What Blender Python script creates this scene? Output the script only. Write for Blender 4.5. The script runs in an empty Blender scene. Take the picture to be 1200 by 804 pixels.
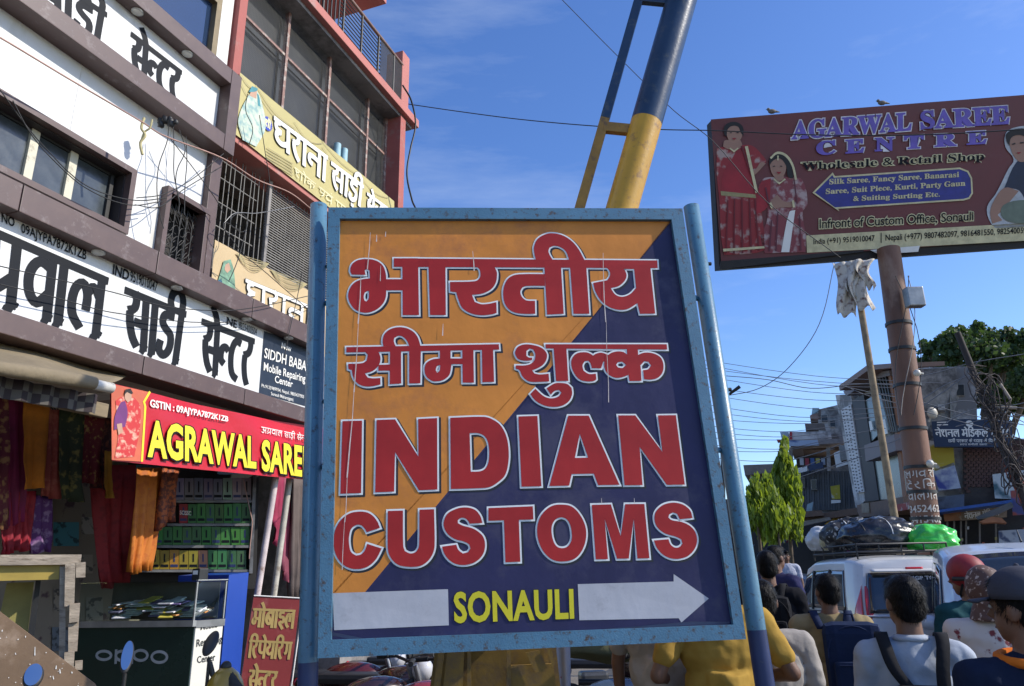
import bpy, bmesh, math, random
from mathutils import Vector, Matrix, noise
from mathutils.geometry import tessellate_polygon
random.seed(7)
SC = bpy.context.scene
COL = SC.collection
R_ = math.radians
# ------------------------------------------------------------------ camera, sky, sun, exposure
EYE = Vector((0, 0, 1.7))
PITCH, ROLL, FPX = R_(17.2), R_(1.0), 867.0
fw = Vector((0, math.cos(PITCH), math.sin(PITCH)))
r0 = Vector((1, 0, 0)); u0 = r0.cross(fw)
CR = r0 * math.cos(ROLL) - u0 * math.sin(ROLL)
CU = u0 * math.cos(ROLL) + r0 * math.sin(ROLL)
cam_d = bpy.data.cameras.new('camera'); cam = bpy.data.objects.new('camera', cam_d); COL.objects.link(cam)
cam_d.sensor_width = 36; cam_d.lens = 36 * FPX / 1200; cam_d.clip_start = .05; cam_d.clip_end = 3000
m = Matrix((CR, CU, -fw)).transposed().to_4x4(); m.translation = EYE; cam.matrix_world = m
SC.camera = cam

SUN_AZ, SUN_EL = R_(97), R_(36)
w = bpy.data.worlds.new('World'); SC.world = w; w.use_nodes = True
nt = w.node_tree; nt.nodes.clear()
out = nt.nodes.new('ShaderNodeOutputWorld'); bg = nt.nodes.new('ShaderNodeBackground'); sky = nt.nodes.new('ShaderNodeTexSky')
sky.sky_type = 'NISHITA'; sky.sun_disc = False; sky.sun_elevation = SUN_EL; sky.sun_rotation = SUN_AZ
sky.air_density = 1.0; sky.dust_density = .55; sky.ozone_density = 3.0; sky.altitude = 300
bg.inputs[1].default_value = .15
tc = nt.nodes.new('ShaderNodeTexCoord'); mp = nt.nodes.new('ShaderNodeMapping'); mp.inputs['Scale'].default_value = (1.2, 3.0, 7.0); mp.inputs['Rotation'].default_value = (0.2, .3, .5)
nz = nt.nodes.new('ShaderNodeTexNoise'); nz.inputs['Scale'].default_value = 1.6; nz.inputs['Detail'].default_value = 9; nz.inputs['Roughness'].default_value = .62
rp = nt.nodes.new('ShaderNodeValToRGB'); rp.color_ramp.elements[0].position = .52; rp.color_ramp.elements[1].position = .9
rp.color_ramp.elements[1].color = (.26, .26, .26, 1)
mx = nt.nodes.new('ShaderNodeMix'); mx.data_type = 'RGBA'; mx.inputs[7].default_value = (6.5, 7.2, 8.0, 1)
L = nt.links.new
L(tc.outputs['Generated'], mp.inputs[0]); L(mp.outputs[0], nz.inputs['Vector']); L(nz.outputs[0], rp.inputs[0])
L(rp.outputs[0], mx.inputs[0]); hs = nt.nodes.new('ShaderNodeHueSaturation'); hs.inputs['Saturation'].default_value = 1.2; hs.inputs['Hue'].default_value = .512; hs.inputs['Value'].default_value = 1.5; L(sky.outputs[0], hs.inputs['Color']); L(hs.outputs[0], mx.inputs[6]); L(mx.outputs[2], bg.inputs[0]); L(bg.outputs[0], out.inputs[0])
sd = bpy.data.lights.new('sun', 'SUN'); sd.energy = 4.6; sd.angle = R_(.5); sd.color = (1, .94, .84)
sun = bpy.data.objects.new('sun', sd); COL.objects.link(sun)
sdir = Vector((math.sin(SUN_AZ) * math.cos(SUN_EL), math.cos(SUN_AZ) * math.cos(SUN_EL), math.sin(SUN_EL)))
sun.rotation_euler = sdir.to_track_quat('Z', 'Y').to_euler(); sun.location = sdir * 60
SC.view_settings.view_transform = 'Standard'; SC.view_settings.look = 'None'; SC.view_settings.exposure = .05; SC.view_settings.gamma = 1
SC.cycles.max_bounces = 6; SC.cycles.transparent_max_bounces = 12

# ------------------------------------------------------------------ geometry helpers
def ray(x, y):
    return (CR * (x - 600) + CU * (402 - y) + fw * FPX).normalized()
class Plane:
    """A real plane of the place: origin, right and up axes, normal towards the viewer."""
    def __init__(s, O, U, V):
        s.O = Vector(O); s.U = Vector(U).normalized(); V = Vector(V); V -= s.U * V.dot(s.U); s.V = V.normalized(); s.N = s.U.cross(s.V)
    def at(s, x, y, off=0):
        d = ray(x, y); t = ((s.O + s.N * off) - EYE).dot(s.N) / d.dot(s.N); return EYE + d * t
    def uv(s, x, y):
        p = s.at(x, y) - s.O; return Vector((p.dot(s.U), p.dot(s.V)))
    def pt(s, u, v, off=0): return s.O + s.U * u + s.V * v + s.N * off
    def off(s, d): return Plane(s.O + s.N * d, s.U, s.V)
def vplane(dist, az, lean=0):
    """vertical plane whose horizontal normal line has azimuth az (deg) and lies dist metres off"""
    a = R_(az); n = Vector((math.sin(a), math.cos(a), 0))
    return Plane((n.x * dist, n.y * dist, 0), (n.y, -n.x, 0), (0, 0, 1))
WL = {}
def tagit(o, label=None, cat=None, group=None, kind=None):
    if label: o['label'] = label
    if cat: o['category'] = cat
    if group: o['group'] = group
    if kind: o['kind'] = kind
    return o
def empty(name, loc, label, cat, group=None):
    o = bpy.data.objects.new(name, None); COL.objects.link(o); o.empty_display_size = .1; o.location = loc; WL[o.name] = Vector(loc)
    return tagit(o, label, cat, group)
class MB:
    def __init__(s): s.v = []; s.f = []; s.mi = []; s.cur = 0; s.sm = []; s.smooth = False
    def add(s, vs, fs):
        b = len(s.v); s.v += [Vector(p) for p in vs]
        for f in fs: s.f.append([b + i for i in f]); s.mi.append(s.cur); s.sm.append(s.smooth)
        return s
    def prism(s, poly, vec):
        """poly: planar 3D points; extruded by vec"""
        n = len(poly); vec = Vector(vec)
        a = [Vector(p) for p in poly]; b = [p + vec for p in a]
        fs = [tuple(range(n)), tuple(range(2 * n - 1, n - 1, -1))]
        for i in range(n): j = (i + 1) % n; fs.append((i, i + n, j + n, j))
        nn = Vector((0, 0, 0))
        for i in range(n): nn += a[i].cross(a[(i + 1) % n])
        if nn.dot(vec) > 0: fs = [tuple(reversed(f)) for f in fs]
        return s.add(a + b, fs)
    def box(s, c, size, ax=None, bev=0):
        c = Vector(c); X, Y, Z = ax if ax else (Vector((1, 0, 0)), Vector((0, 1, 0)), Vector((0, 0, 1)))
        hx, hy, hz = [q / 2 for q in size]
        if bev <= 0:
            vs = [c + X * hx * i + Y * hy * j + Z * hz * k for i in (-1, 1) for j in (-1, 1) for k in (-1, 1)]
            return s.add(vs, [(0, 1, 3, 2), (4, 6, 7, 5), (0, 4, 5, 1), (2, 3, 7, 6), (0, 2, 6, 4), (1, 5, 7, 3)])
        bm = bmesh.new(); bmesh.ops.create_cube(bm, size=1)
        for v in bm.verts: v.co = Vector((v.co.x * size[0], v.co.y * size[1], v.co.z * size[2]))
        bmesh.ops.bevel(bm, geom=bm.edges[:], offset=min(bev, .45 * min(size)), segments=2, affect='EDGES', profile=.6)
        vs = [c + X * v.co.x + Y * v.co.y + Z * v.co.z for v in bm.verts]; bm.verts.index_update()
        fs = [[v.index for v in f.verts] for f in bm.faces]; bm.free()
        return s.add(vs, fs)
    def tube(s, pts, r, seg=10, cap=True, flat=1.0):
        pts = [Vector(p) for p in pts]; n = len(pts); rr = r if isinstance(r, (list, tuple)) else [r] * n
        vs = []; up = None
        for i, p in enumerate(pts):
            d = (pts[min(i + 1, n - 1)] - pts[max(i - 1, 0)]).normalized()
            if up is None: up = Vector((0, 0, 1)) if abs(d.z) < .95 else Vector((1, 0, 0))
            x = d.cross(up).normalized(); y = x.cross(d).normalized(); up = y
            for k in range(seg):
                a = 2 * math.pi * k / seg; vs.append(p + x * math.cos(a) * rr[i] + y * math.sin(a) * rr[i] * flat)
        fs = []
        for i in range(n - 1):
            for k in range(seg):
                a, b = i * seg + k, i * seg + (k + 1) % seg; fs.append((a, a + seg, b + seg, b))
        o = s.smooth; s.smooth = True; s.add(vs, fs); s.smooth = o
        if cap:
            s.add(vs[:seg], [tuple(range(seg))]); s.add(vs[-seg:], [tuple(range(seg - 1, -1, -1))])
        return s
    def ball(s, c, rad, seg=12, rings=8, ax=None, wob=0, sc=4):
        c = Vector(c); rad = rad if isinstance(rad, (list, tuple)) else (rad,) * 3
        X, Y, Z = ax if ax else (Vector((1, 0, 0)), Vector((0, 1, 0)), Vector((0, 0, 1)))
        vs = []
        for i in range(rings + 1):
            th = math.pi * i / rings
            for k in range(seg):
                a = 2 * math.pi * k / seg; q = Vector((math.sin(th) * math.cos(a), math.sin(th) * math.sin(a), math.cos(th)))
                f = 1 + (wob * noise.noise(q * sc + c * 3) if wob else 0)
                vs.append(c + (X * q.x * rad[0] + Y * q.y * rad[1] + Z * q.z * rad[2]) * f)
        fs = []
        for i in range(rings):
            for k in range(seg): a, b = i * seg + k, i * seg + (k + 1) % seg; fs.append((a, a + seg, b + seg, b))
        o = s.smooth; s.smooth = True; s.add(vs, fs); s.smooth = o; return s
    def grid(s, fn, nu, nv, smooth=True):
        vs = [fn(i / nu, j / nv) for j in range(nv + 1) for i in range(nu + 1)]
        fs = [(j * (nu + 1) + i, j * (nu + 1) + i + 1, (j + 1) * (nu + 1) + i + 1, (j + 1) * (nu + 1) + i) for j in range(nv) for i in range(nu)]
        o = s.smooth; s.smooth = smooth; s.add(vs, fs); s.smooth = o; return s
    def build(s, name, mats, parent=None, base=None, solid=0):
        me = bpy.data.meshes.new(name)
        vs = s.v
        lo = Vector([min(p[i] for p in vs) for i in range(3)]); hi = Vector([max(p[i] for p in vs) for i in range(3)])
        o0 = Vector(base) if base is not None else Vector(((lo.x + hi.x) / 2, (lo.y + hi.y) / 2, lo.z if parent is None else (lo.z + hi.z) / 2))
        me.from_pydata([p - o0 for p in vs], [], s.f)
        mats = mats if isinstance(mats, (list, tuple)) else [mats]
        for q in mats: me.materials.append(q)
        if len(mats) > 1: me.polygons.foreach_set('material_index', s.mi)
        me.polygons.foreach_set('use_smooth', s.sm)
        me.update()
        o = bpy.data.objects.new(name, me); COL.objects.link(o); WL[o.name] = o0
        if parent is not None: o.parent = parent; o.location = o0 - WL[parent.name]
        else: o.location = o0
        if solid:
            md = o.modifiers.new('thickness', 'SOLIDIFY'); md.thickness = solid; md.offset = 0
        return o
def copy_tree(o, parent=None, loc=None, rz=None):
    c = o.copy(); COL.objects.link(c)
    if parent is not None: c.parent = parent
    if loc is not None: c.location = loc; WL[c.name] = Vector(loc)
    if rz is not None: c.rotation_euler = (0, 0, rz)
    for ch in [k for k in o.children]: copy_tree(ch, c)
    return c
def lerp(a, b, t): return a + (b - a) * t
def smooth_path(pts, closed=False, k=5, corner=48, nocorner=False):
    """Catmull-Rom through the points, sharp turns kept sharp"""
    P = [Vector(p) for p in pts]; n = len(P); sharp = [False] * n
    for i in range(n):
        if not closed and i in (0, n - 1): sharp[i] = True; continue
        a = P[i] - P[i - 1]; b = P[(i + 1) % n] - P[i]
        if a.length < 1e-9 or b.length < 1e-9: sharp[i] = True; continue
        if not nocorner and math.degrees(a.angle(b)) > corner: sharp[i] = True
    res = []
    for i in range(n if closed else n - 1):
        a, b = P[i], P[(i + 1) % n]
        if sharp[i] and sharp[(i + 1) % n]: res.append(a); continue
        L_ = (b - a).length
        def tan(j):
            t = (P[(j + 1) % n] - P[j - 1]); return t.normalized() * L_ if t.length > 1e-9 else b - a
        ta = (b - a) if sharp[i] else tan(i); tb = (b - a) if sharp[(i + 1) % n] else tan((i + 1) % n)
        for q in range(k):
            t = q / k; h1 = 2*t**3 - 3*t*t + 1; h2 = t**3 - 2*t*t + t; h3 = -2*t**3 + 3*t*t; h4 = t**3 - t*t
            res.append(a * h1 + ta * h2 + b * h3 + tb * h4)
    if not closed: res.append(P[-1])
    return res
class Flat:
    """flat print on a plane, in plane coordinates; every layer sits a little proud of the one below"""
    def __init__(s, pl, off=.002): s.step = .00006; s.pl = pl; s.marks = []; s.mb = MB(); s.o = off; s.n = 0
    def lift(s): s.n += 1; return s.o + (s.n % 40) * s.step
    def tri(s, vs2, fs, off=None):
        z = s.lift() if off is None else off
        s.mb.add([s.pl.pt(p[0], p[1], z) for p in vs2], fs); return s
    def poly(s, loops, off=None):
        flat = [p for l in loops for p in l]
        tr = tessellate_polygon([[Vector((p[0], p[1], 0)) for p in l] for l in loops])
        fs = []
        for t in tr:
            a, b, c = [flat[i] for i in t]; cr = (b[0]-a[0])*(c[1]-a[1]) - (b[1]-a[1])*(c[0]-a[0])
            fs.append(t if cr > 0 else (t[0], t[2], t[1]))
        return s.tri(flat, fs, off)
    def mark(s): s.marks.append((len(s.mb.v), len(s.mb.f)))
    def px(s, loops, off=None): s.mark(); return s.poly([[s.pl.uv(p[0], p[1]) for p in l] for l in loops], off)
    def stroke(s, pts, wd, closed=False, off=None, cap=0):
        """ribbon of width wd along pts with mitred joints"""
        P = [Vector((p[0], p[1])) for p in pts]; q = [P[0]]
        for p in P[1:]:
            if (p - q[-1]).length > 1e-6: q.append(p)
        P = q; n = len(P)
        if closed and (P[0] - P[-1]).length < 1e-6: P.pop(); n -= 1
        if n < 2: return s
        if not closed and cap: P[0] = P[0] + (P[0] - P[1]).normalized() * cap; P[-1] = P[-1] + (P[-1] - P[-2]).normalized() * cap
        vs = []
        for i in range(n):
            a = P[i] - P[i - 1] if (closed or i > 0) else P[1] - P[0]
            b = P[(i + 1) % n] - P[i] if (closed or i < n - 1) else P[-1] - P[-2]
            a.normalize(); b.normalize(); na = Vector((-a.y, a.x)); nb = Vector((-b.y, b.x)); m_ = na + nb
            if m_.length < .15: m_ = na
            m_.normalize(); k = 1 / max(.45, m_.dot(na)); ww = wd if not isinstance(wd, (list, tuple)) else lerp(wd[0], wd[1], i / (n - 1))
            vs += [P[i] + m_ * ww / 2 * k, P[i] - m_ * ww / 2 * k]
        fs = []
        for i in range(n if closed else n - 1):
            j = (i + 1) % n; fs.append((2 * i + 1, 2 * j + 1, 2 * j, 2 * i))
        return s.tri(vs, fs, off)
    def build(s, name, mat, parent=None):
        mk = [q for q in s.marks if q[1] < len(s.mb.f)]
        if len(mk) < 2 or len(mk) > 60 or mk[0][1] > 0: return s.mb.build(name, mat, parent)
        mk.append((len(s.mb.v), len(s.mb.f))); o = None
        for a, b in zip(mk, mk[1:]):
            if b[1] <= a[1]: continue
            m_ = MB(); m_.v = s.mb.v[a[0]:b[0]]; m_.f = [[i - a[0] for i in f] for f in s.mb.f[a[1]:b[1]]]; m_.mi = [0] * len(m_.f); m_.sm = [False] * len(m_.f)
            o = m_.build(name, mat, parent)
        return o
_tc = {}
def text2d(body, bold=0.0, spacing=1.0):
    key = (body, bold, spacing)
    if key not in _tc:
        cu = bpy.data.curves.new('t', 'FONT'); cu.body = body; cu.offset = bold; cu.space_character = spacing; cu.resolution_u = 3
        o = bpy.data.objects.new('t', cu); COL.objects.link(o)
        me = bpy.data.meshes.new_from_object(o, depsgraph=bpy.context.evaluated_depsgraph_get())
        vs = [v.co.xy.copy() for v in me.vertices]; fs = []
        for p in me.polygons:
            ids = list(p.vertices); ar = 0
            for i in range(len(ids)): a, b = vs[ids[i]], vs[ids[(i + 1) % len(ids)]]; ar += a.x * b.y - a.y * b.x
            fs.append(ids if ar > 0 else ids[::-1])
        _tc[key] = (vs, fs)
        bpy.data.objects.remove(o); bpy.data.curves.remove(cu); bpy.data.meshes.remove(me)
    return _tc[key]
def text(fl, body, quad, bold=.02, spacing=1.0, uvquad=False, ref=None):
    """letters fitted between the four photographed corners TL TR BR BL (cap height to baseline) on the plane"""
    vs, fs = text2d(body, bold, spacing)
    if not vs: return
    fl.mark()
    rvs = text2d(ref or body, 0 if ref is None else 0, spacing)[0]
    rv = text2d(body, 0.0, spacing)[0]
    x0 = min(p.x for p in rv); x1 = max(p.x for p in rv)
    if any(ch.isupper() or ch.isdigit() for ch in body): y0, y1 = 0.0, .73
    else: y0, y1 = min(p.y for p in rv), max(p.y for p in rv)
    q = quad if uvquad else [fl.pl.uv(*p) for p in quad]
    TL, TR, BR, BL = [Vector(p) for p in q]
    res = []
    for p in vs:
        s_ = (p.x - x0) / (x1 - x0); t = (p.y - y0) / (y1 - y0)
        res.append(lerp(lerp(BL, BR, s_), lerp(TL, TR, s_), t))
    fl.tri(res, fs)
# ------------------------------------------------------------------ a stroke alphabet for the painted Devanagari
DG = {
 'sa': (.80, [[(.30,1),(.36,.86),(.30,.70),(.10,.62)], [(.16,.62),(.17,.40),(.26,.18),(.42,.03)], [(.30,.46),(.66,.46)], [(.66,1),(.66,0)]]),
 'ra': (.52, [[(.26,1),(.36,.84),(.30,.68),(.08,.60)], [(.14,.60),(.16,.40),(.26,.18),(.42,.02)]]),
 'ta_': (.62, [[(.36,1),(.36,.86)], [(.52,.80),(.28,.82),(.12,.62),(.12,.34),(.24,.14),(.50,.06)]]),
 'dda': (.60, [[(.34,1),(.34,.86)], [(.52,.82),(.20,.80),(.14,.66),(.26,.56),(.46,.46),(.46,.22),(.28,.08),(.10,.14),(.12,.32)]]),
 'ddda': (.60, [[(.34,1),(.34,.86)], [(.52,.82),(.20,.80),(.14,.66),(.26,.56),(.46,.46),(.46,.22),(.28,.08),(.10,.14),(.12,.32)], [(.30,-.08),(.30,-.22)]]),
 'aa': (.32, [[(.16,1),(.16,0)]]),
 'ii': (.32, [[(.16,1.0),(.16,0)], [(.16,1.0),(.14,1.20),(-.02,1.33),(-.20,1.26),(-.26,1.10),(-.22,1.0)]]),
 'i': (.30, [[(.16,1),(.16,0)], [(.16,1),(.20,1.22),(.40,1.33),(.62,1.24),(.68,1)]]),
 'e': (0, [[(-.14,1),(-.22,1.16),(-.38,1.34)]]),
 'o': (.32, [[(.16,1),(.16,0)], [(.16,1),(.08,1.16),(-.08,1.34)]]),
 'na': (.76, [[(.28,.30),(.12,.36),(.12,.56),(.28,.60),(.62,.56)], [(.62,1),(.62,0)]]),
 'nh': (.46, [[(.26,.28),(.10,.36),(.12,.56),(.28,.62),(.42,.56)]]),
 'va': (.78, [[(.62,.78),(.34,.82),(.14,.62),(.16,.34),(.36,.22),(.62,.40)], [(.64,1),(.64,0)]]),
 'ba': (.78, [[(.62,.78),(.34,.82),(.14,.62),(.16,.34),(.36,.22),(.62,.40)], [(.20,.70),(.52,.34)], [(.64,1),(.64,0)]]),
 'la': (.84, [[(.34,.06),(.14,.26),(.14,.60),(.30,.76),(.42,.62),(.42,.36)], [(.42,.64),(.54,.76),(.70,.62)], [(.70,1),(.70,0)]]),
 'ga': (.76, [[(.28,1),(.28,.40),(.12,.32)], [(.60,1),(.60,0)]]),
 'gra': (.80, [[(.24,1),(.24,.50),(.10,.40)], [(.60,.44),(.34,.22),(.06,.06)], [(.62,1),(.62,0)]]),
 'a': (.92, [[(.10,.84),(.28,.92),(.42,.80),(.38,.62),(.26,.56)], [(.30,.54),(.46,.42),(.42,.16),(.22,.06),(.08,.22)], [(.42,.52),(.74,.52)], [(.76,1),(.76,0)]]),
 'gha': (.80, [[(.28,.92),(.12,.86),(.12,.64),(.34,.58)], [(.30,.58),(.12,.46),(.14,.26),(.34,.18),(.64,.32)], [(.66,1),(.66,0)]]),
 'ma': (.76, [[(.22,1),(.22,.42)], [(.24,.44),(.10,.42),(.08,.26),(.20,.22),(.26,.34),(.24,.46),(.60,.46)], [(.62,1),(.62,0)]]),
 'pa': (.76, [[(.18,1),(.18,.46),(.34,.32),(.60,.36)], [(.62,1),(.62,0)]]),
 'ya': (.76, [[(.14,.92),(.30,.84),(.26,.66),(.12,.58),(.18,.34),(.38,.26),(.60,.40)], [(.62,1),(.62,0)]]),
 'sha': (.84, [[(.26,.72),(.12,.74),(.12,.92),(.30,.96),(.40,.80),(.30,.62),(.12,.56)], [(.16,.56),(.24,.26),(.44,.06)], [(.68,1),(.68,0)]]),
 'ka': (.86, [[(.38,.66),(.14,.66),(.12,.40),(.36,.42)], [(.40,1),(.40,0)], [(.42,.66),(.66,.68),(.72,.46),(.60,.28)]]),
 'I': (.60, [[(.34,1),(.34,.88)], [(.52,.84),(.18,.82),(.16,.62),(.44,.58),(.48,.36),(.18,.30),(.30,.14),(.48,-.04)]]),
 'ta': (.72, [[(.58,.66),(.26,.66),(.12,.44),(.28,.12)], [(.60,1),(.60,0)]]),
 'bha': (.80, [[(.10,.92),(.26,.90),(.26,.42)], [(.28,.44),(.12,.42),(.10,.24),(.24,.22),(.30,.42),(.62,.46)], [(.66,1),(.66,0)]]),
 'dot': (0, [[(-.20,1.20),(-.20,1.30)]]),
 'ri': (0, [[(-.12,1),(-.06,1.16),(-.18,1.34),(-.30,1.28)]]),
 'nd': (.62, [[(.24,.52),(.10,.54),(.12,.72),(.26,.74),(.42,.68)], [(.40,.80),(.40,.62),(.24,.60),(.14,.42),(.16,.22),(.42,.10)]]),
 'E': (.66, [[(.16,1),(.16,.64),(.30,.50),(.50,.62)], [(.52,1),(.52,.50),(.30,.08)]]),
 'pha': (.98, [[(.18,1),(.18,.46),(.34,.32),(.56,.36)], [(.58,1),(.58,0)], [(.60,.62),(.80,.64),(.86,.42),(.74,.26)]]),
 'u': (0, [[(-.14,0),(-.04,-.12),(-.16,-.26),(-.36,-.20)]]),
 'da': (.60, [[(.32,1),(.32,.82)], [(.52,.74),(.18,.72),(.12,.46),(.36,.38),(.44,.10)]]),
 '_': (.34, None),
}
def deva_layout(word):
    x = 0; st = []; runs = [[0, 0]]
    for g in word.split():
        adv, ss = DG[g]
        if ss is None:
            runs[-1][1] = x; x += adv; runs.append([x, x]); continue
        for s_ in ss: st.append([(x + a, b) for a, b in s_])
        x += adv
    runs[-1][1] = x
    for a, b in runs: st.append([(a - .02, .955), (b, .955)])
    return x, st
def deva(fl, word, quad, wd=.15, grow=0, uvquad=False, thin=1.0, slab=False):
    """quad: headline left, headline right, foot right, foot left"""
    W_, st = deva_layout(word); fl.mark()
    q = quad if uvquad else [fl.pl.uv(*p) for p in quad]
    TL, TR, BR, BL = [Vector(p) for p in q]; H_ = ((TL - BL).length + (TR - BR).length) / 2
    for s_ in st:
        head = len(s_) == 2 and abs(s_[0][1] - s_[1][1]) < .001 and s_[0][1] > .9
        P = smooth_path([(a, b, 0) for a, b in s_], k=4, nocorner=True) if len(s_) > 2 else [Vector((a, b, 0)) for a, b in s_]
        Q = [lerp(lerp(BL, BR, p.x / W_), lerp(TL, TR, p.x / W_), p.y) for p in P]
        fl.stroke(Q, H_ * (wd * (.85 if head else 1) * thin) + grow * 2, cap=grow)
        if slab and len(s_) == 2 and abs(s_[0][0] - s_[1][0]) < .001 and s_[1][1] == 0:
            x0 = s_[1][0]; A_ = [lerp(lerp(BL, BR, (x0 + k) / W_), lerp(TL, TR, (x0 + k) / W_), yy) for k, yy in ((-.13, .005), (.03, -.035))]; fl.stroke(A_, H_ * .07)
            A_ = [lerp(lerp(BL, BR, (x0 + k) / W_), lerp(TL, TR, (x0 + k) / W_), yy) for k, yy in ((0, .10), (.13, .075))]; fl.stroke(A_, H_ * .07)
# ------------------------------------------------------------------ materials
def M(name, col, rough=.6, metal=0, var=.25, scale=6, bump=0, bscale=40, dirt=None, dscale=2.5, damt=.5, spec=.5, stretch=None, coat=0, alpha=1, trans=0, wave=None):
    mt = bpy.data.materials.new(name); mt.use_nodes = True; n = mt.node_tree; b = n.nodes['Principled BSDF']
    b.inputs['Roughness'].default_value = rough; b.inputs['Metallic'].default_value = metal
    b.inputs['Specular IOR Level'].default_value = spec
    if coat: b.inputs['Coat Weight'].default_value = coat
    if trans: b.inputs['Transmission Weight'].default_value = trans
    if alpha < 1: b.inputs['Alpha'].default_value = alpha
    co = n.nodes.new('ShaderNodeTexCoord'); mpp = n.nodes.new('ShaderNodeMapping'); n.links.new(co.outputs['Object'], mpp.inputs[0])
    if stretch: mpp.inputs['Scale'].default_value = stretch
    a = n.nodes.new('ShaderNodeTexNoise'); a.inputs['Scale'].default_value = scale; a.inputs['Detail'].default_value = 6; a.inputs['Roughness'].default_value = .6
    n.links.new(mpp.outputs[0], a.inputs['Vector'])
    r = n.nodes.new('ShaderNodeValToRGB'); r.color_ramp.elements[0].position = .3; r.color_ramp.elements[1].position = .7
    c = Vector(col[:3]); r.color_ramp.elements[0].color = (*(c * (1 - var)), 1); r.color_ramp.elements[1].color = (*[min(1, q * (1 + var * .6)) for q in c], 1)
    n.links.new(a.outputs[0], r.inputs[0]); last = r.outputs[0]
    if dirt:
        d = n.nodes.new('ShaderNodeTexNoise'); d.inputs['Scale'].default_value = dscale; d.inputs['Detail'].default_value = 10; d.inputs['Roughness'].default_value = .7
        mp2 = n.nodes.new('ShaderNodeMapping'); n.links.new(co.outputs['Object'], mp2.inputs[0]); mp2.inputs['Location'].default_value = (3.1, 7.7, 1.3)
        mp2.inputs['Scale'].default_value = stretch if stretch else (1, 1, 1)
        n.links.new(mp2.outputs[0], d.inputs['Vector'])
        r2 = n.nodes.new('ShaderNodeValToRGB'); e = .62 - .25 * damt; r2.color_ramp.elements[0].position = e; r2.color_ramp.elements[1].position = e + .12
        n.links.new(d.outputs[0], r2.inputs[0]); x = n.nodes.new('ShaderNodeMix'); x.data_type = 'RGBA'
        n.links.new(r2.outputs[0], x.inputs[0]); n.links.new(last, x.inputs[6]); x.inputs[7].default_value = (*dirt, 1); last = x.outputs[2]
    n.links.new(last, b.inputs['Base Color'])
    if rough > .15:
        rr = n.nodes.new('ShaderNodeMapRange'); rr.inputs['To Min'].default_value = max(0, rough - .1); rr.inputs['To Max'].default_value = min(1, rough + .12)
        n.links.new(a.outputs[0], rr.inputs[0]); n.links.new(rr.outputs[0], b.inputs['Roughness'])
    if bump:
        bn = n.nodes.new('ShaderNodeTexNoise'); bn.inputs['Scale'].default_value = bscale; bn.inputs['Detail'].default_value = 5
        n.links.new(mpp.outputs[0], bn.inputs['Vector']); bp = n.nodes.new('ShaderNodeBump'); bp.inputs['Strength'].default_value = 1; bp.inputs['Distance'].default_value = bump
        n.links.new(bn.outputs[0], bp.inputs['Height']); n.links.new(bp.outputs[0], b.inputs['Normal'])
    if wave:
        wv = n.nodes.new('ShaderNodeTexWave'); wv.inputs['Scale'].default_value = wave[0]; wv.inputs['Distortion'].default_value = wave[1]; wv.inputs['Detail'].default_value = 2
        n.links.new(mpp.outputs[0], wv.inputs['Vector']); x = n.nodes.new('ShaderNodeMix'); x.data_type = 'RGBA'
        rv = n.nodes.new('ShaderNodeValToRGB'); rv.color_ramp.elements[0].position = .72; rv.color_ramp.elements[1].position = .8; n.links.new(wv.outputs[1], rv.inputs[0])
        n.links.new(rv.outputs[0], x.inputs[0]); n.links.new(last, x.inputs[6]); x.inputs[7].default_value = (*wave[2], 1); n.links.new(x.outputs[2], b.inputs['Base Color'])
    return mt
def pattern(name, base, spots, scale=20, th=.5, rough=.8, kind='VORONOI', soft=.05, bump=0):
    mt = bpy.data.materials.new(name); mt.use_nodes = True; n = mt.node_tree; b = n.nodes['Principled BSDF']; b.inputs['Roughness'].default_value = rough
    co = n.nodes.new('ShaderNodeTexCoord')
    if kind == 'VORONOI': t = n.nodes.new('ShaderNodeTexVoronoi'); t.inputs['Scale'].default_value = scale
    else: t = n.nodes.new('ShaderNodeTexNoise'); t.inputs['Scale'].default_value = scale; t.inputs['Detail'].default_value = 4
    n.links.new(co.outputs['Object'], t.inputs['Vector']); r = n.nodes.new('ShaderNodeValToRGB'); r.color_ramp.interpolation = 'LINEAR'
    r.color_ramp.elements[0].position = max(0, th - soft); r.color_ramp.elements[1].position = th + soft
    r.color_ramp.elements[0].color = (*spots, 1); r.color_ramp.elements[1].color = (*base, 1)
    n.links.new(t.outputs[0], r.inputs[0]); n.links.new(r.outputs[0], b.inputs['Base Color'])
    return mt
# ------------------------------------------------------------------ palette
m_asph = M('asphalt', (.07,.066,.06), .9, var=.3, scale=3, bump=.004, bscale=90, dirt=(.16,.14,.11), dscale=.5, damt=.6)
m_earth = M('dusty_ground', (.19,.16,.12), .95, var=.25, scale=1.2, bump=.01, bscale=30)
m_white = M('white_cladding', (.71,.71,.69), .42, var=.03, scale=1.5, dirt=(.60,.59,.54), dscale=1.3, damt=.36, bump=.003, bscale=2.2, stretch=(2.2,2.2,.5))
m_brown = M('brown_cladding', (.105,.066,.060), .45, var=.12, scale=9, dirt=(.2,.16,.15), dscale=5, damt=.2)
m_black = M('black_letter', (.008,.010,.014), .6, var=.2, spec=.2)
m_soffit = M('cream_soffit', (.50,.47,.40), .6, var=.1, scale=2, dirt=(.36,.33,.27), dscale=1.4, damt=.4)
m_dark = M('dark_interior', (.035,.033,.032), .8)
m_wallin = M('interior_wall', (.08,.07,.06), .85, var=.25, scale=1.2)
m_sky_gl = M('blue_reflecting_glass', (.02,.04,.09), .03, spec=1.0, var=.05, coat=1)
m_glassd = M('patterned_glass', (.06,.072,.078), .2, var=.3, scale=7, bump=.0012, bscale=22, spec=.8)
m_cream = M('cream_mullion', (.62,.58,.44), .5, var=.1, dirt=(.3,.27,.2), dscale=12, damt=.3)
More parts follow.
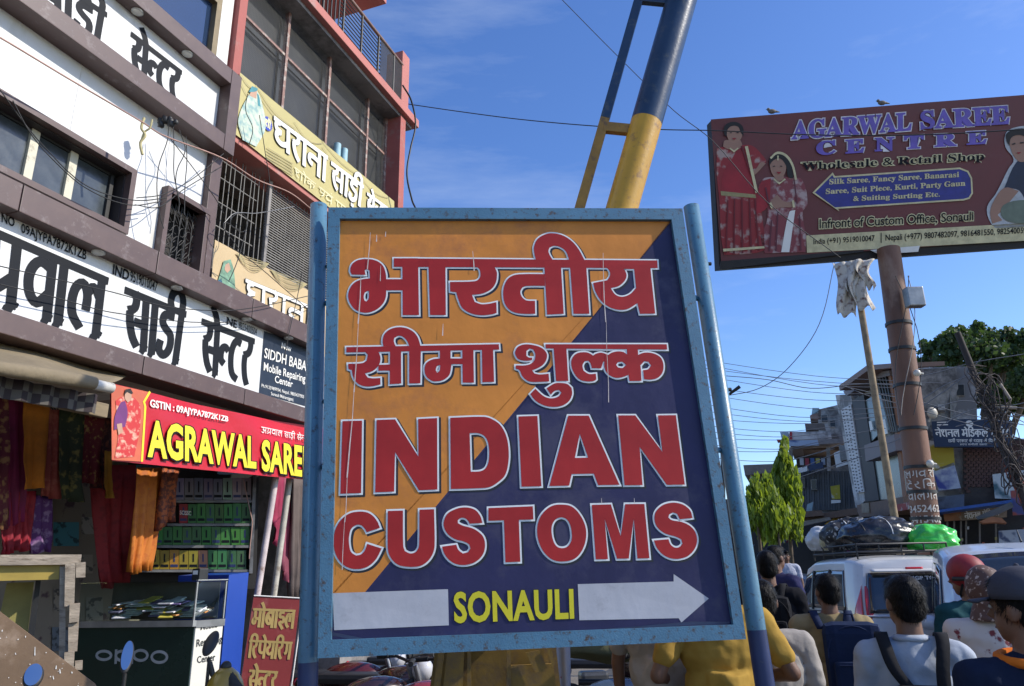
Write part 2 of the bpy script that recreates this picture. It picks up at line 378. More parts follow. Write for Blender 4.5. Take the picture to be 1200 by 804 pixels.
m_iron = M('black_iron', (.02,.02,.02), .5)
m_chrome = M('lamp_rim', (.55,.55,.52), .3, metal=.6)
m_pink = M('pink_paint', (.40,.115,.095), .75, var=.15, scale=3, dirt=(.36,.2,.17), dscale=2.5, damt=.35, bump=.002)
m_pinkl = M('pale_pink_paint', (.48,.17,.14), .75, var=.12, scale=3, dirt=(.4,.25,.22), dscale=2.5, damt=.3)
m_grayw = M('weathered_plaster', (.30,.28,.26), .85, var=.2, scale=2, dirt=(.16,.15,.14), dscale=2, damt=.6)
m_mesh = M('dark_mesh_glass', (.022,.026,.028), .45, var=.3, scale=1.3)
m_rust = M('rust_red_post', (.28,.16,.13), .7, var=.3, scale=20, dirt=(.45,.4,.34), dscale=14, damt=.4)
m_yban = M('yellow_banner', (.50,.43,.17), .55, var=.08, scale=2, bump=.01, bscale=5)
m_crban = M('cream_banner', (.58,.43,.23), .55, var=.08, scale=2, bump=.01, bscale=5)
m_wlet = M('white_letter', (.82,.80,.74), .5, var=.05)
m_fold = M('banner_fold_line', (.36,.30,.14), .6)
m_fig1 = pattern('printed_dress_pale', (.55,.62,.48), (.25,.40,.38), 14, .45, .55, 'NOISE', .1)
m_fig2 = M('printed_hair', (.05,.06,.04), .6)
m_skinp = M('printed_skin', (.50,.30,.20), .6, var=.1)
m_blue = M('badge_blue', (.03,.06,.42), .5)
m_ltblue = M('pale_blue_paint', (.33,.52,.58), .6)
m_steel = M('grey_steel', (.30,.30,.29), .4, metal=.7)
m_wire = M('black_cable', (.02,.02,.02), .6)
m_wire2 = M('pink_cord', (.45,.27,.22), .7)
m_twine = M('straw_twine', (.55,.48,.25), .9)
# customs sign
m_or = M('orange_flex', (.70,.255,.042), .5, var=.20, scale=2.6, bump=.0028, bscale=11, dirt=(.50,.18,.05), dscale=2.2, damt=.36, spec=.3)
m_nv = M('navy_flex', (.026,.026,.085), .5, var=.28, scale=2.4, bump=.0026, bscale=10, dirt=(.055,.052,.10), dscale=2.4, damt=.42, spec=.3)
m_red = M('red_letter', (.40,.022,.022), .5, var=.22, scale=3.5, bump=.0008, bscale=20, spec=.28)
m_wh = M('white_outline', (.84,.86,.83), .5, var=.06, spec=.3)
m_shadow = M('black_drop_print', (.012,.013,.018), .45)
m_gray = M('grey_white_arrow', (.50,.50,.53), .5, var=.14, scale=4, bump=.002, bscale=14, dirt=(.36,.36,.38), dscale=5, damt=.3, spec=.3)
m_yel = M('yellow_letter', (.66,.58,.015), .45, var=.08)
m_frame = M('chipped_blue_paint', (.075,.19,.29), .5, var=.18, scale=5, bump=.0012, bscale=160, dirt=(.07,.05,.04), dscale=38, damt=.34)
m_postp = M('blue_post_paint', (.085,.20,.29), .36, var=.18, scale=4, bump=.0008, bscale=120, dirt=(.06,.05,.05), dscale=34, damt=.26)
m_pdark = M('dark_blue_post_paint', (.02,.035,.11), .42, var=.25, scale=9, dirt=(.09,.10,.12), dscale=20, damt=0)
m_drip = M('pale_drip', (.72,.62,.55), .6, var=.3, scale=30)
m_boomy = M('yellow_boom_paint', (.56,.30,.018), .38, var=.15, scale=4, bump=.0012, bscale=60, dirt=(.30,.15,.03), dscale=16, damt=.3)
m_boomb = M('dark_blue_boom_paint', (.020,.042,.085), .30, var=.2, scale=4, bump=.001, bscale=50, dirt=(.07,.08,.09), dscale=14, damt=.3)
m_boomr = M('yellow_brown_bar', (.34,.18,.03), .6, var=.3, scale=9, dirt=(.16,.09,.04), dscale=16, damt=.4, bump=.001)
m_house = M('barrier_housing_yellow', (.23,.14,.025), .55, var=.3, scale=4, dirt=(.14,.09,.04), dscale=6, damt=.5, bump=.001)
# ------------------------------------------------------------------ ground, road
def sheet(name, poly, z, mat, kind='structure'):
    mb = MB(); mb.add([(x, y, z) for x, y in poly], [tuple(range(len(poly)))]); return tagit(mb.build(name, mat), kind=kind)
sheet('ground', [(-900,-300),(900,-300),(900,1500),(-900,1500)], 0, m_earth)
AZ = R_(20.006)
sv = Vector((math.sin(AZ), math.cos(AZ), 0)); nv = Vector((sv.y, -sv.x, 0)); DF = 5.0
def FC(s, n, z): return sv * s + nv * (n - DF) + Vector((0, 0, z))
FP = Plane(FC(0, 0, 0), sv, (0, 0, 1))
AX = (sv, nv, Vector((0, 0, 1)))
def fbox(mb, s0, s1, n0, n1, z0, z1, bev=0): mb.box(FC((s0+s1)/2, (n0+n1)/2, (z0+z1)/2), (abs(s1-s0), abs(n1-n0), abs(z1-z0)), AX, bev); return mb
rd = MB(); rd.add([FC(-30, 1.6, .004), FC(400, 1.6, .004), FC(400, 16, .004), FC(60, 13, .004), FC(-30, 12.5, .004)], [(0, 1, 2, 3, 4)]); tagit(rd.build('road', m_asph), kind='structure')
# ------------------------------------------------------------------ white cladded shop building (left)
bld = empty('shop_building', FC(2, -3, 0), 'white cladded shop building with brown frames, at the left above the saree stall', 'building')
# wall, with openings left for windows
wl = MB()
def wall_with_holes(mb, s0, s1, z0, z1, n0, n1, holes):
    ss = sorted({s0, s1, *[h[0] for h in holes], *[h[1] for h in holes]}); zs = sorted({z0, z1, *[h[2] for h in holes], *[h[3] for h in holes]})
    for i in range(len(ss) - 1):
        for j in range(len(zs) - 1):
            cs, cz = (ss[i] + ss[i+1]) / 2, (zs[j] + zs[j+1]) / 2
            if any(h[0] < cs < h[1] and h[2] < cz < h[3] for h in holes): continue
            fbox(mb, ss[i], ss[i+1], n0, n1, zs[j], zs[j+1])
W1 = (1.0, 4.19, 4.53, 5.04); W2 = (4.64, 5.13, 4.46, 5.08); W3 = (3.2, 5.03, 6.86, 8.6)
wall_with_holes(wl, -2.5, 5.2, 4.30, 9.6, -.45, -.06, [W1, W2, W3])
fbox(wl, -2.5, 5.2, -7.5, -.46, 9.3, 9.5); fbox(wl, 5.0, 5.2, -7.5, -.46, 3.35, 9.3); fbox(wl, -2.5, -2.3, -7.5, -.46, 0, 9.3); fbox(wl, -2.3, 5.0, -7.5, -7.3, 0, 9.3)
wl.build('wall', m_white, bld)
# cladding sheet seams: thin raised joints
for s_, z0, z1 in ((3.63, 5.1, 5.74), (3.86, 5.94, 6.5), (2.4, 5.1, 5.74), (4.6, 5.2, 5.74)):
    fbox(MB(), s_, s_ + .008, -.06, -.056, z0, z1).build('cladding_seam', M('seam', (.72,.71,.68), .6), bld)
# first-floor window band: brown frame, glazing, cream mullions
wf = MB(); a, b, c, d = W1; ft = .05
fbox(wf, a, b + ft, -.2, .02, d, d + ft); fbox(wf, a, b + ft, -.2, .02, c - ft, c); fbox(wf, b, b + ft, -.2, .0198, c, d)
win = wf.build('window', m_brown, bld)
fbox(MB(), a, b, -.24, -.20, c, d).build('window_recess', m_dark, win) if False else None
x_ms = [1.55, 1.95, 2.35, 2.70, 3.06, 3.42, 3.76]
edges = [a] + x_ms + [b]
for i in range(len(edges) - 1):
    fbox(MB(), edges[i] + .025, edges[i+1] - (.02 if i < len(edges) - 2 else .07), -.165, -.158, c + .02, d - .03).build('pane', m_glassd, win)
for s_ in x_ms: fbox(MB(), s_ - .035, s_ + .035, -.17, -.13, c, d - .01, .004).build('mullion', m_cream, win)
fr = MB(); fbox(fr, b - .075, b - .04, -.175, -.13, c, d - .01); fbox(fr, a, b, -.175, -.14, d - .03, d); fr.build('sash', m_iron, win)
# lining of recess, the shade on jamb and head put into its dark colour
ln = MB(); fbox(ln, b - .012, b, -.4, -.05, c, d); fbox(ln, a, b, -.4, -.05, d - .01, d - .001); ln.build('reveal', M('dark_reveal', (.035,.028,.028), .6), win)
# small barred window
wf = MB(); a, b, c, d = W2
for q in ((a-.05, b+.02, d, d+.05), (a-.05, a, c, d), (b, b+.03, c, d)): fbox(wf, q[0], q[1], -.2, .018, q[2], q[3])
win = wf.build('window', m_brown, bld)
g = MB()
for i in range(7): s_ = lerp(a + .02, b - .02, i / 6); g.tube([FC(s_, -.1, c), FC(s_, -.1, d)], .006, 5)
for j in range(6):
    z_ = lerp(c + .06, d - .06, j / 5)
    for i in range(6):
        s_ = lerp(a + .05, b - .05, i / 5); pts = [FC(s_ + .035 * math.cos(t), -.1, z_ + .045 * math.sin(t * (1 if i % 2 else -1) + j)) for t in [k * .7 for k in range(8)]]; g.tube(pts, .0055, 4)
g.build('window_grille', m_iron, win); fbox(MB(), a, b, -.3, -.29, c, d).build('pane', m_dark, win)
# upper window with sky-reflecting glass
wf = MB(); a, b, c, d = W3
for q in ((a, b, d, d+.05), (b-.07, b, c, d), (3.95, 4.0, c, d)): fbox(wf, q[0], q[1], -.16, -.05, q[2], q[3])
fbox(wf, a, b-.07, -.158, -.05, 7.5, 7.56)
win = wf.build('window', M('bronze_frame', (.22,.17,.09), .4, metal=.3), bld)
for s0, s1 in ((a, 3.95), (4.0, b - .07)):
    for z0, z1 in ((c, 7.5), (7.56, d)): fbox(MB(), s0, s1, -.13, -.12, z0, z1).build('pane', m_sky_gl, win)

# the two fascia signboards with their brown frames
def signboard(name, label, s0, s1, z0, z1, zo0, zo1, n, seg, right=True):
    rt = empty(name, FC((s0+s1)/2, 0, zo0), label, 'signboard')
    fbox(MB(), s0, s1, n - .06, n, z0 - .02, z1 + .02).build('sign_panel', m_white, rt)
    k = max(1, int((s1 - s0) / seg)); 
    for i in range(k):
        a, b = lerp(s0, s1, i / k) + .004, lerp(s0, s1, (i + 1) / k) - .004
        fbox(MB(), a, b, n - .15, n + .14, z1, zo1, .006).build('fascia_panel', m_brown, rt)
        fbox(MB(), a, b, n - .15, n + .14, zo0, z0, .006).build('fascia_panel', m_brown, rt)
    if right: fbox(MB(), s1, s1 + .14, n - .15, n + .141, zo0 - (0 if not right else 0), zo1 + .001).build('fascia_end', m_brown, rt)
    return rt
top = signboard('top_signboard', 'upper white shop signboard in brown frame with big black Hindi letters, above the window band', .6, 5.08, 5.93, 6.52, 5.76, 6.69, -.0, 2.3)
low = signboard('shop_signboard', 'long white shop signboard with huge black Hindi letters and numbers, above the red banner', -.5, 6.95, 3.46, 4.19, 3.30, 4.40, -.0, 1.24, False)
def downlight(rt, s_, n, z):
    mb = MB(); mb.smooth = True
    mb.tube([FC(s_, n, z + .02), FC(s_, n, z - .012), FC(s_, n, z - .016)], [.05, .052, .042], 16); o = mb.build('downlight', m_chrome, rt)
    MB().tube([FC(s_, n, z - .0165), FC(s_, n, z - .019)], [.036, .032], 14).build('lens', M('frosted_lens', (.6,.6,.55), .3), o)
for s_ in (3.02, 3.95, 4.78, 5.72, 6.4): downlight(low, s_, .07, 4.19)
for s_ in (3.95, 4.55): downlight(top, s_, .07, 6.52)
# brown vertical strip at the right corner of the white building
fbox(MB(), 5.08, 5.215, -.2, .012, 4.405, 5.755, .004).build('corner_strip', m_brown, bld)
# writing on the lower board (photo corners -> plane of the board)
B1 = FP.off(.004); fl = Flat(B1, .0)
BW = dict(wd=.17)
hy = lambda x: 271 + .436 * x
fy = lambda x: 358 + .335 * x
for g_, h0, h1 in (('a', -80, -22), ('gra', -22, 32.5), ('va', 32, 69.5), ('aa', 69, 83.5), ('la', 83, 127.5)):
    deva(fl, g_, [(h0, hy(h0)), (h1, hy(h1)), (h1 - 8.5, fy(h1 - 8.5)), (h0 - 8.5, fy(h0 - 8.5))], wd=.145, slab=True)
deva(fl, 'sa aa ddda ii', [(147,337),(219,366),(210,428),(146,403)], wd=.15, slab=True)
deva(fl, 'sa e nh ta_ ra', [(237,374),(299,398),(291,453),(236,434)], wd=.15, slab=True)
fl.build('black_lettering', m_black, low)
fl = Flat(B1, .002)
text(fl, 'NO', [(2,249.5),(17,255),(16.5,266),(2,260)], .02)
text(fl, '09AJYPA7872K1ZB', [(25,261),(101.5,293),(100.5,304.5),(25,272)], .014)
text(fl, 'IND', [(133,309),(152,317),(150,328.5),(132,321)], .02)
text(fl, '9519010047', [(153,316.5),(185,330),(183.5,341.5),(152.5,329)], .012)
text(fl, 'NE', [(266.5,371),(278,375.5),(277,384.5),(266,380)], .02)
text(fl, '9825400504', [(280,376),(301.5,384.5),(300.5,393),(279.5,385)], .0)
fl.build('black_lettering', m_black, low)
fl = Flat(B1, .001); fl.px([[(309.5,388),(360.5,405),(358,476),(303.5,461)]]); pn = fl.build('dark_panel', M('dark_blue_panel', (.018,.026,.042), .35), low)
fl = Flat(B1, .006)
text(fl, 'New', [(330,401),(341,405),(340.5,412),(329.5,408)], .02)
text(fl, 'SIDDH BABA', [(310,407),(359,423),(358,435),(309,419)], .012)
text(fl, 'Mobile Repairing', [(309,424),(357.5,439),(357,448),(308.5,434)], .012)
text(fl, 'Center', [(322,439.5),(343,446),(342,454),(321.5,448)], .012)
text(fl, 'Ph.9125989934, Nepal, 9805437905', [(306,449.5),(356,463),(355.5,467),(306,453.5)], .004)
text(fl, 'Sonauli Maharajganj', [(317,459),(343,466),(343,470),(317,463)], .004)
fl.build('white_lettering', m_wlet, low)
# writing on the upper board
B2 = FP.off(.004); fl = Flat(B2, .0)
deva(fl, 'sa aa ddda ii', [(37,-42),(126,16),(118,57),(42,5)], wd=.18, slab=True)
deva(fl, 'sa e nh ta_ ra', [(154,38),(213.5,84),(207,121),(153,82)], wd=.17, slab=True)
fl.build('black_lettering', m_black, top)

# soffit under the lower board and shop front
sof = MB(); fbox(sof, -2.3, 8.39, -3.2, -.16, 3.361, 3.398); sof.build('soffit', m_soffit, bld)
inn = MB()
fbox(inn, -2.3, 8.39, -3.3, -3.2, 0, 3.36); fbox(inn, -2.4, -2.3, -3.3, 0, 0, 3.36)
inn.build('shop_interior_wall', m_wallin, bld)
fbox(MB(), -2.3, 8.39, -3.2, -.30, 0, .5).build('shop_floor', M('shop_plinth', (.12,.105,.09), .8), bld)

# ------------------------------------------------------------------ pink building with netted windows (further along)
pk = empty('pink_building', FC(7.1, -3, 0), 'pink building with dark netted windows and iron-railed balcony beside the white shop', 'building')
pw = MB()
fbox(pw, 5.22, 9.02, -6, -.36, 3.4, 5.0); fbox(pw, 5.22, 9.02, -6, -5.8, 5.0, 8.6); fbox(pw, 8.86, 9.02, -5.8, -.36, 5, 8.6); fbox(pw, 5.22, 5.3, -5.8, -.36, 5, 8.6); fbox(pw, 5.3, 8.86, -5.8, -.8, 8.5, 8.6)
fbox(pw, 8.4, 9.02, -6, -.36, 0, 3.39)
pw.build('wall', m_grayw, pk)
for q in ((5.225, 5.34, -.34, .0, 6.26, 8.62), (8.9, 9.06, -.34, -.04, 6.26, 8.62), (8.9, 9.06, -.34, -.06, 3.4, 6.04)): fbox(MB(), *q).build('column', m_pink, pk)
fbox(MB(), 5.22, 9.08, -.4, .0, 6.05, 6.25, .01).build('floor_slab', m_pinkl, pk)
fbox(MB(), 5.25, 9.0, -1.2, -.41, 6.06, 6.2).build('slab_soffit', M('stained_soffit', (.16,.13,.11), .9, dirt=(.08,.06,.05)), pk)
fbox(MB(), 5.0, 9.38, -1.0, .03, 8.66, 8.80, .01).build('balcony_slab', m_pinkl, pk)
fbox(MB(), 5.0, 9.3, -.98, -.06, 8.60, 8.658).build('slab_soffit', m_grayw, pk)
# netted window: panes between posts
PN = FP.off(-.3)
def ss(px, py, n=-.3): p = FP.off(n).at(px, py); return p.dot(sv), p.z
posts = [ss(283,10)[0], ss(334,66)[0], ss(384,100)[0], ss(430,130)[0], ss(451,160)[0], ss(468,190)[0]]
for i, s_ in enumerate(posts): fbox(MB(), s_ - .022, s_ + .022, -.33, -.27, 6.9, 8.6).build('window_post', m_rust, pk)
zt = 8.62; zm = ss(334,66)[1]; zb_ = 6.95
for i in range(len(posts) - 1):
    fbox(MB(), posts[i] + .023, posts[i+1] - .023, -.325, -.28, zm - .018, zm + .018).build('window_rail', m_rust, pk)
    for z0, z1 in ((zb_, zm - .018), (zm + .018, zt)):
        fbox(MB(), posts[i] + .02, posts[i+1] - .02, -.42, -.41, z0, z1).build('pane', m_mesh, pk)
nt_ = MB()
for i in range(70): z_ = lerp(6.9, 8.6, i / 70); nt_.add([FC(posts[0], -.29, z_), FC(posts[-1], -.29, z_), FC(posts[-1], -.29, z_ + .0035), FC(posts[0], -.29, z_ + .0035)], [(0, 1, 2, 3)])
for i in range(150): s_ = lerp(posts[0], posts[-1], i / 150); nt_.add([FC(s_, -.291, 6.9), FC(s_ + .0035, -.291, 6.9), FC(s_ + .0035, -.291, 8.6), FC(s_, -.291, 8.6)], [(0, 1, 2, 3)])
tagit(nt_.build('wire_netting', M('netting', (.075,.075,.07), .6), pk), kind='stuff')
# pale blue sill boxes behind banner
for a, b in ((5.45, 6.2), (6.35, 6.95), (7.1, 7.6)): fbox(MB(), a, b, -.27, -.12, 6.80, 7.0, .01).build('sill_box', m_ltblue, pk)
for px, py in ((395,178),(403,184)): 
    p = FP.off(-.22).at(px, py); MB().tube([p - Vector((0,0,.15)), p + Vector((0,0,.12))], .05, 10).build('vent_pipe', m_ltblue, pk)
# balcony railing
rl = MB(); rl.tube([FC(5.0, -.02, 9.52), FC(8.86, -.02, 9.52)], .028, 8); rail = rl.build('balcony_rail', M('brown_handrail', (.2,.12,.09), .5), pk)
rb = MB()
for i in range(8): s_ = 5.3 + i * .47; rb.tube([FC(s_, -.02, 8.8), FC(s_, -.02, 9.5)], .018, 6)
for j in range(9): z_ = 8.88 + j * .068; rb.tube([FC(7.1, -.02, z_), FC(8.2, -.02, z_)], .009, 5)
for i in range(30): s_ = 8.2 + i * .03 if i < 22 else 8.84; rb.tube([FC(s_, -.02, 8.8), FC(s_, -.02, 9.5)], .007, 5)
for i in range(24): s_ = 5.0 + i * .09; rb.tube([FC(s_, -.02, 8.8), FC(s_, -.02, 9.5)], .012, 5)
rb.build('balcony_railing', m_iron, pk)
fbox(MB(), 5.0, 8.8, -.9, -.8, 8.8, 9.45).build('balcony_back_wall', M('pale_block_wall', (.42,.39,.34), .9, var=.2, dirt=(.25,.23,.2)), pk)
fbox(MB(), 8.83, 9.06, -.3, .0, 8.81, 9.78, .01).build('parapet_post', m_pinkl, pk)
fbox(MB(), 5.0, 8.1, -1.0, .10, 10.05, 10.25, .01).build('upper_slab', m_pinkl, pk)
fbox(MB(), 5.22, 7.9, -6, -1.0, 8.81, 10.04).build('upper_wall', m_grayw, pk)
# grille floor below
gr = MB(); 
for i in range(28): s_ = 5.28 + i * .075 + random.uniform(-.01, .01); gr.tube([FC(s_, -.2, 4.9), FC(s_ + random.uniform(-.02,.02), -.2, 6.04)], .006, 4)
for z_ in (5.15, 5.42, 5.7, 5.9): gr.tube([FC(5.25, -.2, z_), FC(6.0, -.2, z_ + .01)], .009, 4)
gr.build('window_grille', M('pale_iron', (.22,.21,.19), .6), pk)
lv = MB()
for j in range(34): z_ = 4.95 + j * .031; lv.box(FC(7.5, -.18, z_), (2.7, .012, .010), AX)
lv.build('louvre_screen', M('louvre', (.25,.235,.21), .6), pk)
for s_ in (6.15, 7.0, 7.85): fbox(MB(), s_, s_ + .04, -.175, -.15, 4.9, 6.04).build('louvre_post', m_grayw, pk)
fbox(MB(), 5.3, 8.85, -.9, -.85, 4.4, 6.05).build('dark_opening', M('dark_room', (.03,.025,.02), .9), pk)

# banners with the long Hindi shop name
def banner(name, label, pts, mat, n, sag=.0):
    pl = FP.off(n); rt = empty(name, pl.at(*pts[3]), label, 'banner')
    q = [pl.uv(*p) for p in pts]; mb = MB()
    def fn(u, v):
        p = lerp(lerp(q[3], q[2], u), lerp(q[0], q[1], u), v); return pl.pt(p.x, p.y, .006 * noise.noise(Vector((u * 9, v * 4, n))))
    mb.grid(fn, 40, 10); mb.build('cloth', mat, rt); return rt, pl.off(.011)
yb, pl = banner('fabric_banner', 'yellow shop banner with blue badge, hanging under the netted windows', [(281.5,85),(462,236),(462,302),(274,156)], m_yban, .02)
def yw(g):
    for w_, q in (('gha ra aa na aa', [(321,137),(384,184),(382,215),(321,168)]), ('sa aa ddda ii', [(388,190),(426,218),(423,244),(387,218)]), ('sa e nh ta_ ra', [(430,226),(456,245),(455,268),(429,250)])): deva(fl, w_, q, wd=.185, grow=g)
fl = Flat(pl, .002)
yw(.005)
fl.build('letter_outline', m_black, yb)
fl = Flat(pl, .006)
yw(0)
fl.build('white_lettering', m_wlet, yb)
fl = Flat(pl, .002)
c0 = pl.uv(313.5, 145); pts = []
for i in range(40): a_ = i * math.pi / 20; rr = .085 * (1 if i % 2 else .86); pts.append((c0.x + rr * math.cos(a_), c0.y + rr * 1.05 * math.sin(a_)))
fl.poly([pts]); fl.build('badge', m_blue, yb)
fl = Flat(pl, .005); q0 = c0; deva(fl, 'sha ri ii', [(q0.x-.05, q0.y+.035), (q0.x+.05, q0.y+.035), (q0.x+.05, q0.y-.05), (q0.x-.05, q0.y-.05)], wd=.2, uvquad=True)
deva(fl, 'sha o ka _ E va dot _ pha u ta_ ka ra', [(345,196),(424,258),(423,268),(344,205)], wd=.12)
fl.build('white_lettering', M('pale_yellow_letter', (.78,.74,.45), .5), yb)
fl = Flat(pl, .002)
for k in range(5):
    P = [pl.uv(*p) for p in ((313,173+k*3.4), (343,192+k*3.4))]; fl.stroke(P, .011)
for k in range(9):
    x0, y0, x1, y1 = [(283,88,300,104),(300,100,345,150),(345,143,378,168),(378,165,420,205),(420,203,455,232),(283,98,300,112),(300,106,345,158),(345,150,378,176),(378,172,420,212)][k]
    P = [pl.uv(lerp(x0,x1,t), lerp(y0,y1,t) + math.sin(t*math.pi) * (5 + k % 3 * 2)) for t in [i/8 for i in range(9)]]; fl.stroke(P, .009)
fl.build('drape_print', m_fold, yb)
fl = Flat(pl, .003); fl.px([smooth_path([(291,112,0),(300,104,0),(306,118,0),(311,150,0),(300,172,0),(284,164,0),(279,140,0)], True)]); fl.build('printed_dress', m_fig1, yb)
fl = Flat(pl, .004); fl.px([smooth_path([(292,112,0),(295,103,0),(301,106,0),(300,116,0)], True)]); fl.build('printed_head', m_skinp, yb)
fl = Flat(pl, .005); fl.px([smooth_path([(291,108,0),(295,101,0),(302,104,0),(300,107,0),(294,108,0)], True)]); fl.px([smooth_path([(301,110,0),(303,112,0),(305,125,0),(302,124,0)], True)]); fl.build('printed_hair', M('teal_print', (.05,.25,.28), .6), yb)
cb, pl = banner('fabric_banner', 'cream shop banner at the foot of the iron grille, above the long signboard', [(252,281),(385,353),(385,420),(244,370)], m_crban, -.12)
fl = Flat(pl, .002); Q = [(288,327.5),(366,360),(364,391),(287,358)]
deva(fl, 'gha ra aa na aa', Q, wd=.155, grow=.005); fl.build('letter_outline', m_black, cb)
fl = Flat(pl, .006); deva(fl, 'gha ra aa na aa', Q, wd=.155); fl.build('white_lettering', m_wlet, cb)
fl = Flat(pl, .002)
for k in range(7):
    for x0, y0, x1, y1 in ((277,297,315,309),(317,316,360,333)):
        P = [pl.uv(lerp(x0,x1,t), lerp(y0,y1,t) + math.sin(t*math.pi) * (k * 2.6)) for t in [i/10 for i in range(11)]]; fl.stroke(P, .006 + .004 * (k % 2))
fl.build('drape_print', m_fold, cb)
fl = Flat(pl, .003); fl.px([smooth_path([(262,306,0),(270,304,0),(274,318,0),(276,350,0),(262,344,0),(254,334,0)], True)]); fl.build('printed_dress', M('green_print', (.18,.33,.22), .6, var=.5, scale=20), cb)
fl = Flat(pl, .004); fl.px([smooth_path([(264,310,0),(268,308,0),(270,316,0),(266,320,0),(263,316,0)], True)]); fl.build('printed_head', m_skinp, cb)
fl = Flat(pl, .003); fl.px([smooth_path([(254,330,0),(259,326,0),(262,340,0),(254,340,0)], True)]); fl.build('printed_sleeve', M('blue_print', (.03,.2,.5), .6), cb)
# ------------------------------------------------------------------ the customs signboard on two posts
Vs = ray(442, -2177); Us = ray(10044, 286); ctr = ray(620, 500) * 3.05 + EYE
SP = Plane(ctr, Us, Vs)
lw = SP.uv(366, 600); gb = SP.at(620, 804)
cs = empty('customs_sign', Vector((gb.x, gb.y, 0)), 'big orange and navy customs direction board in a blue steel frame between two blue posts', 'sign')
def quadbox(mb, pl, pts, th, off=0):
    mb.prism([pl.at(x, y, off) for x, y in pts], pl.N * -th); return mb
# frame bars (thickness 6 cm), butted
fr = [((384.7,243),(799.8,244.3),(787,257),(398,256)), ((799.8,244.3),(874.4,749),(859.5,732),(787,257)), ((874.4,749),(372.2,771.5),(388,750),(859.5,732)), ((372.2,771.5),(384.7,243),(398,256),(388,750))]
for i, q in enumerate(fr):
    mb = MB(); quadbox(mb, SP, q, .05, .022); mb.build('frame_bar', m_frame, cs)
# flex face, wavy a little, in two colours
def face(name, pts, mat, n=30):
    mb = MB(); uv = [SP.uv(*p) for p in pts]
    tr = tessellate_polygon([[Vector((p[0], p[1], 0)) for p in uv]])
    bm = bmesh.new(); vv = [bm.verts.new((p[0], p[1], 0)) for p in uv]
    f = bm.faces.new(vv); bmesh.ops.triangulate(bm, faces=[f]); bmesh.ops.subdivide_edges(bm, edges=bm.edges[:], cuts=12, use_grid_fill=True)
    bm.verts.index_update(); mb.smooth = True
    mb.add([SP.pt(v.co.x, v.co.y, 0) for v in bm.verts], [[v.index for v in g.verts][::(1 if g.normal.z > 0 else -1)] for g in bm.faces]); bm.free()
    return mb.build(name, mat, cs)
face('orange_face', [(396,254),(791.2,254),(427,695),(388,697),(388,700)], m_or)
face('navy_face', [(791.2,254),(789,254.2),(862,734),(386,753),(388,697),(427,695)], m_nv)
back = MB(); quadbox(back, SP, ((393,252),(791,253),(863,735),(384,754)), .004, -.012); back.build('back_sheet', m_steel, cs)
def cr(x0, y0, sc, pts): return [(x0 + a / sc, y0 + b / sc) for a, b in pts]
A = lambda p: cr(400, 260, 6.7, p)
B = lambda p: cr(510, 260, 6.7, p)
Cc = lambda p: cr(640, 260, 6.7, p)
D_ = lambda p: cr(395, 375, 8.04, p)
E_ = lambda p: cr(500, 375, 8.04, p)
F_ = lambda p: cr(590, 385, 8.04, p)
G_ = lambda p: cr(680, 385, 8.04, p)
H_ = lambda p: cr(385, 480, 7.307, p)
I_ = lambda p: cr(515, 475, 7.307, p)
J_ = lambda p: cr(635, 475, 6.667, p)
K_ = lambda p: cr(380, 580, 8.043, p)
L_ = lambda p: cr(500, 580, 8.043, p)
M_ = lambda p: cr(620, 580, 8.043, p)
N_ = lambda p: cr(700, 580, 8.043, p)
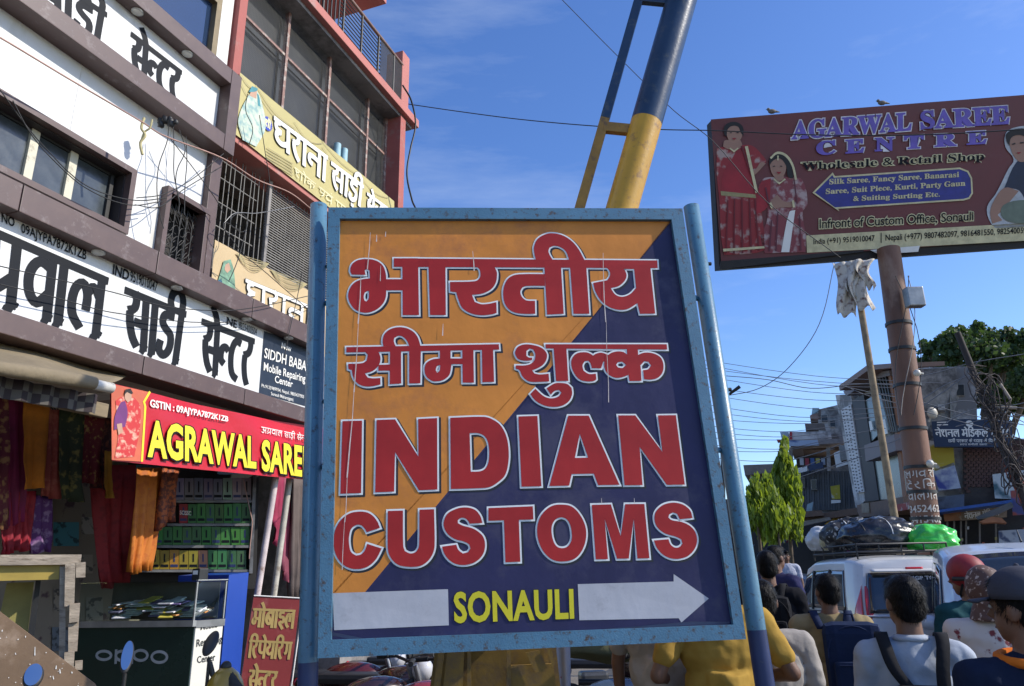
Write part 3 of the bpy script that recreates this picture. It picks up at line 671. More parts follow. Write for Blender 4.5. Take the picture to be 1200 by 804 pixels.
big = [
 [[(461.5,303),(770,305.5),(770.5,314.5),(461.5,313)]],
 [[(471.5,303),(490,303),(491,369.5),(472,369.5)]], [[(440,327.5),(480,327.5),(480,340.5),(440,340.5)]],
 [A([(190,418),(82,416),(70,385),(85,335),(130,303),(200,294),(275,307),(328,348),(350,410),(352,445),(352,545),(350,590),(330,640),(280,688),(200,715),(120,697),(75,650),(54,590),(68,525),(105,478),(160,454),(225,446),(222,385),(200,370),(184,385),(188,405)]), A([(205,545),(185,558),(176,590),(182,620),(198,628),(215,605),(218,545)])],
 [[(502,306),(522,306),(522.5,369.5),(504,369.5)]],
 [B([(300,340),(345,372),(355,415),(345,448),(310,468),(116,474),(118,548),(165,555),(185,620),(215,680),(280,720),(360,735),(430,730),(482,718),(480,632),(420,645),(360,648),(310,630),(288,575),(370,565),(440,530),(475,480),(485,420),(480,385),(455,340)])],
 [B([(860,412),(700,412),(620,420),(570,450),(540,510),(533,570),(545,640),(580,690),(630,715),(700,724),(785,724),(783,622),(715,618),(680,590),(668,550),(685,515),(720,505),(862,505)])],
 [[(637.5,306),(657,306),(660.5,368),(641,369)]], [[(667.5,306),(686.5,306),(690.5,368),(672,368)]],
 [[(628,305),(626,297),(625.7,290),(629.4,281),(637,275.7),(646,273.7),(658,275.7),(668.4,281.6),(677.3,291.3),(684.8,305),(666.9,305),(663,295),(656.4,289.9),(649,288.4),(643.7,290.6),(642.7,295.8),(647.5,305)]],
 [Cc([(450,340),(495,385),(500,425),(480,460),(368,482),(385,545),(425,615),(490,668),(570,692),(640,685),(715,640),(735,724),(855,722),(815,340)]), Cc([(605,372),(620,388),(630,425),(615,465),(570,505),(505,522),(545,575),(600,590),(660,568),(705,522),(690,372)])],
 # second line
 [[(406,407.1),(584.5,403.6),(585,410),(406,413.3)]],
 [D_([(255,290),(290,330),(280,385),(240,408),(105,415),(108,465),(140,475),(150,530),(185,590),(240,622),(310,628),(410,610),(408,548),(340,552),(290,545),(262,505),(340,480),(395,425),(410,370),(400,320),(380,290)])],
 [D_([(390,425),(510,420),(510,478),(390,480)])], [D_([(500,270),(603,270),(605,600),(497,607)])], [D_([(680,270),(790,270),(785,598),(680,600)])],
 [D_([(438,250),(430,200),(445,140),(490,95),(560,72),(640,75),(715,110),(760,165),(787,250),(682,250),(660,200),(620,160),(580,150),(540,170),(535,205),(552,250)])],
 [E_([(125,270),(125,365),(60,372),(0,405),(-20,460),(-5,530),(50,575),(110,578),(170,560),(215,515),(232,430),(232,418),(340,418),(340,365),(225,365),(225,270)]), E_([(120,425),(95,440),(85,475),(100,500),(122,480),(128,430)])],
 [E_([(335,260),(440,260),(445,592),(340,592)])], [E_([(520,260),(625,260),(635,585),(525,588)])],
 [[(639.1,403.7),(781,403.7),(781.7,409.9),(639.7,408.6)]],
 [F_([(140,290),(112,250),(110,220),(135,175),(200,152),(280,158),(360,185),(405,235),(405,290),(370,345),(310,380),(268,395),(290,425),(340,435),(425,428),(430,500),(330,505),(240,500),(180,455),(150,395),(115,380),(115,350),(230,345),(285,310),(300,250),(280,200),(245,190),(215,215),(215,260),(240,275),(270,277),(268,300),(200,305)])],
 [F_([(470,165),(590,165),(610,495),(495,497)])],
 [F_([(300,570),(252,620),(300,680),(380,725),(470,740),(560,725),(620,680),(645,620),(640,560),(600,525),(540,515),(480,520),(405,565),(445,625),(480,590),(520,580),(545,605),(520,640),(450,660),(380,640)])],
 [G_([(120,258),(85,235),(30,225),(-40,240),(-80,290),(-85,350),(-60,420),(-10,480),(60,500),(130,495),(150,480),(145,428),(80,430),(30,400),(20,350),(40,310),(75,305),(95,330),(108,375),(195,378),(215,315),(262,300),(262,250),(200,230),(150,238)])],
 [G_([(445,250),(400,222),(330,220),(270,245),(230,300),(225,360),(250,420),(310,460),(370,465),(450,440)]), G_([(430,345),(395,315),(355,320),(335,345),(355,370),(400,375)])],
 [G_([(437,170),(540,170),(548,300),(565,350),(575,495),(462,497),(448,400)])],
 [G_([(540,252),(600,230),(680,235),(750,270),(780,330),(775,410),(730,465),(660,483),(600,480),(590,395),(640,385),(665,350),(640,315),(600,310),(570,345),(545,345)])],
 # INDIAN
 [H_([(120,100),(288,96),(280,716),(102,722)])], [H_([(412,90),(570,85),(770,405),(768,82),(930,74),(932,685),(775,692),(570,365),(562,703),(400,710)])],
 [I_([(92,108),(380,100),(450,120),(520,170),(570,260),(592,380),(588,500),(560,600),(500,660),(430,700),(350,710),(98,718)]), I_([(258,240),(330,240),(385,265),(415,320),(425,400),(420,480),(395,540),(350,565),(268,570)])],
 [I_([(675,97),(838,92),(872,694),(702,698)])],
 [J_([(205,82),(365,82),(605,622),(438,624),(405,535),(232,538),(212,628),(58,632)]), J_([(295,225),(360,410),(257,412)])],
 [J_([(595,80),(728,80),(940,365),(905,80),(1045,78),(1115,620),(975,622),(762,325),(785,624),(645,625)])],
 # CUSTOMS
 [K_([(525,312),(500,250),(455,195),(400,165),(330,158),(240,175),(160,235),(105,330),(90,440),(105,550),(160,640),(240,690),(330,698),(420,670),(485,610),(525,540),(540,505),(405,462),(385,520),(350,560),(300,572),(255,540),(235,470),(235,390),(255,320),(300,285),(345,285),(380,315),(402,352)])],
 [K_([(600,152),(742,148),(745,480),(760,530),(810,552),(860,540),(888,500),(895,450),(898,140),(1035,135),(1040,480),(1020,560),(970,630),(900,670),(800,678),(700,660),(640,610),(605,540),(598,450)])],
 [L_([(525,265),(505,200),(460,145),(400,122),(330,120),(260,140),(195,180),(162,250),(165,310),(200,370),(270,418),(350,440),(400,468),(412,505),(390,542),(340,552),(300,520),(278,470),(145,488),(170,560),(220,620),(290,655),(380,658),(470,625),(530,560),(550,480),(535,400),(490,350),(430,315),(340,290),(295,268),(292,240),(320,218),(360,220),(390,245),(405,272)])],
 [L_([(582,125),(1000,108),(1005,232),(868,236),(882,630),(742,635),(728,240),(582,245)])],
 [M_([(305,92),(400,110),(480,190),(530,300),(535,410),(500,520),(430,600),(320,628),(220,610),(140,540),(90,440),(75,330),(95,230),(150,150),(220,103)]), M_([(300,212),(350,228),(385,280),(400,350),(400,420),(370,480),(320,502),(265,490),(230,440),(212,360),(215,290),(245,235)])],
 [M_([(590,95),(770,90),(862,390),(905,88),(1085,86),(1133,597),(1020,600),(985,225),(938,600),(828,602),(712,228),(742,605),(628,608)])],
 [N_([(895,218),(875,150),(820,100),(760,78),(690,75),(610,100),(550,160),(537,230),(560,300),(630,360),(740,395),(790,420),(800,460),(775,490),(730,497),(690,470),(668,418),(532,430),(560,500),(620,565),(700,600),(780,600),(860,570),(920,500),(938,420),(915,340),(860,285),(790,255),(700,238),(668,215),(675,185),(710,165),(750,180),(775,230)])],
]
lr = Flat(SP, .0028); lo = Flat(SP, .0012); ls = Flat(SP, .0001); lr.step = lo.step = ls.step = .00002; wpx = SP.uv(600, 500) - SP.uv(599, 500); wpx = wpx.length
for loops in big:
    sm = []
    for l in loops:
        uv = [SP.uv(*p) for p in l]; P = smooth_path([(p.x, p.y, 0) for p in uv], True, k=5, corner=44); sm.append([(p.x, p.y) for p in P])
    lr.mark(); lr.poly(sm); outer = sm[0]
    for l in sm:
        lo.stroke(l, wpx * 3.9, closed=True)
        ls.stroke([(p[0] + wpx * 1.9, p[1] - wpx * 1.6) for p in l], wpx * 5, closed=True)
ls.build('drop_print', m_shadow, cs); lo.build('white_outline', m_wh, cs); lr.build('red_lettering', m_red, cs)
fl = Flat(SP, .001); fl.px([[(389.8,695.2),(525,690.5),(526,732.8),(391.7,738.6)]]); fl.px([[(677,684.6),(789.3,681.5),(789.3,672.8),(830.5,701.4),(798.3,729.6),(795.2,724.5),(678.9,726.9)]])
fl.build('printed_arrow', m_gray, cs)
fl = Flat(SP, .001); text(fl, 'SONAULI', [(532.5,693.2),(670.6,689.5),(671.8,723.5),(533.5,728.6)], .052, 1.04); fl.build('name_shadow', m_shadow, cs)
fl = Flat(SP, .003); text(fl, 'SONAULI', [(532.5,693.2),(670.6,689.5),(671.8,723.5),(533.5,728.6)], .032, 1.04); fl.build('yellow_lettering', m_yel, cs)
# pale runs of dried water and glue
fl = Flat(SP, .0052)
for pts, w_ in (([(434.5,273),(433,290),(430.5,316)], 1.2), ([(423,325),(422,350),(420,380)], 1.6), ([(420,380),(418,420),(415,460)], 1.3), ([(415,460),(413,490),(410,520),(407,560)], 1.5), ([(407,560),(406,600),(404,612)], 1.2), ([(441.5,276),(441,284)], 1.5), ([(452,272),(452,278)], 1.3), ([(554,295),(555,308),(556,318)], 1.4), ([(706.5,297),(707,315),(708,350),(710,378)], 1.2), ([(710,378),(711,410),(713,450),(713,472)], .9), ([(519,380),(519,394)], 1.4), ([(704.5,584),(704.8,590)], .8), ([(742.5,584),(742.8,590)], .8), ([(446,312),(446,330)], 1), ([(404,612),(402,650),(401,668)], .9)):
    P = [SP.uv(*p) for p in pts]; P = [p + Vector((random.uniform(-.4,.4) * wpx, 0)) for p in P]; fl.stroke(P, [wpx * w_ * .4, wpx * w_])
fl.build('dried_drip', m_drip, cs)
# torn bottom edge of the flex
mb = MB(); P = [(388,742),(430,748),(500,746),(560,742),(620,741),(700,737),(760,733),(810,729),(855,728)]
q = [SP.at(x, y + 1.5 * math.sin(x), .006 + .004 * math.sin(x * .05)) for x, y in P]
for i in range(len(q) - 1): mb.add([q[i], q[i+1], q[i+1] - SP.V * .012 - SP.N * .004, q[i] - SP.V * .012 - SP.N * .004], [(0, 3, 2, 1)])
mb.build('lifted_flex_edge', M('lifted_flex', (.10,.10,.16), .3), cs)
# posts: blue above, dark blue foot
def dirto(pl, x0, y0, x1, y1, off): a = pl.at(x0, y0, off); b = pl.at(x1, y1, off); return a, (b - a).normalized()
for (x0, y0, x1, y1, yb_) in ((373.6, 240, 361.3, 766, 776), (810, 241.5, 888, 748, 738)):
    a, d = dirto(SP, x0, y0, x1, y1, -.075)
    e = dirto(SP, x0, y0, x1, y1, -.075)[1]; s_ = SP.at(x0 + (x1 - x0) * (yb_ - y0) / (y1 - y0), yb_, -.075)
    tl = (s_ - a).length; g0 = s_ + d * ((s_.z - .0) / -d.z)
    MB().tube([a + Vector((0,0,0)), a + d * .004, s_], [.030, .037, .037], 28).build('post', m_postp, cs)
    MB().tube([s_, g0], .0376, 28).build('post_foot', m_pdark, cs)
    for t in (.25, .62): 
        p = a + d * tl * t; mb = MB(); mb.tube([p + SP.U * (.03 if x0 < 500 else -.03) - SP.N * .01, p + SP.U * (.075 if x0 < 500 else -.075) + SP.N * .02], .012, 8); mb.build('weld_tab', m_frame, cs)
    for t in (.16, .48):
        p = a + d * tl * t; MB().tube([p + SP.U * .034, p + SP.U * .052], .009, 8).build('bolt', m_iron, cs)

# ------------------------------------------------------------------ raised barrier boom behind the sign
bm_ = empty('barrier_boom', Vector((ray(575,790).x * 4.4, ray(575,790).y * 4.4, 0)), 'raised barrier boom, thick yellow and dark blue tube leaning right behind the customs board', 'barrier boom')
BP = vplane(4.25, 2)
def bseg(name, mat, xa, ya, ra, xb, yb2, rb_, P=BP, off=0, parent=bm_, seg=36): 
    return MB().tube([P.at(xa, ya, off), P.at(xb, yb2, off)], [ra, rb_], seg).build(name, mat, parent)
def bx(y): return 758.5 + (140 - y) * .285
bseg('yellow_tube', m_boomy, bx(735), 735, .093, bx(144), 144, .102)
bseg('blue_tube', m_boomb, bx(144), 144, .1025, bx(-60), -60, .108)
p0 = BP.at(bx(22), 22); p1 = BP.at(bx(20), 20)
BP2 = BP.off(-.02)
def sx(y): return 709 + (139 - y) * .283
for y0, y1, mt_ in ((735, 139, m_boomr), (139, -60, m_boomb)):
    a, b = BP.at(sx(y0), y0), BP.at(sx(y1), y1); d = (b - a).normalized(); X = d.cross(BP.N).normalized()
    MB().box((a + b) / 2, (.062, .04, (b - a).length), (X, BP.N, d), .004).build('side_bar', mt_, bm_)
for y_, mt_ in ((150, m_boomr), (-1, m_boomb)):
    a, b = BP.at(sx(y_ ) + 6, y_), BP.at(bx(y_ + 3) - 12, y_ + 3); d = (b - a).normalized()
    MB().box((a + b) / 2, ((b - a).length + .06, .045, .07), (d, BP.N, d.cross(BP.N)), .005).build('bracket', mt_, bm_)
# housing of the barrier
hb = empty('barrier_housing', Vector((ray(575,790).x * 4.6, 4.5, 0)), 'yellow steel barrier housing with bent flaps right under the customs board', 'barrier housing')
HP = vplane(4.3, -2)
for q, th, off in (([(498,850),(512,745),(650,745),(662,850)], .4, -.10), ([(514,852),(526,745),(545,745),(540,852)], .03, .03), ([(502,852),(516,745),(523,745),(510,852)], .02, .05), ([(547,852),(548,745),(552,745),(552,852)], .03, .03), ([(596,852),(597,780),(648,778),(658,852)], .03, .03), ([(593,852),(594,745),(598,745),(600,852)], .05, .04), ([(616,765),(632,762),(641,782),(636,787),(627,788)], .012, .06), ([(640,760),(646,758),(650,778),(648,783)], .01, .07)):
    mb = MB(); mb.prism([HP.at(x, y, off) for x, y in q], HP.N * -th); mb.build('steel_plate', m_house, hb)
mb = MB(); mb.prism([HP.at(x, y, -.08) for x, y in ((600,745),(616,745),(617,776),(602,776))], HP.N * -.02); mb.build('dark_slot', m_dark, hb)
mb = MB(); mb.box(Vector((HP.at(578, 804).x, HP.at(578, 804).y + .25, .72)), (.55, .4, 1.44)); mb.build('cabinet', m_house, hb)

# ------------------------------------------------------------------ saree billboard on a rusty post
BR_Z = 15.5; KB = 1.29
bo = EYE + fw * BR_Z; Ub = (CR * 1.0 + CU * .067); Vb = (CU * 1.0 - CR * .067)
BB = Plane(bo, Ub, Vb)
m_maroon = M('maroon_flex', (.15,.034,.036), .5, var=.15, scale=1, dirt=(.16,.05,.05), dscale=1.4, damt=.2, bump=.004, bscale=3)
bb = empty('billboard', Vector((BB.at(1070,612).x, BB.at(1070,612).y, 0)), 'maroon saree shop billboard on a rusty post, top right', 'billboard')
mb = MB(); q = [BB.uv(*p) for p in ((833,140),(1330,101),(1336,272),(845,306))]
mb.grid(lambda u, v: BB.pt(lerp(lerp(q[3].x,q[2].x,u), lerp(q[0].x,q[1].x,u), v), lerp(lerp(q[3].y,q[2].y,u), lerp(q[0].y,q[1].y,u), v), .012*noise.noise(Vector((u*9,v*5,0)))), 40, 16)
mb.build('flex_face', m_maroon, bb)
mb = MB(); mb.prism([BB.at(x, y, -.03) for x, y in ((833.5,141),(1330,102),(1337,280),(843,316))], BB.N * -.35); mb.build('box_frame', M('dark_billboard_back', (.03,.028,.028), .8), bb)
mb = MB(); mb.prism([BB.at(x, y, .02) for x, y in ((845,306),(1012,293),(1012,295),(843,316))], BB.N * -.08); mb.build('torn_lower_edge', m_dark, bb)
mb = MB(); mb.prism([BB.at(x, y, .05) for x, y in ((1020,293),(1078,288),(1076,295),(1030,298))], BB.N * -.02); mb.build('loose_flap', m_wlet, bb)
m_purp = M('purple_letter', (.15,.10,.44), .5); m_pal = M('pale_outline', (.74,.70,.72), .5); m_gold = M('gold_letter', (.66,.58,.33), .5); m_arrow = M('royal_blue_print', (.03,.035,.24), .5)
def mathbold(s): return ''.join(chr(0x1D400 + ord(c) - 65) if 'A' <= c <= 'Z' else chr(0x1D41A + ord(c) - 97) if 'a' <= c <= 'z' else c for c in s)
def two(body, quad, m1, m2, b1, b2, nm, sp=1.0, o=0):
    f = Flat(BB, .019); text(f, body, quad, b2, sp); f.build(nm + '_outline', m2, bb); f = Flat(BB, .025); text(f, body, quad, b1, sp); f.build(nm, m1, bb)
S = 3.158
def X_(pts): return [(820 + a / S, 100 + b / S) for a, b in pts]
two(mathbold('AGARWAL'), X_([(342,132),(780,98),(780,166),(340,200)]), m_purp, m_pal, .024, .066, 'purple_lettering')
two(mathbold('SAREE'), X_([(815,95),(1138,74),(1142,142),(818,162)]), m_purp, m_pal, .028, .060, 'purple_lettering')
for ch, xa, xb, ya, yb_ in (('C',432,498,207,258),('E',540,604,201,252),('N',648,716,194,244),('T',757,824,186,236),('R',870,945,180,228),('E',988,1056,171,220)):
    two(mathbold(ch), X_([(xa,ya),(xb,ya-4),(xb,yb_-4),(xa,yb_)]), m_purp, m_pal, .03, .065, 'purple_lettering')
two(mathbold('Wholesale & Retail Shop'), X_([(376,285),(1050,247),(1050,277),(376,315)]), m_black, m_gold, .0, .075, 'black_lettering')
f = Flat(BB, .016); arrow = X_([(420,398),(490,328),(497,340),(960,308),(990,320),(1003,345),(1006,400),(995,418),(975,424),(505,455),(510,462)])
f.px([arrow]); f.build('printed_arrow', m_arrow, bb); f = Flat(BB, .02); f.stroke([BB.uv(*p) for p in arrow], .035, closed=True); f.build('arrow_outline', m_gold, bb)
f = Flat(BB, .024)
text(f, mathbold('Silk Saree, Fancy Saree, Banarasi'), X_([(478,347),(957,320),(957,340),(478,367)]), .016)
text(f, mathbold('Saree, Suit Piece, Kurti, Party Gaun'), X_([(465,383),(980,352),(980,372),(465,403)]), .016)
text(f, mathbold('& Suiting Surting Etc.'), X_([(566,410),(886,394),(886,412),(566,429)]), .016)
f.build('gold_lettering', m_gold, bb)
two('Infront of Custom Office, Sonauli', X_([(442,494),(1010,466),(1010,500),(442,530)]), m_black, m_gold, .008, .085, 'black_lettering')
f = Flat(BB, .015); f.px([X_([(393,556),(1700,482),(1700,548),(396,620)])]); f.build('yellow_strip', m_gold, bb)
f = Flat(BB, .022); text(f, 'India (+91) 9519010047', X_([(420,568),(645,554),(645,576),(420,588)]), .012)
text(f, 'Nepali (+977) 9807482097, 9816481550, 9825400', X_([(686,552),(1182,526),(1182,548),(686,575)]), .012)
text(f, '594', X_([(1186,526),(1215,524),(1215,547),(1186,548)]), .012)
f.px([X_([(668,546),(671,546),(671,584),(668,584)])]); f.build('black_lettering', m_black, bb)
# printed figures: standing bride, seated bride, seated man
m_rs = pattern('printed_red_saree', (.30,.025,.03), (.42,.30,.26), 5, .42, .6, 'NOISE', .06); m_rs2 = M('printed_red_veil', (.33,.02,.03), .6, var=.3, scale=3); m_rs3 = pattern('printed_pink_saree', (.24,.05,.06), (.46,.34,.32), 6, .45, .6, 'NOISE', .07)
m_hair = M('printed_black_hair', (.015,.012,.012), .6); m_skb = M('printed_skin_tone', (.36,.20,.14), .6, var=.12, scale=2); m_navyp = M('printed_navy_shirt', (.02,.03,.06), .6); m_halo = M('printed_halo', (.50,.52,.54), .6); m_olive = M('printed_trousers', (.16,.20,.15), .6, var=.2)
def fig(shapes):
    for i, (nm, mat, pts) in enumerate(shapes):
        for k_, p in enumerate(pts):
            f = Flat(BB, .015 + .0035 * i + .0002 * k_)
            q = [BB.uv(*k) for k in X_(p)]; P = smooth_path([(k.x, k.y, 0) for k in q], True, k=4, corner=75); f.poly([[(k.x, k.y) for k in P]]); f.build(nm, mat, bb)
fig([('printed_dress', m_rs, [[(62,235),(100,225),(150,222),(195,225),(240,270),(245,285),(200,330),(215,400),(235,520),(240,610),(200,622),(90,628),(78,560),(72,430),(62,330)]]),
     ('printed_veil', m_rs2, [[(150,225),(172,222),(180,300),(215,400),(200,410),(80,400),(85,330),(120,270)]]),
     ('printed_belt', m_fold, [[(76,392),(205,405),(207,418),(78,408)]]),
     ('printed_skin', m_skb, [[(92,205),(150,205),(155,225),(135,240),(105,238),(85,228)], [(98,150),(125,140),(155,152),(155,190),(138,212),(115,212),(100,190)], [(225,285),(243,290),(205,330),(190,335),(183,318),(205,312)]]),
     ('printed_hair', m_hair, [[(90,185),(88,158),(105,140),(135,138),(158,155),(160,190),(150,175),(140,155),(118,152),(102,165),(98,190)]]),
     ('printed_pleats', M('printed_dark_pleat', (.16,.012,.02), .6), [[(100,425),(104,425),(98,622),(93,622)], [(125,420),(129,420),(128,624),(122,624)], [(152,418),(156,418),(160,622),(153,622)], [(180,418),(184,418),(192,620),(185,620)], [(150,226),(156,226),(190,330),(186,334)], [(200,420),(204,420),(220,612),(214,612)]]), ('printed_gold', m_gold, [[(108,236),(125,250),(142,236),(139,232),(125,243),(111,232)], [(84,606),(236,596),(238,604),(86,616)], [(165,228),(176,226),(214,398),(204,400)]]), ('printed_face', m_hair, [[(108,177),(116,175),(117,178),(109,179)], [(134,175),(142,176),(142,179),(134,178)]]), ('printed_lips', m_rs2, [[(117,197),(134,197),(126,203)]])])
fig([('printed_dress', m_rs3, [[(230,350),(280,340),(330,340),(378,350),(398,440),(380,470),(392,560),(390,618),(240,622),(225,560),(248,500),(245,440),(215,420)]]),
     ('printed_veil', m_rs2, [[(225,360),(262,345),(250,450),(205,480),(215,400)]]), ('printed_border', m_wlet, [[(330,470),(352,462),(330,618),(300,618)]]),
     ('printed_skin', m_skb, [[(258,290),(275,268),(305,272),(318,300),(312,330),(292,345),(270,335)], [(255,440),(285,405),(310,430),(350,430),(345,450),(300,452),(265,460)], [(275,335),(310,335),(305,352),(280,352)]]),
     ('printed_hair', m_hair, [[(255,300),(258,270),(285,252),(315,262),(335,290),(345,345),(325,340),(318,300),(295,272),(270,280)]]),
     ('printed_veil_edge', m_gold, [[(258,268),(285,247),(320,258),(345,295),(358,350),(350,352),(338,300),(315,266),(285,256),(262,275)]]),
     ('printed_pleats', M('printed_dark_fold', (.12,.025,.04), .6), [[(262,500),(266,500),(258,615),(252,615)], [(285,470),(289,470),(282,615),(277,615)], [(365,480),(369,480),(374,612),(369,612)], [(345,350),(349,350),(360,440),(355,440)], [(240,380),(244,378),(256,440),(251,442)]]), ('printed_gold', m_gold, [[(270,350),(292,368),(316,350),(312,346),(292,360),(274,346)], [(254,438),(262,434),(270,452),(262,458)], [(338,428),(346,426),(350,452),(342,454)], [(284,262),(290,262),(289,280),(285,280)]]), ('printed_face', m_hair, [[(268,301),(276,299),(277,302),(269,303)], [(295,299),(303,300),(303,303),(295,302)]]), ('printed_lips', m_rs2, [[(280,322),(300,322),(290,329)]])])
fig([('printed_halo', m_halo, [[(1130,180),(1160,158),(1230,150),(1320,160),(1400,300),(1420,500),(1100,530),(1070,500),(1062,450),(1095,400),(1140,310),(1160,275),(1130,230)]]),
     ('printed_shirt', m_navyp, [[(1170,285),(1215,272),(1290,290),(1340,400),(1220,440),(1180,390),(1125,380)]]),
     ('printed_arm', m_skb, [[(1125,380),(1178,392),(1120,460),(1100,480),(1118,500),(1080,512),(1072,470),(1085,430)], [(1140,190),(1200,180),(1225,215),(1215,270),(1185,285),(1160,262),(1145,225)]]),
     ('printed_trousers', m_olive, [[(1120,445),(1200,425),(1380,440),(1400,510),(1180,512),(1118,490)]]),
     ('printed_hair', m_hair, [[(1132,205),(1132,180),(1165,163),(1210,165),(1235,195),(1215,196),(1180,185),(1150,195),(1142,225)]]),
     ('printed_face', m_hair, [[(1152,218),(1164,214),(1165,219),(1153,222)], [(1182,212),(1196,211),(1196,216),(1182,217)]]), ('printed_lips', m_rs2, [[(1168,250),(1186,248),(1177,256)]])])
# post, bands, meter box
def post(name, mat, parent, x0, y0, x1, y1, dist, ra, rb_, seg=24):
    P = vplane(dist, math.degrees(math.atan2(ray(x1, y1).x, ray(x1, y1).y))); a = P.at(x0, y0); b = P.at(x1, y1); d = (b - a).normalized(); b2 = b + d * (b.z / -d.z)
    o = MB().tube([a, b2], [ra, rb_], seg).build(name, mat, parent); return P, a, b, b2
m_rpost = M('rusty_brown_post', (.20,.095,.055), .6, var=.35, scale=1.5, dirt=(.30,.19,.13), dscale=1.2, damt=.3, bump=.003, bscale=30, stretch=(1,1,.35))
PP, pa, pb, pg = post('post', m_rpost, bb, 1041, 292, 1085, 612, 16.2, .172*KB, .195*KB)
def ppt(y, off=0): t = (y - 292) / 320; p = PP.at(1041 + 44 * t * 1.0, y, 0); return p
for y_ in (380, 410, 452, 503, 548, 577, 608):
    p = ppt(y_); d = (pb - pa).normalized(); MB().tube([p - d * .03, p + d * .03], .247 + .014 * (y_ - 292) / 320, 24).build('steel_band', m_iron, bb)
p = ppt(357) + Vector((.16, -.40, 0)); MB().box(p, (.33, .2, .40), None, .02).build('meter_box', m_steel, bb)
for k in range(3):
    pts = [ppt(330 + 20 * i) + Vector((-.1 + .3 * math.sin(i * .4 + k) , -.31, 0)) for i in range(9)]; MB().tube(pts, .008, 5).build('slack_cable', M('pale_cable', (.35,.3,.25), .6) if k == 1 else m_wire, bb)
for y_ in (445, 549):
    p = ppt(y_) + Vector((.05, -.33, .05)); MB().ball(p, .07, 8, 6).tube([p, p + Vector((.12,0,-.02))], .022, 6).build('insulator', M('porcelain', (.62,.58,.5), .3), bb)
# painted writing on the post (stands proud as flat print round the front)
class CylFlat(Flat):
    def tri(s, vs2, fs, off=None):
        z = s.lift() if off is None else off; d = (pa - pb).normalized(); u = PP.U; n_ = u.cross(d).normalized(); r = .253
        out_ = []
        for p in vs2:
            a_ = p[0] * KB / r; c = s.base + d * p[1] * KB; out_.append(c + u * math.sin(a_) * (r + .004) + n_ * math.cos(a_) * (r + .004))
        s.mb.add(out_, fs); return s
cf = CylFlat(PP, 0); cf.base = ppt(590)
rows = [('la ga va _ ra i', .36), ('ta_ e ra i ka', .20), ('va aa la ga ta', .04)]
for wd_, v in rows: deva(cf, wd_, [(-.22, v + .1), (.24, v + .1), (.24, v), (-.22, v)], wd=.16, uvquad=True)
for tx, v in (('3452462', -.13), ('3415462', -.28)): text(cf, tx, [(-.22, v + .1), (.24, v + .1), (.24, v), (-.22, v)], .02, uvquad=True)
cf.build('painted_writing', M('white_paint_writing', (.6,.55,.48), .6), bb)
# birds on top edge
for (x, y, lab) in ((905,131,'small dark bird perched on the left part of the billboard top'), (1034,121,'round pale bird perched near the middle of the billboard top')):
    p = BB.at(x, y + 2, 0); mb = MB(); mb.ball(p + Vector((0,0,.05)), (.085,.05,.05)); mb.ball(p + Vector((-.07,0,.10)), .034); mb.tube([p + Vector((.06,0,.05)), p + Vector((.16,0,.03))], [.03,.008], 6); mb.tube([p + Vector((-.10,0,.10)), p + Vector((-.125,0,.095))], [.01,.002], 5)
    for s_ in (-.02,.02): mb.tube([p + Vector((s_,0,-.01)), p + Vector((s_,0,.03))], .006, 4)
    tagit(mb.build('bird', M('bird_feather', (.16,.14,.12), .8)), lab, 'bird')
# bamboo pole with rag
bp = empty('bamboo_pole', Vector((0,0,0)) + (lambda g: Vector((g.x, g.y, 0)))(vplane(14.5, 24).at(1048,605)), 'thin bamboo pole with torn cloth tied at its top, left of the rusty post', 'pole')
P_, a_, b_, g_ = post('pole', M('weathered_bamboo', (.30,.22,.13), .8, var=.45, scale=6, dirt=(.10,.07,.05), dscale=5, damt=.3), bp, 1002, 318, 1048, 605, 14.5, .056, .066, 12)
d_ = (a_ - b_).normalized(); 
m_rag = pattern('dirty_printed_rag', (.55,.50,.42), (.16,.09,.07), 9, .40, .9, 'NOISE', .08)
for k in range(4):
    q0 = a_ + d_ * .15 + Vector((-.26 + .12 * k, -.08 - .04 * k, 0)); mb = MB()
    L0 = (1.05, .75, .95, .57)[k]; 
    mb.grid(lambda u, v: q0 + Vector(((u - .5) * (.36 - .22 * v * (k % 2)) + .07 * math.sin(v * 5 + k) , .05 * math.sin(u * 9 + v * 4 + k), -v * L0 + .04 * math.sin(u * 11 + k) * v)), 10, 12); mb.build('rag', m_rag, bp, solid=.004)
# ------------------------------------------------------------------ things in and before the left shop
def azdir(a): a = R_(a); return Vector((math.sin(a), math.cos(a), 0))
def toward(C0, d, px):
    """distance along d from C0 until the photographed column px is reached"""
    rr = lambda p: 600 + FPX * (p - EYE).dot(CR) / (p - EYE).dot(fw) - px
    lo, hi = 0.0, 6.0; s0 = rr(C0)
    for _ in range(50):
        mid = (lo + hi) / 2
        if rr(C0 + d * mid) * s0 > 0: lo = mid
        else: hi = mid
    return lo
def rayat(x, y, r):
    d = ray(x, y); return EYE + d * (r / math.hypot(d.x, d.y))
UPV = Vector((0, 0, 1))
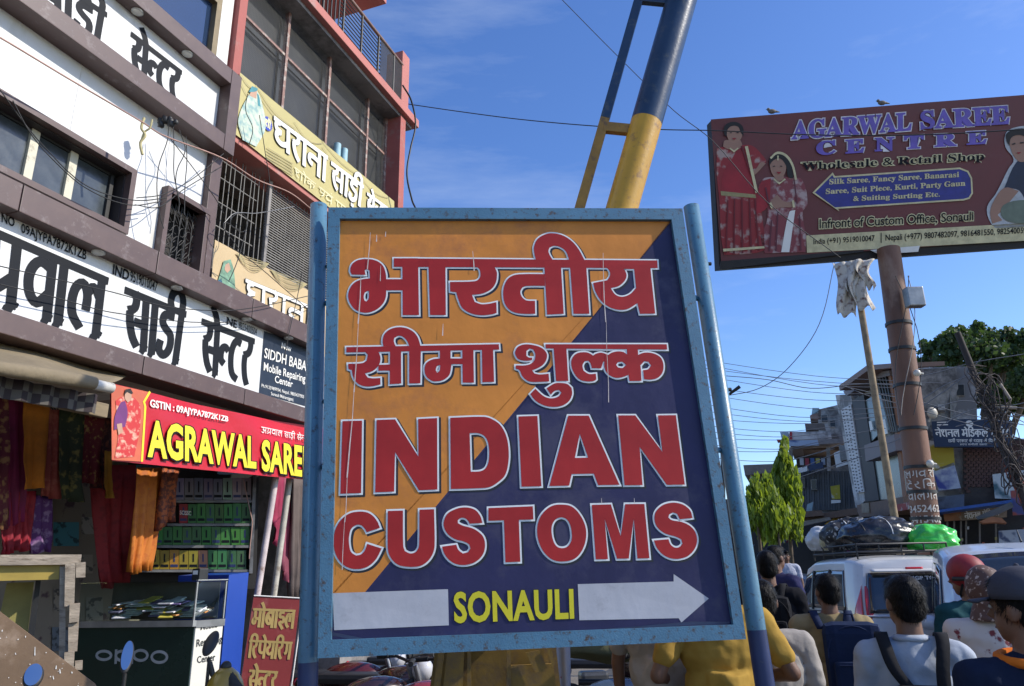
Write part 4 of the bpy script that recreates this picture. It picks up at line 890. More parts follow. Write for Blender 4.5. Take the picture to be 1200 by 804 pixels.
# red vinyl banner
rbn, pl = None, FP.off(.07)
rbn = empty('vinyl_banner', pl.at(130, 540), 'sunlit red vinyl banner with yellow shop name and a saree picture, tied under the signboard', 'banner')
m_rv = M('red_vinyl', (.58,.012,.03), .38, var=.12, scale=1.5, bump=.012, bscale=4)
q = [pl.uv(*p) for p in ((130,449),(385,503),(385,565),(131,540))]
def vf(u, v): 
    p = lerp(lerp(q[3], q[2], u), lerp(q[0], q[1], u), v); return pl.pt(p.x, p.y - .03 * math.sin(u * math.pi) * v, .012 * math.sin(u * 17 + v * 6) * (.4 + .6 * v))
MB().grid(vf, 50, 12).build('vinyl', m_rv, rbn)
BF = pl.off(.018)
m_by = M('banner_yellow', (.86,.70,.03), .45, var=.1, scale=9)
for b, m_, o in ((.066, m_black, .0), (.036, m_by, .003)):
    f = Flat(BF.off(o), .001)
    dx, dy = (.6, .6) if b > .06 else (0, 0)
    text(f, 'AGRAWAL', [(174.6+dx,491+dy),(299.6+dx,511.5+dy),(299.6+dx,547.5+dy),(174.6+dx,533.5+dy)], b, 1.02)
    text(f, 'SAREE', [(307.5+dx,514.5+dy),(363+dx,523.5+dy),(363+dx,558.5+dy),(307.5+dx,550+dy)], b, 1.05)
    f.build('lettering_shadow' if b > .06 else 'yellow_lettering', m_, rbn)
f = Flat(BF, .002); text(f, 'GSTIN : 09AJYPA7872K1ZB', [(176,467.5),(267.5,488),(267,494),(176,476.5)], .03)
deva(f, 'a gra va aa la _ sa aa ddda ii _ sa e nh ta_ ra', [(306,500),(362,511.5),(362,518),(306,507)], wd=.14); f.build('white_lettering', m_wlet, rbn)
f = Flat(BF, .000); f.px([[(130.5,450),(175,459.5),(168,472),(169.5,478),(165.5,541),(131,539)]]); f.build('orange_print', M('orange_red_print', (.60,.13,.06), .45, var=.25, scale=3), rbn)
f = Flat(BF, .003); f.stroke([BF.uv(*p) for p in ((175.5,459),(168.5,471),(170,477),(166,541))], .02); f.build('yellow_border', m_by, rbn)
f = Flat(BF, .004); f.px([smooth_path([(135,470,0),(143,465,0),(157,466,0),(164,476,0),(163,505,0),(157,535,0),(134,537,0),(138,510,0)], True)]); f.build('printed_saree', pattern('printed_red_silk', (.55,.03,.03), (.72,.42,.3), 22, .42, .6, 'NOISE', .08), rbn)
f = Flat(BF, .006); f.px([smooth_path([(141,472,0),(146,470,0),(149,484,0),(146,500,0),(133,504,0),(134,488,0)], True)]); f.build('printed_purple_drape', M('purple_print', (.16,.03,.16), .5), rbn)
f = Flat(BF, .008); f.px([smooth_path([(146,459,0),(153,459,0),(153,468,0),(149,472,0),(145.5,467,0)], True)]); f.px([smooth_path([(136,497,0),(142,496,0),(143,506,0),(138,510,0)], True)]); f.build('printed_skin', m_skinp, rbn)
f = Flat(BF, .010); f.px([smooth_path([(144.5,463,0),(146,456.5,0),(152,455.5,0),(155,461,0),(153,462,0),(148,459.5,0)], True)]); f.build('printed_hair', m_hair, rbn)
# tie cords of banner
for x, y in ((386,503),(386,565)):
    p = pl.at(x, y); MB().tube([p, p + sv * .3 + UPV * (.1 if y < 530 else .2)], .004, 5).build('tie_cord', m_wire, rbn)
# awning rolled above the sarees
AW = FP.off(.75)
m_canvas = M('tan_canvas', (.22,.175,.11), .85, var=.25, scale=3, dirt=(.2,.16,.1), dscale=3, damt=.5, bump=.01, bscale=12)
aw = empty('awning', FC(2.5, .75, 2.9), 'tan canvas awning rolled on a white roller above the hanging sarees', 'awning')
pA = [AW.at(x, y) for x, y in ((-260,372),(-120,408),(0,432),(60,441),(110,449))]
MB().tube(pA, [.045,.052,.042,.05,.044], 14).build('canvas_roll', m_canvas, aw)
def sheetfn(u, v): a = lerp(pA[0], pA[-1], u); b = a + nv * -.95 + UPV * .46 + sv * 1.15 * u; p = lerp(a, b, v); p.z += -.05 * math.sin(v * math.pi) + .012 * math.sin(u * 20); return p  # sheet's rise and inward skew added to block sun from the sarees
MB().grid(sheetfn, 30, 8).build('canvas_sheet', m_canvas, aw, solid=.006)
a, b = AW.at(106, 449.5), AW.at(131, 455); MB().tube([a, b], .036, 18).build('roller', M('dirty_white_roller', (.55,.53,.48), .5, dirt=(.2,.18,.15), dscale=9, damt=.4), aw)
m_chk = pattern('checked_valance', (.09,.055,.055), (.36,.32,.28), 9, .5, .8, 'NOISE', .02)
AW2 = FP.off(.62)
def val(u, v): p = lerp(AW2.at(-200, 402), AW2.at(115, 463), u); q_ = p - UPV * (.13 * (1 - v)); return q_ + nv * .02 * math.sin(u * 60)
vb = MB()
N_v = 34
for i in range(N_v):
    for j in range(2):
        u0, u1 = i / N_v, (i + 1) / N_v; vb.cur = (i + j) % 2; vb.add([val(u0, j/2), val(u1, j/2), val(u1, (j+1)/2), val(u0, (j+1)/2)], [(0,1,2,3)])
vb.build('checked_valance', [M('valance_dark', (.03,.02,.022), .8), M('valance_pale', (.10,.088,.075), .8)], aw, solid=.004)
AW3 = FP.off(.55); a, b = AW3.at(-200, 412), AW3.at(124, 482); d = (b - a).normalized()
MB().box((a + b) / 2, ((b - a).length, .05, .10), (d, nv, UPV), .008).build('beam', M('tan_wood_beam', (.22,.17,.10), .8, var=.3, scale=4, stretch=(1,1,6)), aw)
for k in range(3): MB().tube([AW3.at(45 + k * 6, 458), AW3.at(62 + k * 3, 480)], .005, 5).build('cord', m_wire, aw)
# shaded white cloth edge under the beam
# hanging sarees and cloths
def cloth(label, name, pts, n, mat, folds=3, amp=.03, group='sarees and cloths hanging in the stall', cat='hanging cloth'):
    P = FP.off(n); q_ = [P.uv(*p) for p in pts]; ph = random.uniform(0, 6)
    def fn(u, v): p = lerp(lerp(q_[3], q_[2], u), lerp(q_[0], q_[1], u), v); k_ = noise.noise(Vector((u * 3 + ph, v * 1.7, ph))); return P.pt(p.x + .03 * (1 - v) * noise.noise(Vector((v * 4, ph, u * 2))), p.y - .03 * k_ * (1 - v), amp * (math.sin(u * folds * 6.28 + ph + 1.6 * v + 2 * k_) + .5 * math.sin(u * folds * 15 + v * 3 + ph)) * (1.1 - .95 * v))
    o = MB().grid(fn, max(8, folds * 6), 10).build(name, mat, None, solid=.004); tagit(o, label, cat, group); return o
def CM(nm, c, c2=None, sc=16, th=.45): return M(nm, c, .75, var=.3, scale=5) if c2 is None else pattern(nm, c, c2, sc, th, .7, 'NOISE', .05)
cl = [
 ('patterned maroon saree at the far left edge of the stall', [(-30,455),(9,462),(12,618),(-20,630)], -.30, CM('maroon_pattern', (.12,.012,.03), (.30,.16,.07)), 2),
 ('dark magenta saree next to the orange cloth', [(8,462),(30,468),(28,612),(6,618)], -.34, CM('magenta_cloth', (.20,.01,.07)), 2),
 ('plain orange cloth, the brightest of the upper row', [(28,470),(58,476),(50,572),(24,574)], -.28, CM('orange_cloth', (.55,.19,.015)), 1),
 ('brick red cloth just right of the orange one', [(52,476),(71,480),(68,584),(42,582)], -.31, CM('brick_cloth', (.28,.05,.04), (.36,.10,.07)), 2),
 ('dark green floral saree in the middle of the upper row', [(70,480),(99,485),(96,588),(66,586)], -.29, CM('green_floral', (.025,.04,.018), (.20,.18,.05), 11, .42), 1),
 ('maroon saree with a gold striped border left of the red banner', [(97,485),(124,489),(114,566),(85,566)], -.33, CM('maroon_gold', (.15,.012,.02), (.33,.19,.06), 22, .40), 2),
 ('black red bordered cloth behind the end of the banner', [(113,487),(132,491),(130,575),(106,572)], -.38, CM('black_red', (.05,.01,.015), (.2,.05,.03)), 2),
 ('narrow yellow cloth hanging under the banner corner', [(123,528),(132,530),(131,583),(120,582)], -.27, CM('yellow_cloth', (.45,.22,.02)), 1),
 ('long red dupatta at the foot of the first row, left', [(2,578),(42,575),(36,645),(0,650)], -.36, CM('red_dupatta', (.30,.01,.025), (.22,.005,.02)), 4),
 ('purple printed cloth between the red dupatta and the posters', [(39,580),(62,582),(60,645),(36,648)], -.37, CM('purple_print_cloth', (.09,.02,.14), (.26,.16,.30), 14), 2),
 ('wide deep red saree spread beside the long orange dupatta', [(104,545),(163,545),(150,688),(118,690)], -.42, CM('deep_red_cloth', (.24,.008,.014), (.18,.004,.01)), 3),
 ('short teal cloth with black print at the top of the stall doorway', [(160,545),(192,547),(188,580),(161,578)], -.40, CM('teal_print_cloth', (.03,.17,.19), (.05,.06,.06)), 2),
 ('long orange dupatta with printed lower border and tassels', [(160,548),(196,548),(178,668),(150,672)], -.35, CM('orange_dupatta', (.50,.15,.012), (.42,.11,.01)), 3),
 ('brown and orange zigzag stole next to the shelves of boxes', [(190,548),(211,549),(206,606),(184,622)], -.30, CM('zigzag_stole', (.38,.09,.02), (.12,.03,.02), 26, .5), 2),
 ('maroon scarf to the right of the white pipes', [(320,556),(334,558),(327,655),(317,600)], -.30, CM('maroon_scarf', (.30,.02,.07)), 2),
 ('rose scarf to the right of the white pipes', [(333,558),(344,559),(338,690),(326,660)], -.34, CM('rose_scarf', (.27,.06,.10)), 2),
 ('grey brown pleated curtain at the edge of the blue post', [(344,556),(366,558),(362,700),(340,700)], -.28, CM('pleated_curtain', (.12,.09,.08)), 5),
]
for lab, pts, n, mt_, fo in cl: cloth(lab, 'hanging_cloth', pts, n - (.35 if pts[0][0] > 140 else 1.15), mt_, fo)
for k, (x, c) in enumerate(((374,(.10,.02,.10)),(379,(.16,.02,.12)),(384,(.09,.02,.09)),(389,(.35,.05,.12)),(395,(.30,.02,.06)),(401,(.22,.02,.04)))):
    cloth(('plum', 'violet', 'dark plum', 'pink', 'crimson', 'dark red')[k] + ' cloth hanging low between the blue post and the motorcycles', 'hanging_cloth', [(x-2,690),(x+5,690),(x+5,793+k%2*4),(x-2,795)], -1.2, CM('plum_%d' % k if False else 'hanging_colour', c), 1)
# poster wall with little prints
pw_ = FP.off(-2.1); po = MB(); po.prism([pw_.at(x, y) for x, y in ((0,560),(165,560),(165,830),(0,830))], nv * -.02)
pob = tagit(po.build('poster_board', pattern('beige_printed_posters', (.20,.165,.12), (.07,.035,.04), 5.5, .37, .7, 'NOISE', .03)), 'beige board of small printed pictures behind the oppo counter, left', 'poster board')
for k, (x, y, w_, h_, c) in enumerate(((62,612,30,28,(.05,.22,.26)),(95,606,18,20,(.30,.27,.22)),(86,650,22,22,(.28,.24,.18)),(62,690,18,26,(.24,.2,.15)),(100,700,20,30,(.22,.19,.15)),(60,735,24,28,(.1,.12,.14)))):
    f = Flat(pw_, .006 + k * .001); f.px([[(x,y),(x+w_,y),(x+w_,y+h_),(x,y+h_)]]); f.build('poster', pattern('poster_print', c, tuple(q * .25 for q in c), 9 + k, .42, .6, 'NOISE', .03), pob)
# rack of boxes
SH = vplane(8.6, -20)
rk = empty('shelf_rack', SH.at(240, 700), 'rack with rows of green and yellow boxes behind the oppo counter', 'shelf rack')
m_shelf = M('grey_shelf', (.20,.20,.20), .5, dirt=(.1,.1,.1)); m_edge = M('blue_shelf_edge', (.02,.03,.12), .5)
rows = [(560,586,205,298,None),(590,613.5,210,297,'g'),(617,639,180,296,'g'),(644,667.5,165,292,'y')]
for y0, y1, xa, xb, c in rows:
    mb = MB(); mb.prism([SH.at(x, y, .02) for x, y in ((xa-14,y1),(xb,y1),(xb,y1+3),(xa-14,y1+3))], SH.N * -.34); mb.build('shelf', m_shelf, rk)
    nb = int((xb - xa) / 10.8)
    for i in range(nb):
        x0 = lerp(xa, xb - 3, i / nb); x1 = lerp(xa, xb - 3, (i + 1) / nb) - .6; top_ = y0 + random.uniform(0, 1.2)
        col_ = (.045,.17,.035) if c == 'g' else (.05,.16,.05)
        if c == 'y' and i < 6: col_ = (.33,.24,.02)
        if c == 'y' and i == 6: col_ = (.36,.22,.1)
        if c == 'g' and y0 == 590 and x1 < 224: col_ = (.28,.02,.02)
        if c is None: col_ = random.choice([(.30,.30,.30),(.22,.23,.26),(.34,.33,.3)])
        mb = MB(); mb.prism([SH.at(x, y, 0) for x, y in ((x0, top_),(x1, top_),(x1, y1-.4),(x0, y1-.4))], SH.N * -random.uniform(.2,.26)); bx_ = mb.build('carton', M('carton_card', tuple(q * random.uniform(.75,1.2) for q in col_), .5, var=.1, scale=2), None)
        tagit(bx_, ['top', 'second', 'third', 'lowest'][rows.index((y0, y1, xa, xb, c))] + ' row carton, ' + ['first', 'second', 'third', 'fourth', 'fifth', 'sixth', 'seventh', 'eighth', 'ninth', 'tenth', 'eleventh', 'twelfth'][min(i, 11)] + ' from left, small ' + ('green' if col_[1] > col_[0] * 1.5 else 'yellow' if col_[0] > .3 and col_[1] > .2 else 'red' if col_[0] > .25 and col_[1] < .1 else 'pale') + ' box on the rack behind the counter', 'carton', 'cartons standing on the shelf rack')
        f = Flat(SH, .003); f.px([[(x0+1, y1-6),(x1-1, y1-6),(x1-1, y1-3),(x0+1, y1-3)]]); f.px([[((x0+x1)/2-.8, top_+4),((x0+x1)/2+.8, top_+4),((x0+x1)/2+.8, y1-9),((x0+x1)/2-.8, y1-9)]]); f.build('printed_label', m_black if i % 3 else m_edge, bx_)
f = Flat(SH, .01); text(f, 'SCISSC', [(211,598),(224,599),(224,604),(211,603)], .02, 1.0); f.build('white_lettering', m_wlet, rk)
mb = MB(); mb.prism([SH.at(x, y, -.36) for x, y in ((150,540),(304,540),(300,690),(150,690))], SH.N * -.02); mb.build('back_panel', m_dark, rk)
mb = MB(); mb.prism([SH.at(x, y, .03) for x, y in ((297,552),(301,552),(296,672),(292,672))], SH.N * -.4); mb.build('upright', m_shelf, rk)
MB().tube([SH.at(*p, .1) for p in ((285,560),(290,585),(296,612),(293,640),(292,655))], .006, 5).build('hanging_cord', m_wire2, rk)
tl_ = MB(); tl_.box(SH.at(276,552,.3), (.35,.06,.06)); tagit(tl_.build('tube_lamp', M('pale_blue_plastic', (.3,.5,.7), .3)), 'pale blue strip lamp fixed just under the red banner', 'lamp')
# oppo counter
C0 = rayat(228.5, 700, 7.2); ds = azdir(32); df = azdir(-84); Ls = toward(C0, ds, 264); Lf = toward(C0, df, 93)
zt_ = EYE.z - .035; zb2 = (rayat(228, 727, 7.2)).z; fz = .5
ct = empty('phone_counter', Vector((C0.x, C0.y, fz)), 'dark green phone counter with glass top case full of phones and a white side panel', 'counter')
def cbox(f0, f1, s0, s1, z0, z1): 
    return MB().prism([C0 + df * f + ds * s_ + UPV * (z0 - C0.z) for f, s_ in ((f0,s0),(f1,s0),(f1,s1),(f0,s1))], UPV * (z1 - z0))
m_cgr = M('dark_green_panel', (.012,.035,.026), .25, var=.2, scale=2); m_alu = M('aluminium_edge', (.42,.42,.40), .35, metal=.7)
m_gl = bpy.data.materials.new('clear_glass'); m_gl.use_nodes = True; nn_ = m_gl.node_tree; nn_.nodes.clear()
o_ = nn_.nodes.new('ShaderNodeOutputMaterial'); t_ = nn_.nodes.new('ShaderNodeBsdfTransparent'); g_l = nn_.nodes.new('ShaderNodeBsdfGlossy'); x_ = nn_.nodes.new('ShaderNodeMixShader'); fr_ = nn_.nodes.new('ShaderNodeFresnel')
t_.inputs[0].default_value = (.86,.93,.9,1); g_l.inputs['Roughness'].default_value = .02; fr_.inputs[0].default_value = 1.5
nn_.links.new(fr_.outputs[0], x_.inputs[0]); nn_.links.new(t_.outputs[0], x_.inputs[1]); nn_.links.new(g_l.outputs[0], x_.inputs[2]); nn_.links.new(x_.outputs[0], o_.inputs[0])
cbox(.0, Lf, .02, Ls, fz, zb2 - .05).build('cabinet', m_cgr, ct)
cbox(-.02, Lf, -.015, .019, zb2 - .049, zb2).build('rail', m_alu, ct)
cbox(-.02, -.001, .0191, Ls, zb2 - .06, zb2 - .003).build('rail', m_steel, ct)
cbox(.001, Lf, .02, Ls, zb2 - .049, zb2 - .03).build('case_floor', m_wlet, ct)
cbox(-.012, -.002, .025, Ls - .01, fz, zb2 - .062).build('side_panel', M('white_side_panel', (.78,.76,.66), .5, var=.05), ct)
cbox(.0, Lf, 0, .006, zb2 + .001, zt_).build('front_glass', m_gl, ct); cbox(-.006, -.001, .01, Ls, zb2 + .001, zt_).build('side_glass', m_gl, ct)
cbox(-.01, Lf, -.01, Ls + .01, zt_ + .001, zt_ + .009).build('top_glass', m_gl, ct)
for a, b in ((0, .012), (Ls - .012, Ls)): cbox(-.008, .004, a, b, zb2 + .001, zt_).build('edge_strip', m_alu, ct)
cbox(-.014, .004, 0, Ls, zt_ + .0095, zt_ + .018).build('edge_strip', m_alu, ct)
cbox(.05, Lf, Ls - .012, Ls - .002, zb2, zt_ - .0).build('back_shelf', M('brown_back', (.14,.12,.10), .7), ct)
SPn = Plane(C0 + df * -.013, ds, UPV)
f = Flat(SPn, .002)
text(f, 'Mobile', [(235,729.5),(255,727.5),(254.5,735),(235,738.5)], .012); text(f, 'Repairing', [(230.5,749),(260.5,744),(260,752),(230,758)], .012); text(f, 'Center', [(231,769),(252,765),(252,774),(231,777)], .012); f.build('blue_lettering', m_black, ct)
FPn_ = Plane(C0 + ds * .0195, -df, UPV); f = Flat(FPn_, .003)
for (cx, cy, rx, ry) in ((122,768,8.5,5),(143,769,0,0),(165,768,8,6),(187,770,9,6.4)):
    if rx: 
        pts = [FPn_.uv(cx + rx * math.cos(t) , cy + ry * math.sin(t)) for t in [k * .3142 for k in range(20)]]; f.stroke(pts, .022, closed=True)
for x in (136.5, 155.5): f.stroke([FPn_.uv(x, 761), FPn_.uv(x - .8, 778)], .022)
pts = [FPn_.uv(143 + 7 * math.cos(t), 768.5 + 5.5 * math.sin(t)) for t in [k * .3142 for k in range(20)]]; f.stroke(pts, .022, closed=True)
f.build('grey_lettering', M('silver_letter', (.40,.42,.42), .4), ct)
for i in range(54):
    fq, sq = random.uniform(.05, Lf - .25), random.uniform(.04, Ls - .12); c = C0 + df * fq + ds * sq; c.z = zb2 + .02 + (i % 7) * .02 * (1 - abs(fq / Lf - .45)); a = random.uniform(-.6, .6)
    X = (-df * math.cos(a) + ds * math.sin(a)).normalized(); tl2 = random.uniform(.15, .5); Z = (UPV + X.cross(UPV) * tl2 * .8).normalized(); Y = Z.cross(X)
    mb = MB(); mb.box(c + UPV * .03, (random.uniform(.11,.17), random.uniform(.10,.17), .010), (X, Y, X.cross(Y)), .003)
    tagit(mb.build('leaflet', M('phone_box_print', [(.8,.79,.75),(.78,.76,.74),(.7,.7,.72),(.15,.16,.24),(.82,.8,.78),(.3,.22,.45),(.8,.8,.8),(.68,.3,.08),(.75,.75,.72),(.72,.6,.1),(.78,.78,.8)][i % 11], .4, var=.2, scale=20)), ['creamy white','off white','light grey','dark blue','bright white','violet','plain white','orange','pale','yellow','bluish white'][i % 11] + ' leaflet or flat phone box lying inside the glass case of the counter', 'leaflet', 'leaflets and flat boxes heaped in the glass case')
mb = MB(); p = rayat(234, 679, 7.35); mb.box(Vector((p.x, p.y, zt_ + .06)), (.09, .07, .10), (ds, -df, UPV), .005); o = mb.build('small_box', M('black_card', (.02,.02,.02), .4)); tagit(o, 'little black box with white print standing on the glass counter', 'box')
f = Flat(Plane(Vector((p.x, p.y, zt_ + .06)) + df * .0 - ds * .046, -df, UPV), .002); f.poly([[(-.025,-.0),(.02,-.0),(.02,.035),(-.025,.035)]]); f.build('white_print', m_wlet, o)
# blue cabinet side
mb = MB(); c1 = rayat(266, 700, 7.75); L2 = toward(c1, ds, 289); mb.prism([c1 + UPV * (z - c1.z) + ds * s_ for s_, z in ((0, .5), (L2, .5), (L2, 1.74), (0, 1.72))], nv * -.6); tagit(mb.build('blue_cabinet', M('blue_cabinet_paint', (.012,.06,.36), .35, var=.15, scale=2, stretch=(1,1,.3))), 'bright blue cabinet side right behind the white Mobile Repairing Center panel', 'cabinet')
# white pipes
for (x0, y0, x1, y1, r_, rad, lb, m_) in ((325,548,284.5,804,8.3,.034,'pinkish white leaning pipe, the nearer of two, left of the red Hindi board', M('pinkish_white_pipe', (.62,.52,.50), .45, dirt=(.3,.2,.16), dscale=8, damt=.2)), (341,548,315,740,8.6,.034,'cream leaning pipe behind the pinkish one', M('cream_pipe', (.50,.46,.38), .5, dirt=(.25,.2,.15), dscale=8, damt=.3))):
    a, b = rayat(x0, y0, r_), rayat(x1, y1, r_); d = (b - a).normalized(); tagit(MB().tube([a - d * .4, b + d * ((b.z - .002) / -d.z)], rad, 14).build('pipe', m_), lb, 'pipe')
# leaning red Hindi board
RPl = vplane(6.35, -20); bh = empty('repair_signboard', RPl.at(300, 850), 'red leaning board with yellow Hindi lettering for mobile repairs, left of the blue post', 'signboard')
mb = MB(); mb.prism([RPl.at(x, y) for x, y in ((297.5,698),(352,701),(331,880),(270,880))], RPl.N * -.03); mb.build('board', M('brick_red_board', (.27,.035,.035), .55, var=.12, scale=3, dirt=(.33,.09,.08), dscale=5, damt=.3), bh)
for a, b in (((351,735),(331,880)), ((297.5,698),(352,701))): MB().tube([RPl.at(*a, .002), RPl.at(*b, .002)], .006, 6).build('white_edge', m_wlet, bh)
f = Flat(RPl, .003); m_oc = M('ochre_letter', (.52,.36,.12), .6)
deva(f, 'ma o ba aa I la', [(297,713),(346.5,715),(344,737),(294.5,735)], wd=.155)
deva(f, 'i ra pa e ya i ra dot ga', [(292.5,750),(343,752.5),(340,773),(290,771)], wd=.155)
deva(f, 'sa e nh ta_ ra', [(292.5,785),(326,787),(323,810),(290,808)], wd=.155)
f.build('ochre_lettering', m_oc, bh)
# table with yellow apron and stacked timber leg, near left
TP = vplane(4.6, -30)
tb = empty('timber_stand', TP.at(60, 900), 'rough whitewashed timber stand with a yellow painted apron, at the left edge', 'stand')
m_wood = M('pale_weathered_wood', (.40,.33,.25), .85, var=.35, scale=5, dirt=(.18,.14,.10), dscale=9, damt=.4, bump=.003, bscale=30, stretch=(1,1,4)); m_yb = M('yellow_apron', (.42,.30,.06), .6, var=.2, dirt=(.2,.25,.15), dscale=8, damt=.1)
z_ = TP.at(50, 662).z
top_pts = [TP.at(-90, 657), TP.at(94.5, 659), TP.at(94.5, 653) + TP.N * -.55, TP.at(-90, 647) + TP.N * -.55]
top_pts = [Vector((p.x, p.y, z_ + .0)) for p in top_pts]; MB().prism(top_pts, UPV * .05).build('table_top', m_wood, tb)
for nm, pts, th, off, mt_ in (('apron', ((-90,664),(70,662),(69,679),(-90,683)), .03, -.03, m_yb), ('inner_post', ((70,664),(77,664),(76,900),(68,900)), .06, -.02, m_wood), ('block', ((76.5,661),(88.5,660),(87,710),(75.5,711)), .09, .02, m_wood), ('block', ((81.5,708.5),(94,707),(92.5,728.5),(81,730)), .10, .03, m_wood), ('block', ((80,730.5),(92.5,729.5),(90.5,763),(80,764)), .09, .01, m_wood), ('block', ((75.5,765),(87.5,763.5),(86.5,782),(75,784)), .09, .03, m_wood), ('block', ((74,785),(88,783),(88,900),(72,900)), .09, .0, m_wood), ('cleat', ((89,659.5),(100.5,658.5),(100,676.5),(89,677)), .06, .02, m_wood), ('cleat', ((88,775.5),(97,774.5),(96.5,785),(88,785)), .05, .02, m_wood), ('back_board', ((8,683),(40,682),(30,760),(0,720)), .02, -.35, M('dull_yellow_board', (.30,.26,.08), .7)), ('dark_strut', ((42,680),(48,680),(40,745),(33,745)), .03, -.3, m_iron)):  # back board in a duller yellow than the apron
    mb = MB(); mb.prism([TP.at(x, y, off) for x, y in pts], TP.N * -th); mb.build(nm, mt_, tb)
# brown plank in front
BPk = vplane(3.4, -32, 0); mb = MB(); mb.prism([BPk.at(x, y) for x, y in ((-160,610),(0,717),(112,802),(150,860),(-160,1000))], BPk.N * -.03)
pk2 = tagit(mb.build('brown_board', M('brown_ply_board', (.20,.125,.07), .55, var=.25, scale=3, dirt=(.30,.21,.14), dscale=4, damt=.3, bump=.001)), 'brown plywood board flecked with white drips, leaning at the lower left corner', 'board')
f = Flat(BPk, .002)
for x, y, l, w_ in ((41,758,10,.003),(66,780,4,.004),(70,784,5,.004),(62,792,4,.003),(3,738,2,.004),(30,745,2,.003),(18,765,2,.003),(84,787,2,.004)): f.stroke([BPk.uv(x, y), BPk.uv(x + random.uniform(-1,1), y + l)], [w_ * .5, w_])
for i in range(26): x, y = random.uniform(0, 95), random.uniform(0, 1); yy = 720 + x * .74 + y * (84 - x * .7) + 3; p = BPk.uv(x, yy); r_ = random.uniform(.001, .0024); f.poly([[(p.x + r_ * math.cos(t), p.y + r_ * math.sin(t)) for t in (0, 1.5, 3, 4.5)]])
f.build('white_fleck', m_wlet, pk2)
# cables and cord on the facade
def cable(label, pts, n, r=.006, mat=m_wire, grp='cables strung along the shop fronts', P=None):
    P = P or FP.off(n); q_ = smooth_path([P.at(x, y) for x, y in pts], k=6, nocorner=True)
    return tagit(MB().tube(q_, r, 5).build('cable', mat), label, 'cable', grp)
cable('pinkish cord running down along the white facade to the blue post', [(-40,22),(0,44),(80,92),(165,142),(190,158),(262,186),(300,210),(340,226),(366,246)], .30, .007, m_wire2)
cable('black cable crossing the sky from the pink building to the saree billboard', [(478,122),(540,131),(610,140),(700,148),(780,152),(835,153),(950,158),(1080,158),(1230,150)], 1.2, .008, P=vplane(9.5, 20))
cable('thick black cable looping beyond the pink balcony edge', [(472,100),(482,118),(487,145),(481,175),(477,205),(483,235),(487,244)], .3, .014, m_iron)
for k, (lab, pts) in enumerate([
 ('thin black wire running over the top window band to the small window', [(0,105),(25,140),(50,170),(90,210),(120,226),(160,235),(195,232)]),
 ('second thin wire over the window band ending at the small window', [(15,118),(35,155),(60,185),(100,220),(150,240),(190,236)]),
 ('loose wire dropping from the black splice down past the white wall', [(198,148),(196,165),(186,195),(184,225),(188,255),(192,268)]),
 ('wire hanging from the splice to the barred window, left of the others', [(203,145),(204,175),(204,205),(210,235),(209,250)]),
 ('wire hanging from the splice to the barred window, in the middle', [(210,152),(217,175),(208,198),(206,215),(211,240)]),
 ('wire hanging from the splice to the barred window, on the right', [(218,160),(219,190),(217,215),(216,252)]),
 ('diagonal wire from the splice to the brown corner strip', [(200,163),(225,195),(252,232),(262,250)]),
 ('long crossing wire from the window to the corner strip', [(160,232),(190,228),(225,210),(262,180)]),
 ('low crossing wire from the small window to the corner strip', [(158,240),(185,243),(215,222),(260,195)]),
 ('wire along the black lettering at the left, upper', [(0,312),(60,326),(130,342),(200,360),(280,363),(370,345)]),
 ('wire along the black lettering at the left, lower', [(0,333),(70,350),(130,366),(240,378),(330,370),(385,345)]),
 ('wire drooping over the yellow banner', [(292,170),(296,150),(288,130),(290,110)]),
 ('wire tangle in the iron grille under the yellow banner', [(282,270),(270,262),(280,250),(290,258),(284,272),(262,262),(275,285),(287,300)]),
 ('wire from the grille down over the cream banner', [(290,262),(283,290),(276,312),(268,330)]),
 ('wire from the yellow banner down to the grille', [(304,135),(311,180),(316,215),(312,250)]),
 ('pale stiff wire end poking out of the grille', [(262,262),(275,250),(300,250),(345,242)]),
 ('wire running across the cream banner to the blue post', [(268,288),(300,310),(335,340),(372,372)]),
 ('vertical wire beside the blue post over the cream banner', [(354,320),(348,350),(340,385),(333,420)])]):
    cable(lab, pts, .12 + .02 * (k % 5), .0045, m_wire if 'pale' not in lab else m_steel)
p = FP.off(.28).at(197, 143); mb = MB()
for k in range(9): mb.ball(p + Vector((random.uniform(-.07,.07), 0, random.uniform(-.035,.035))), random.uniform(.022,.04), 8, 6, wob=.5)
tagit(mb.build('cable_splice', m_iron), 'black taped cable splice on the pinkish cord by the white facade', 'cable splice')
p = FP.off(.3).at(169, 138); tw = MB(); tw.tube(smooth_path([p, p + Vector((-.01,0,-.10)), p + Vector((.03,0,-.17)), p + Vector((.0,0,-.24)), p + Vector((.02,.02,-.34))], nocorner=True), .011, 6); tw.tube(smooth_path([p + Vector((.07,0,-.02)), p + Vector((.06,0,-.10)), p + Vector((.02,0,-.14)), p + Vector((-.0,0,-.26))], nocorner=True), .008, 5)
tagit(tw.build('twine', m_twine), 'knotted straw coloured twine dangling from the cord on the white wall', 'twine')
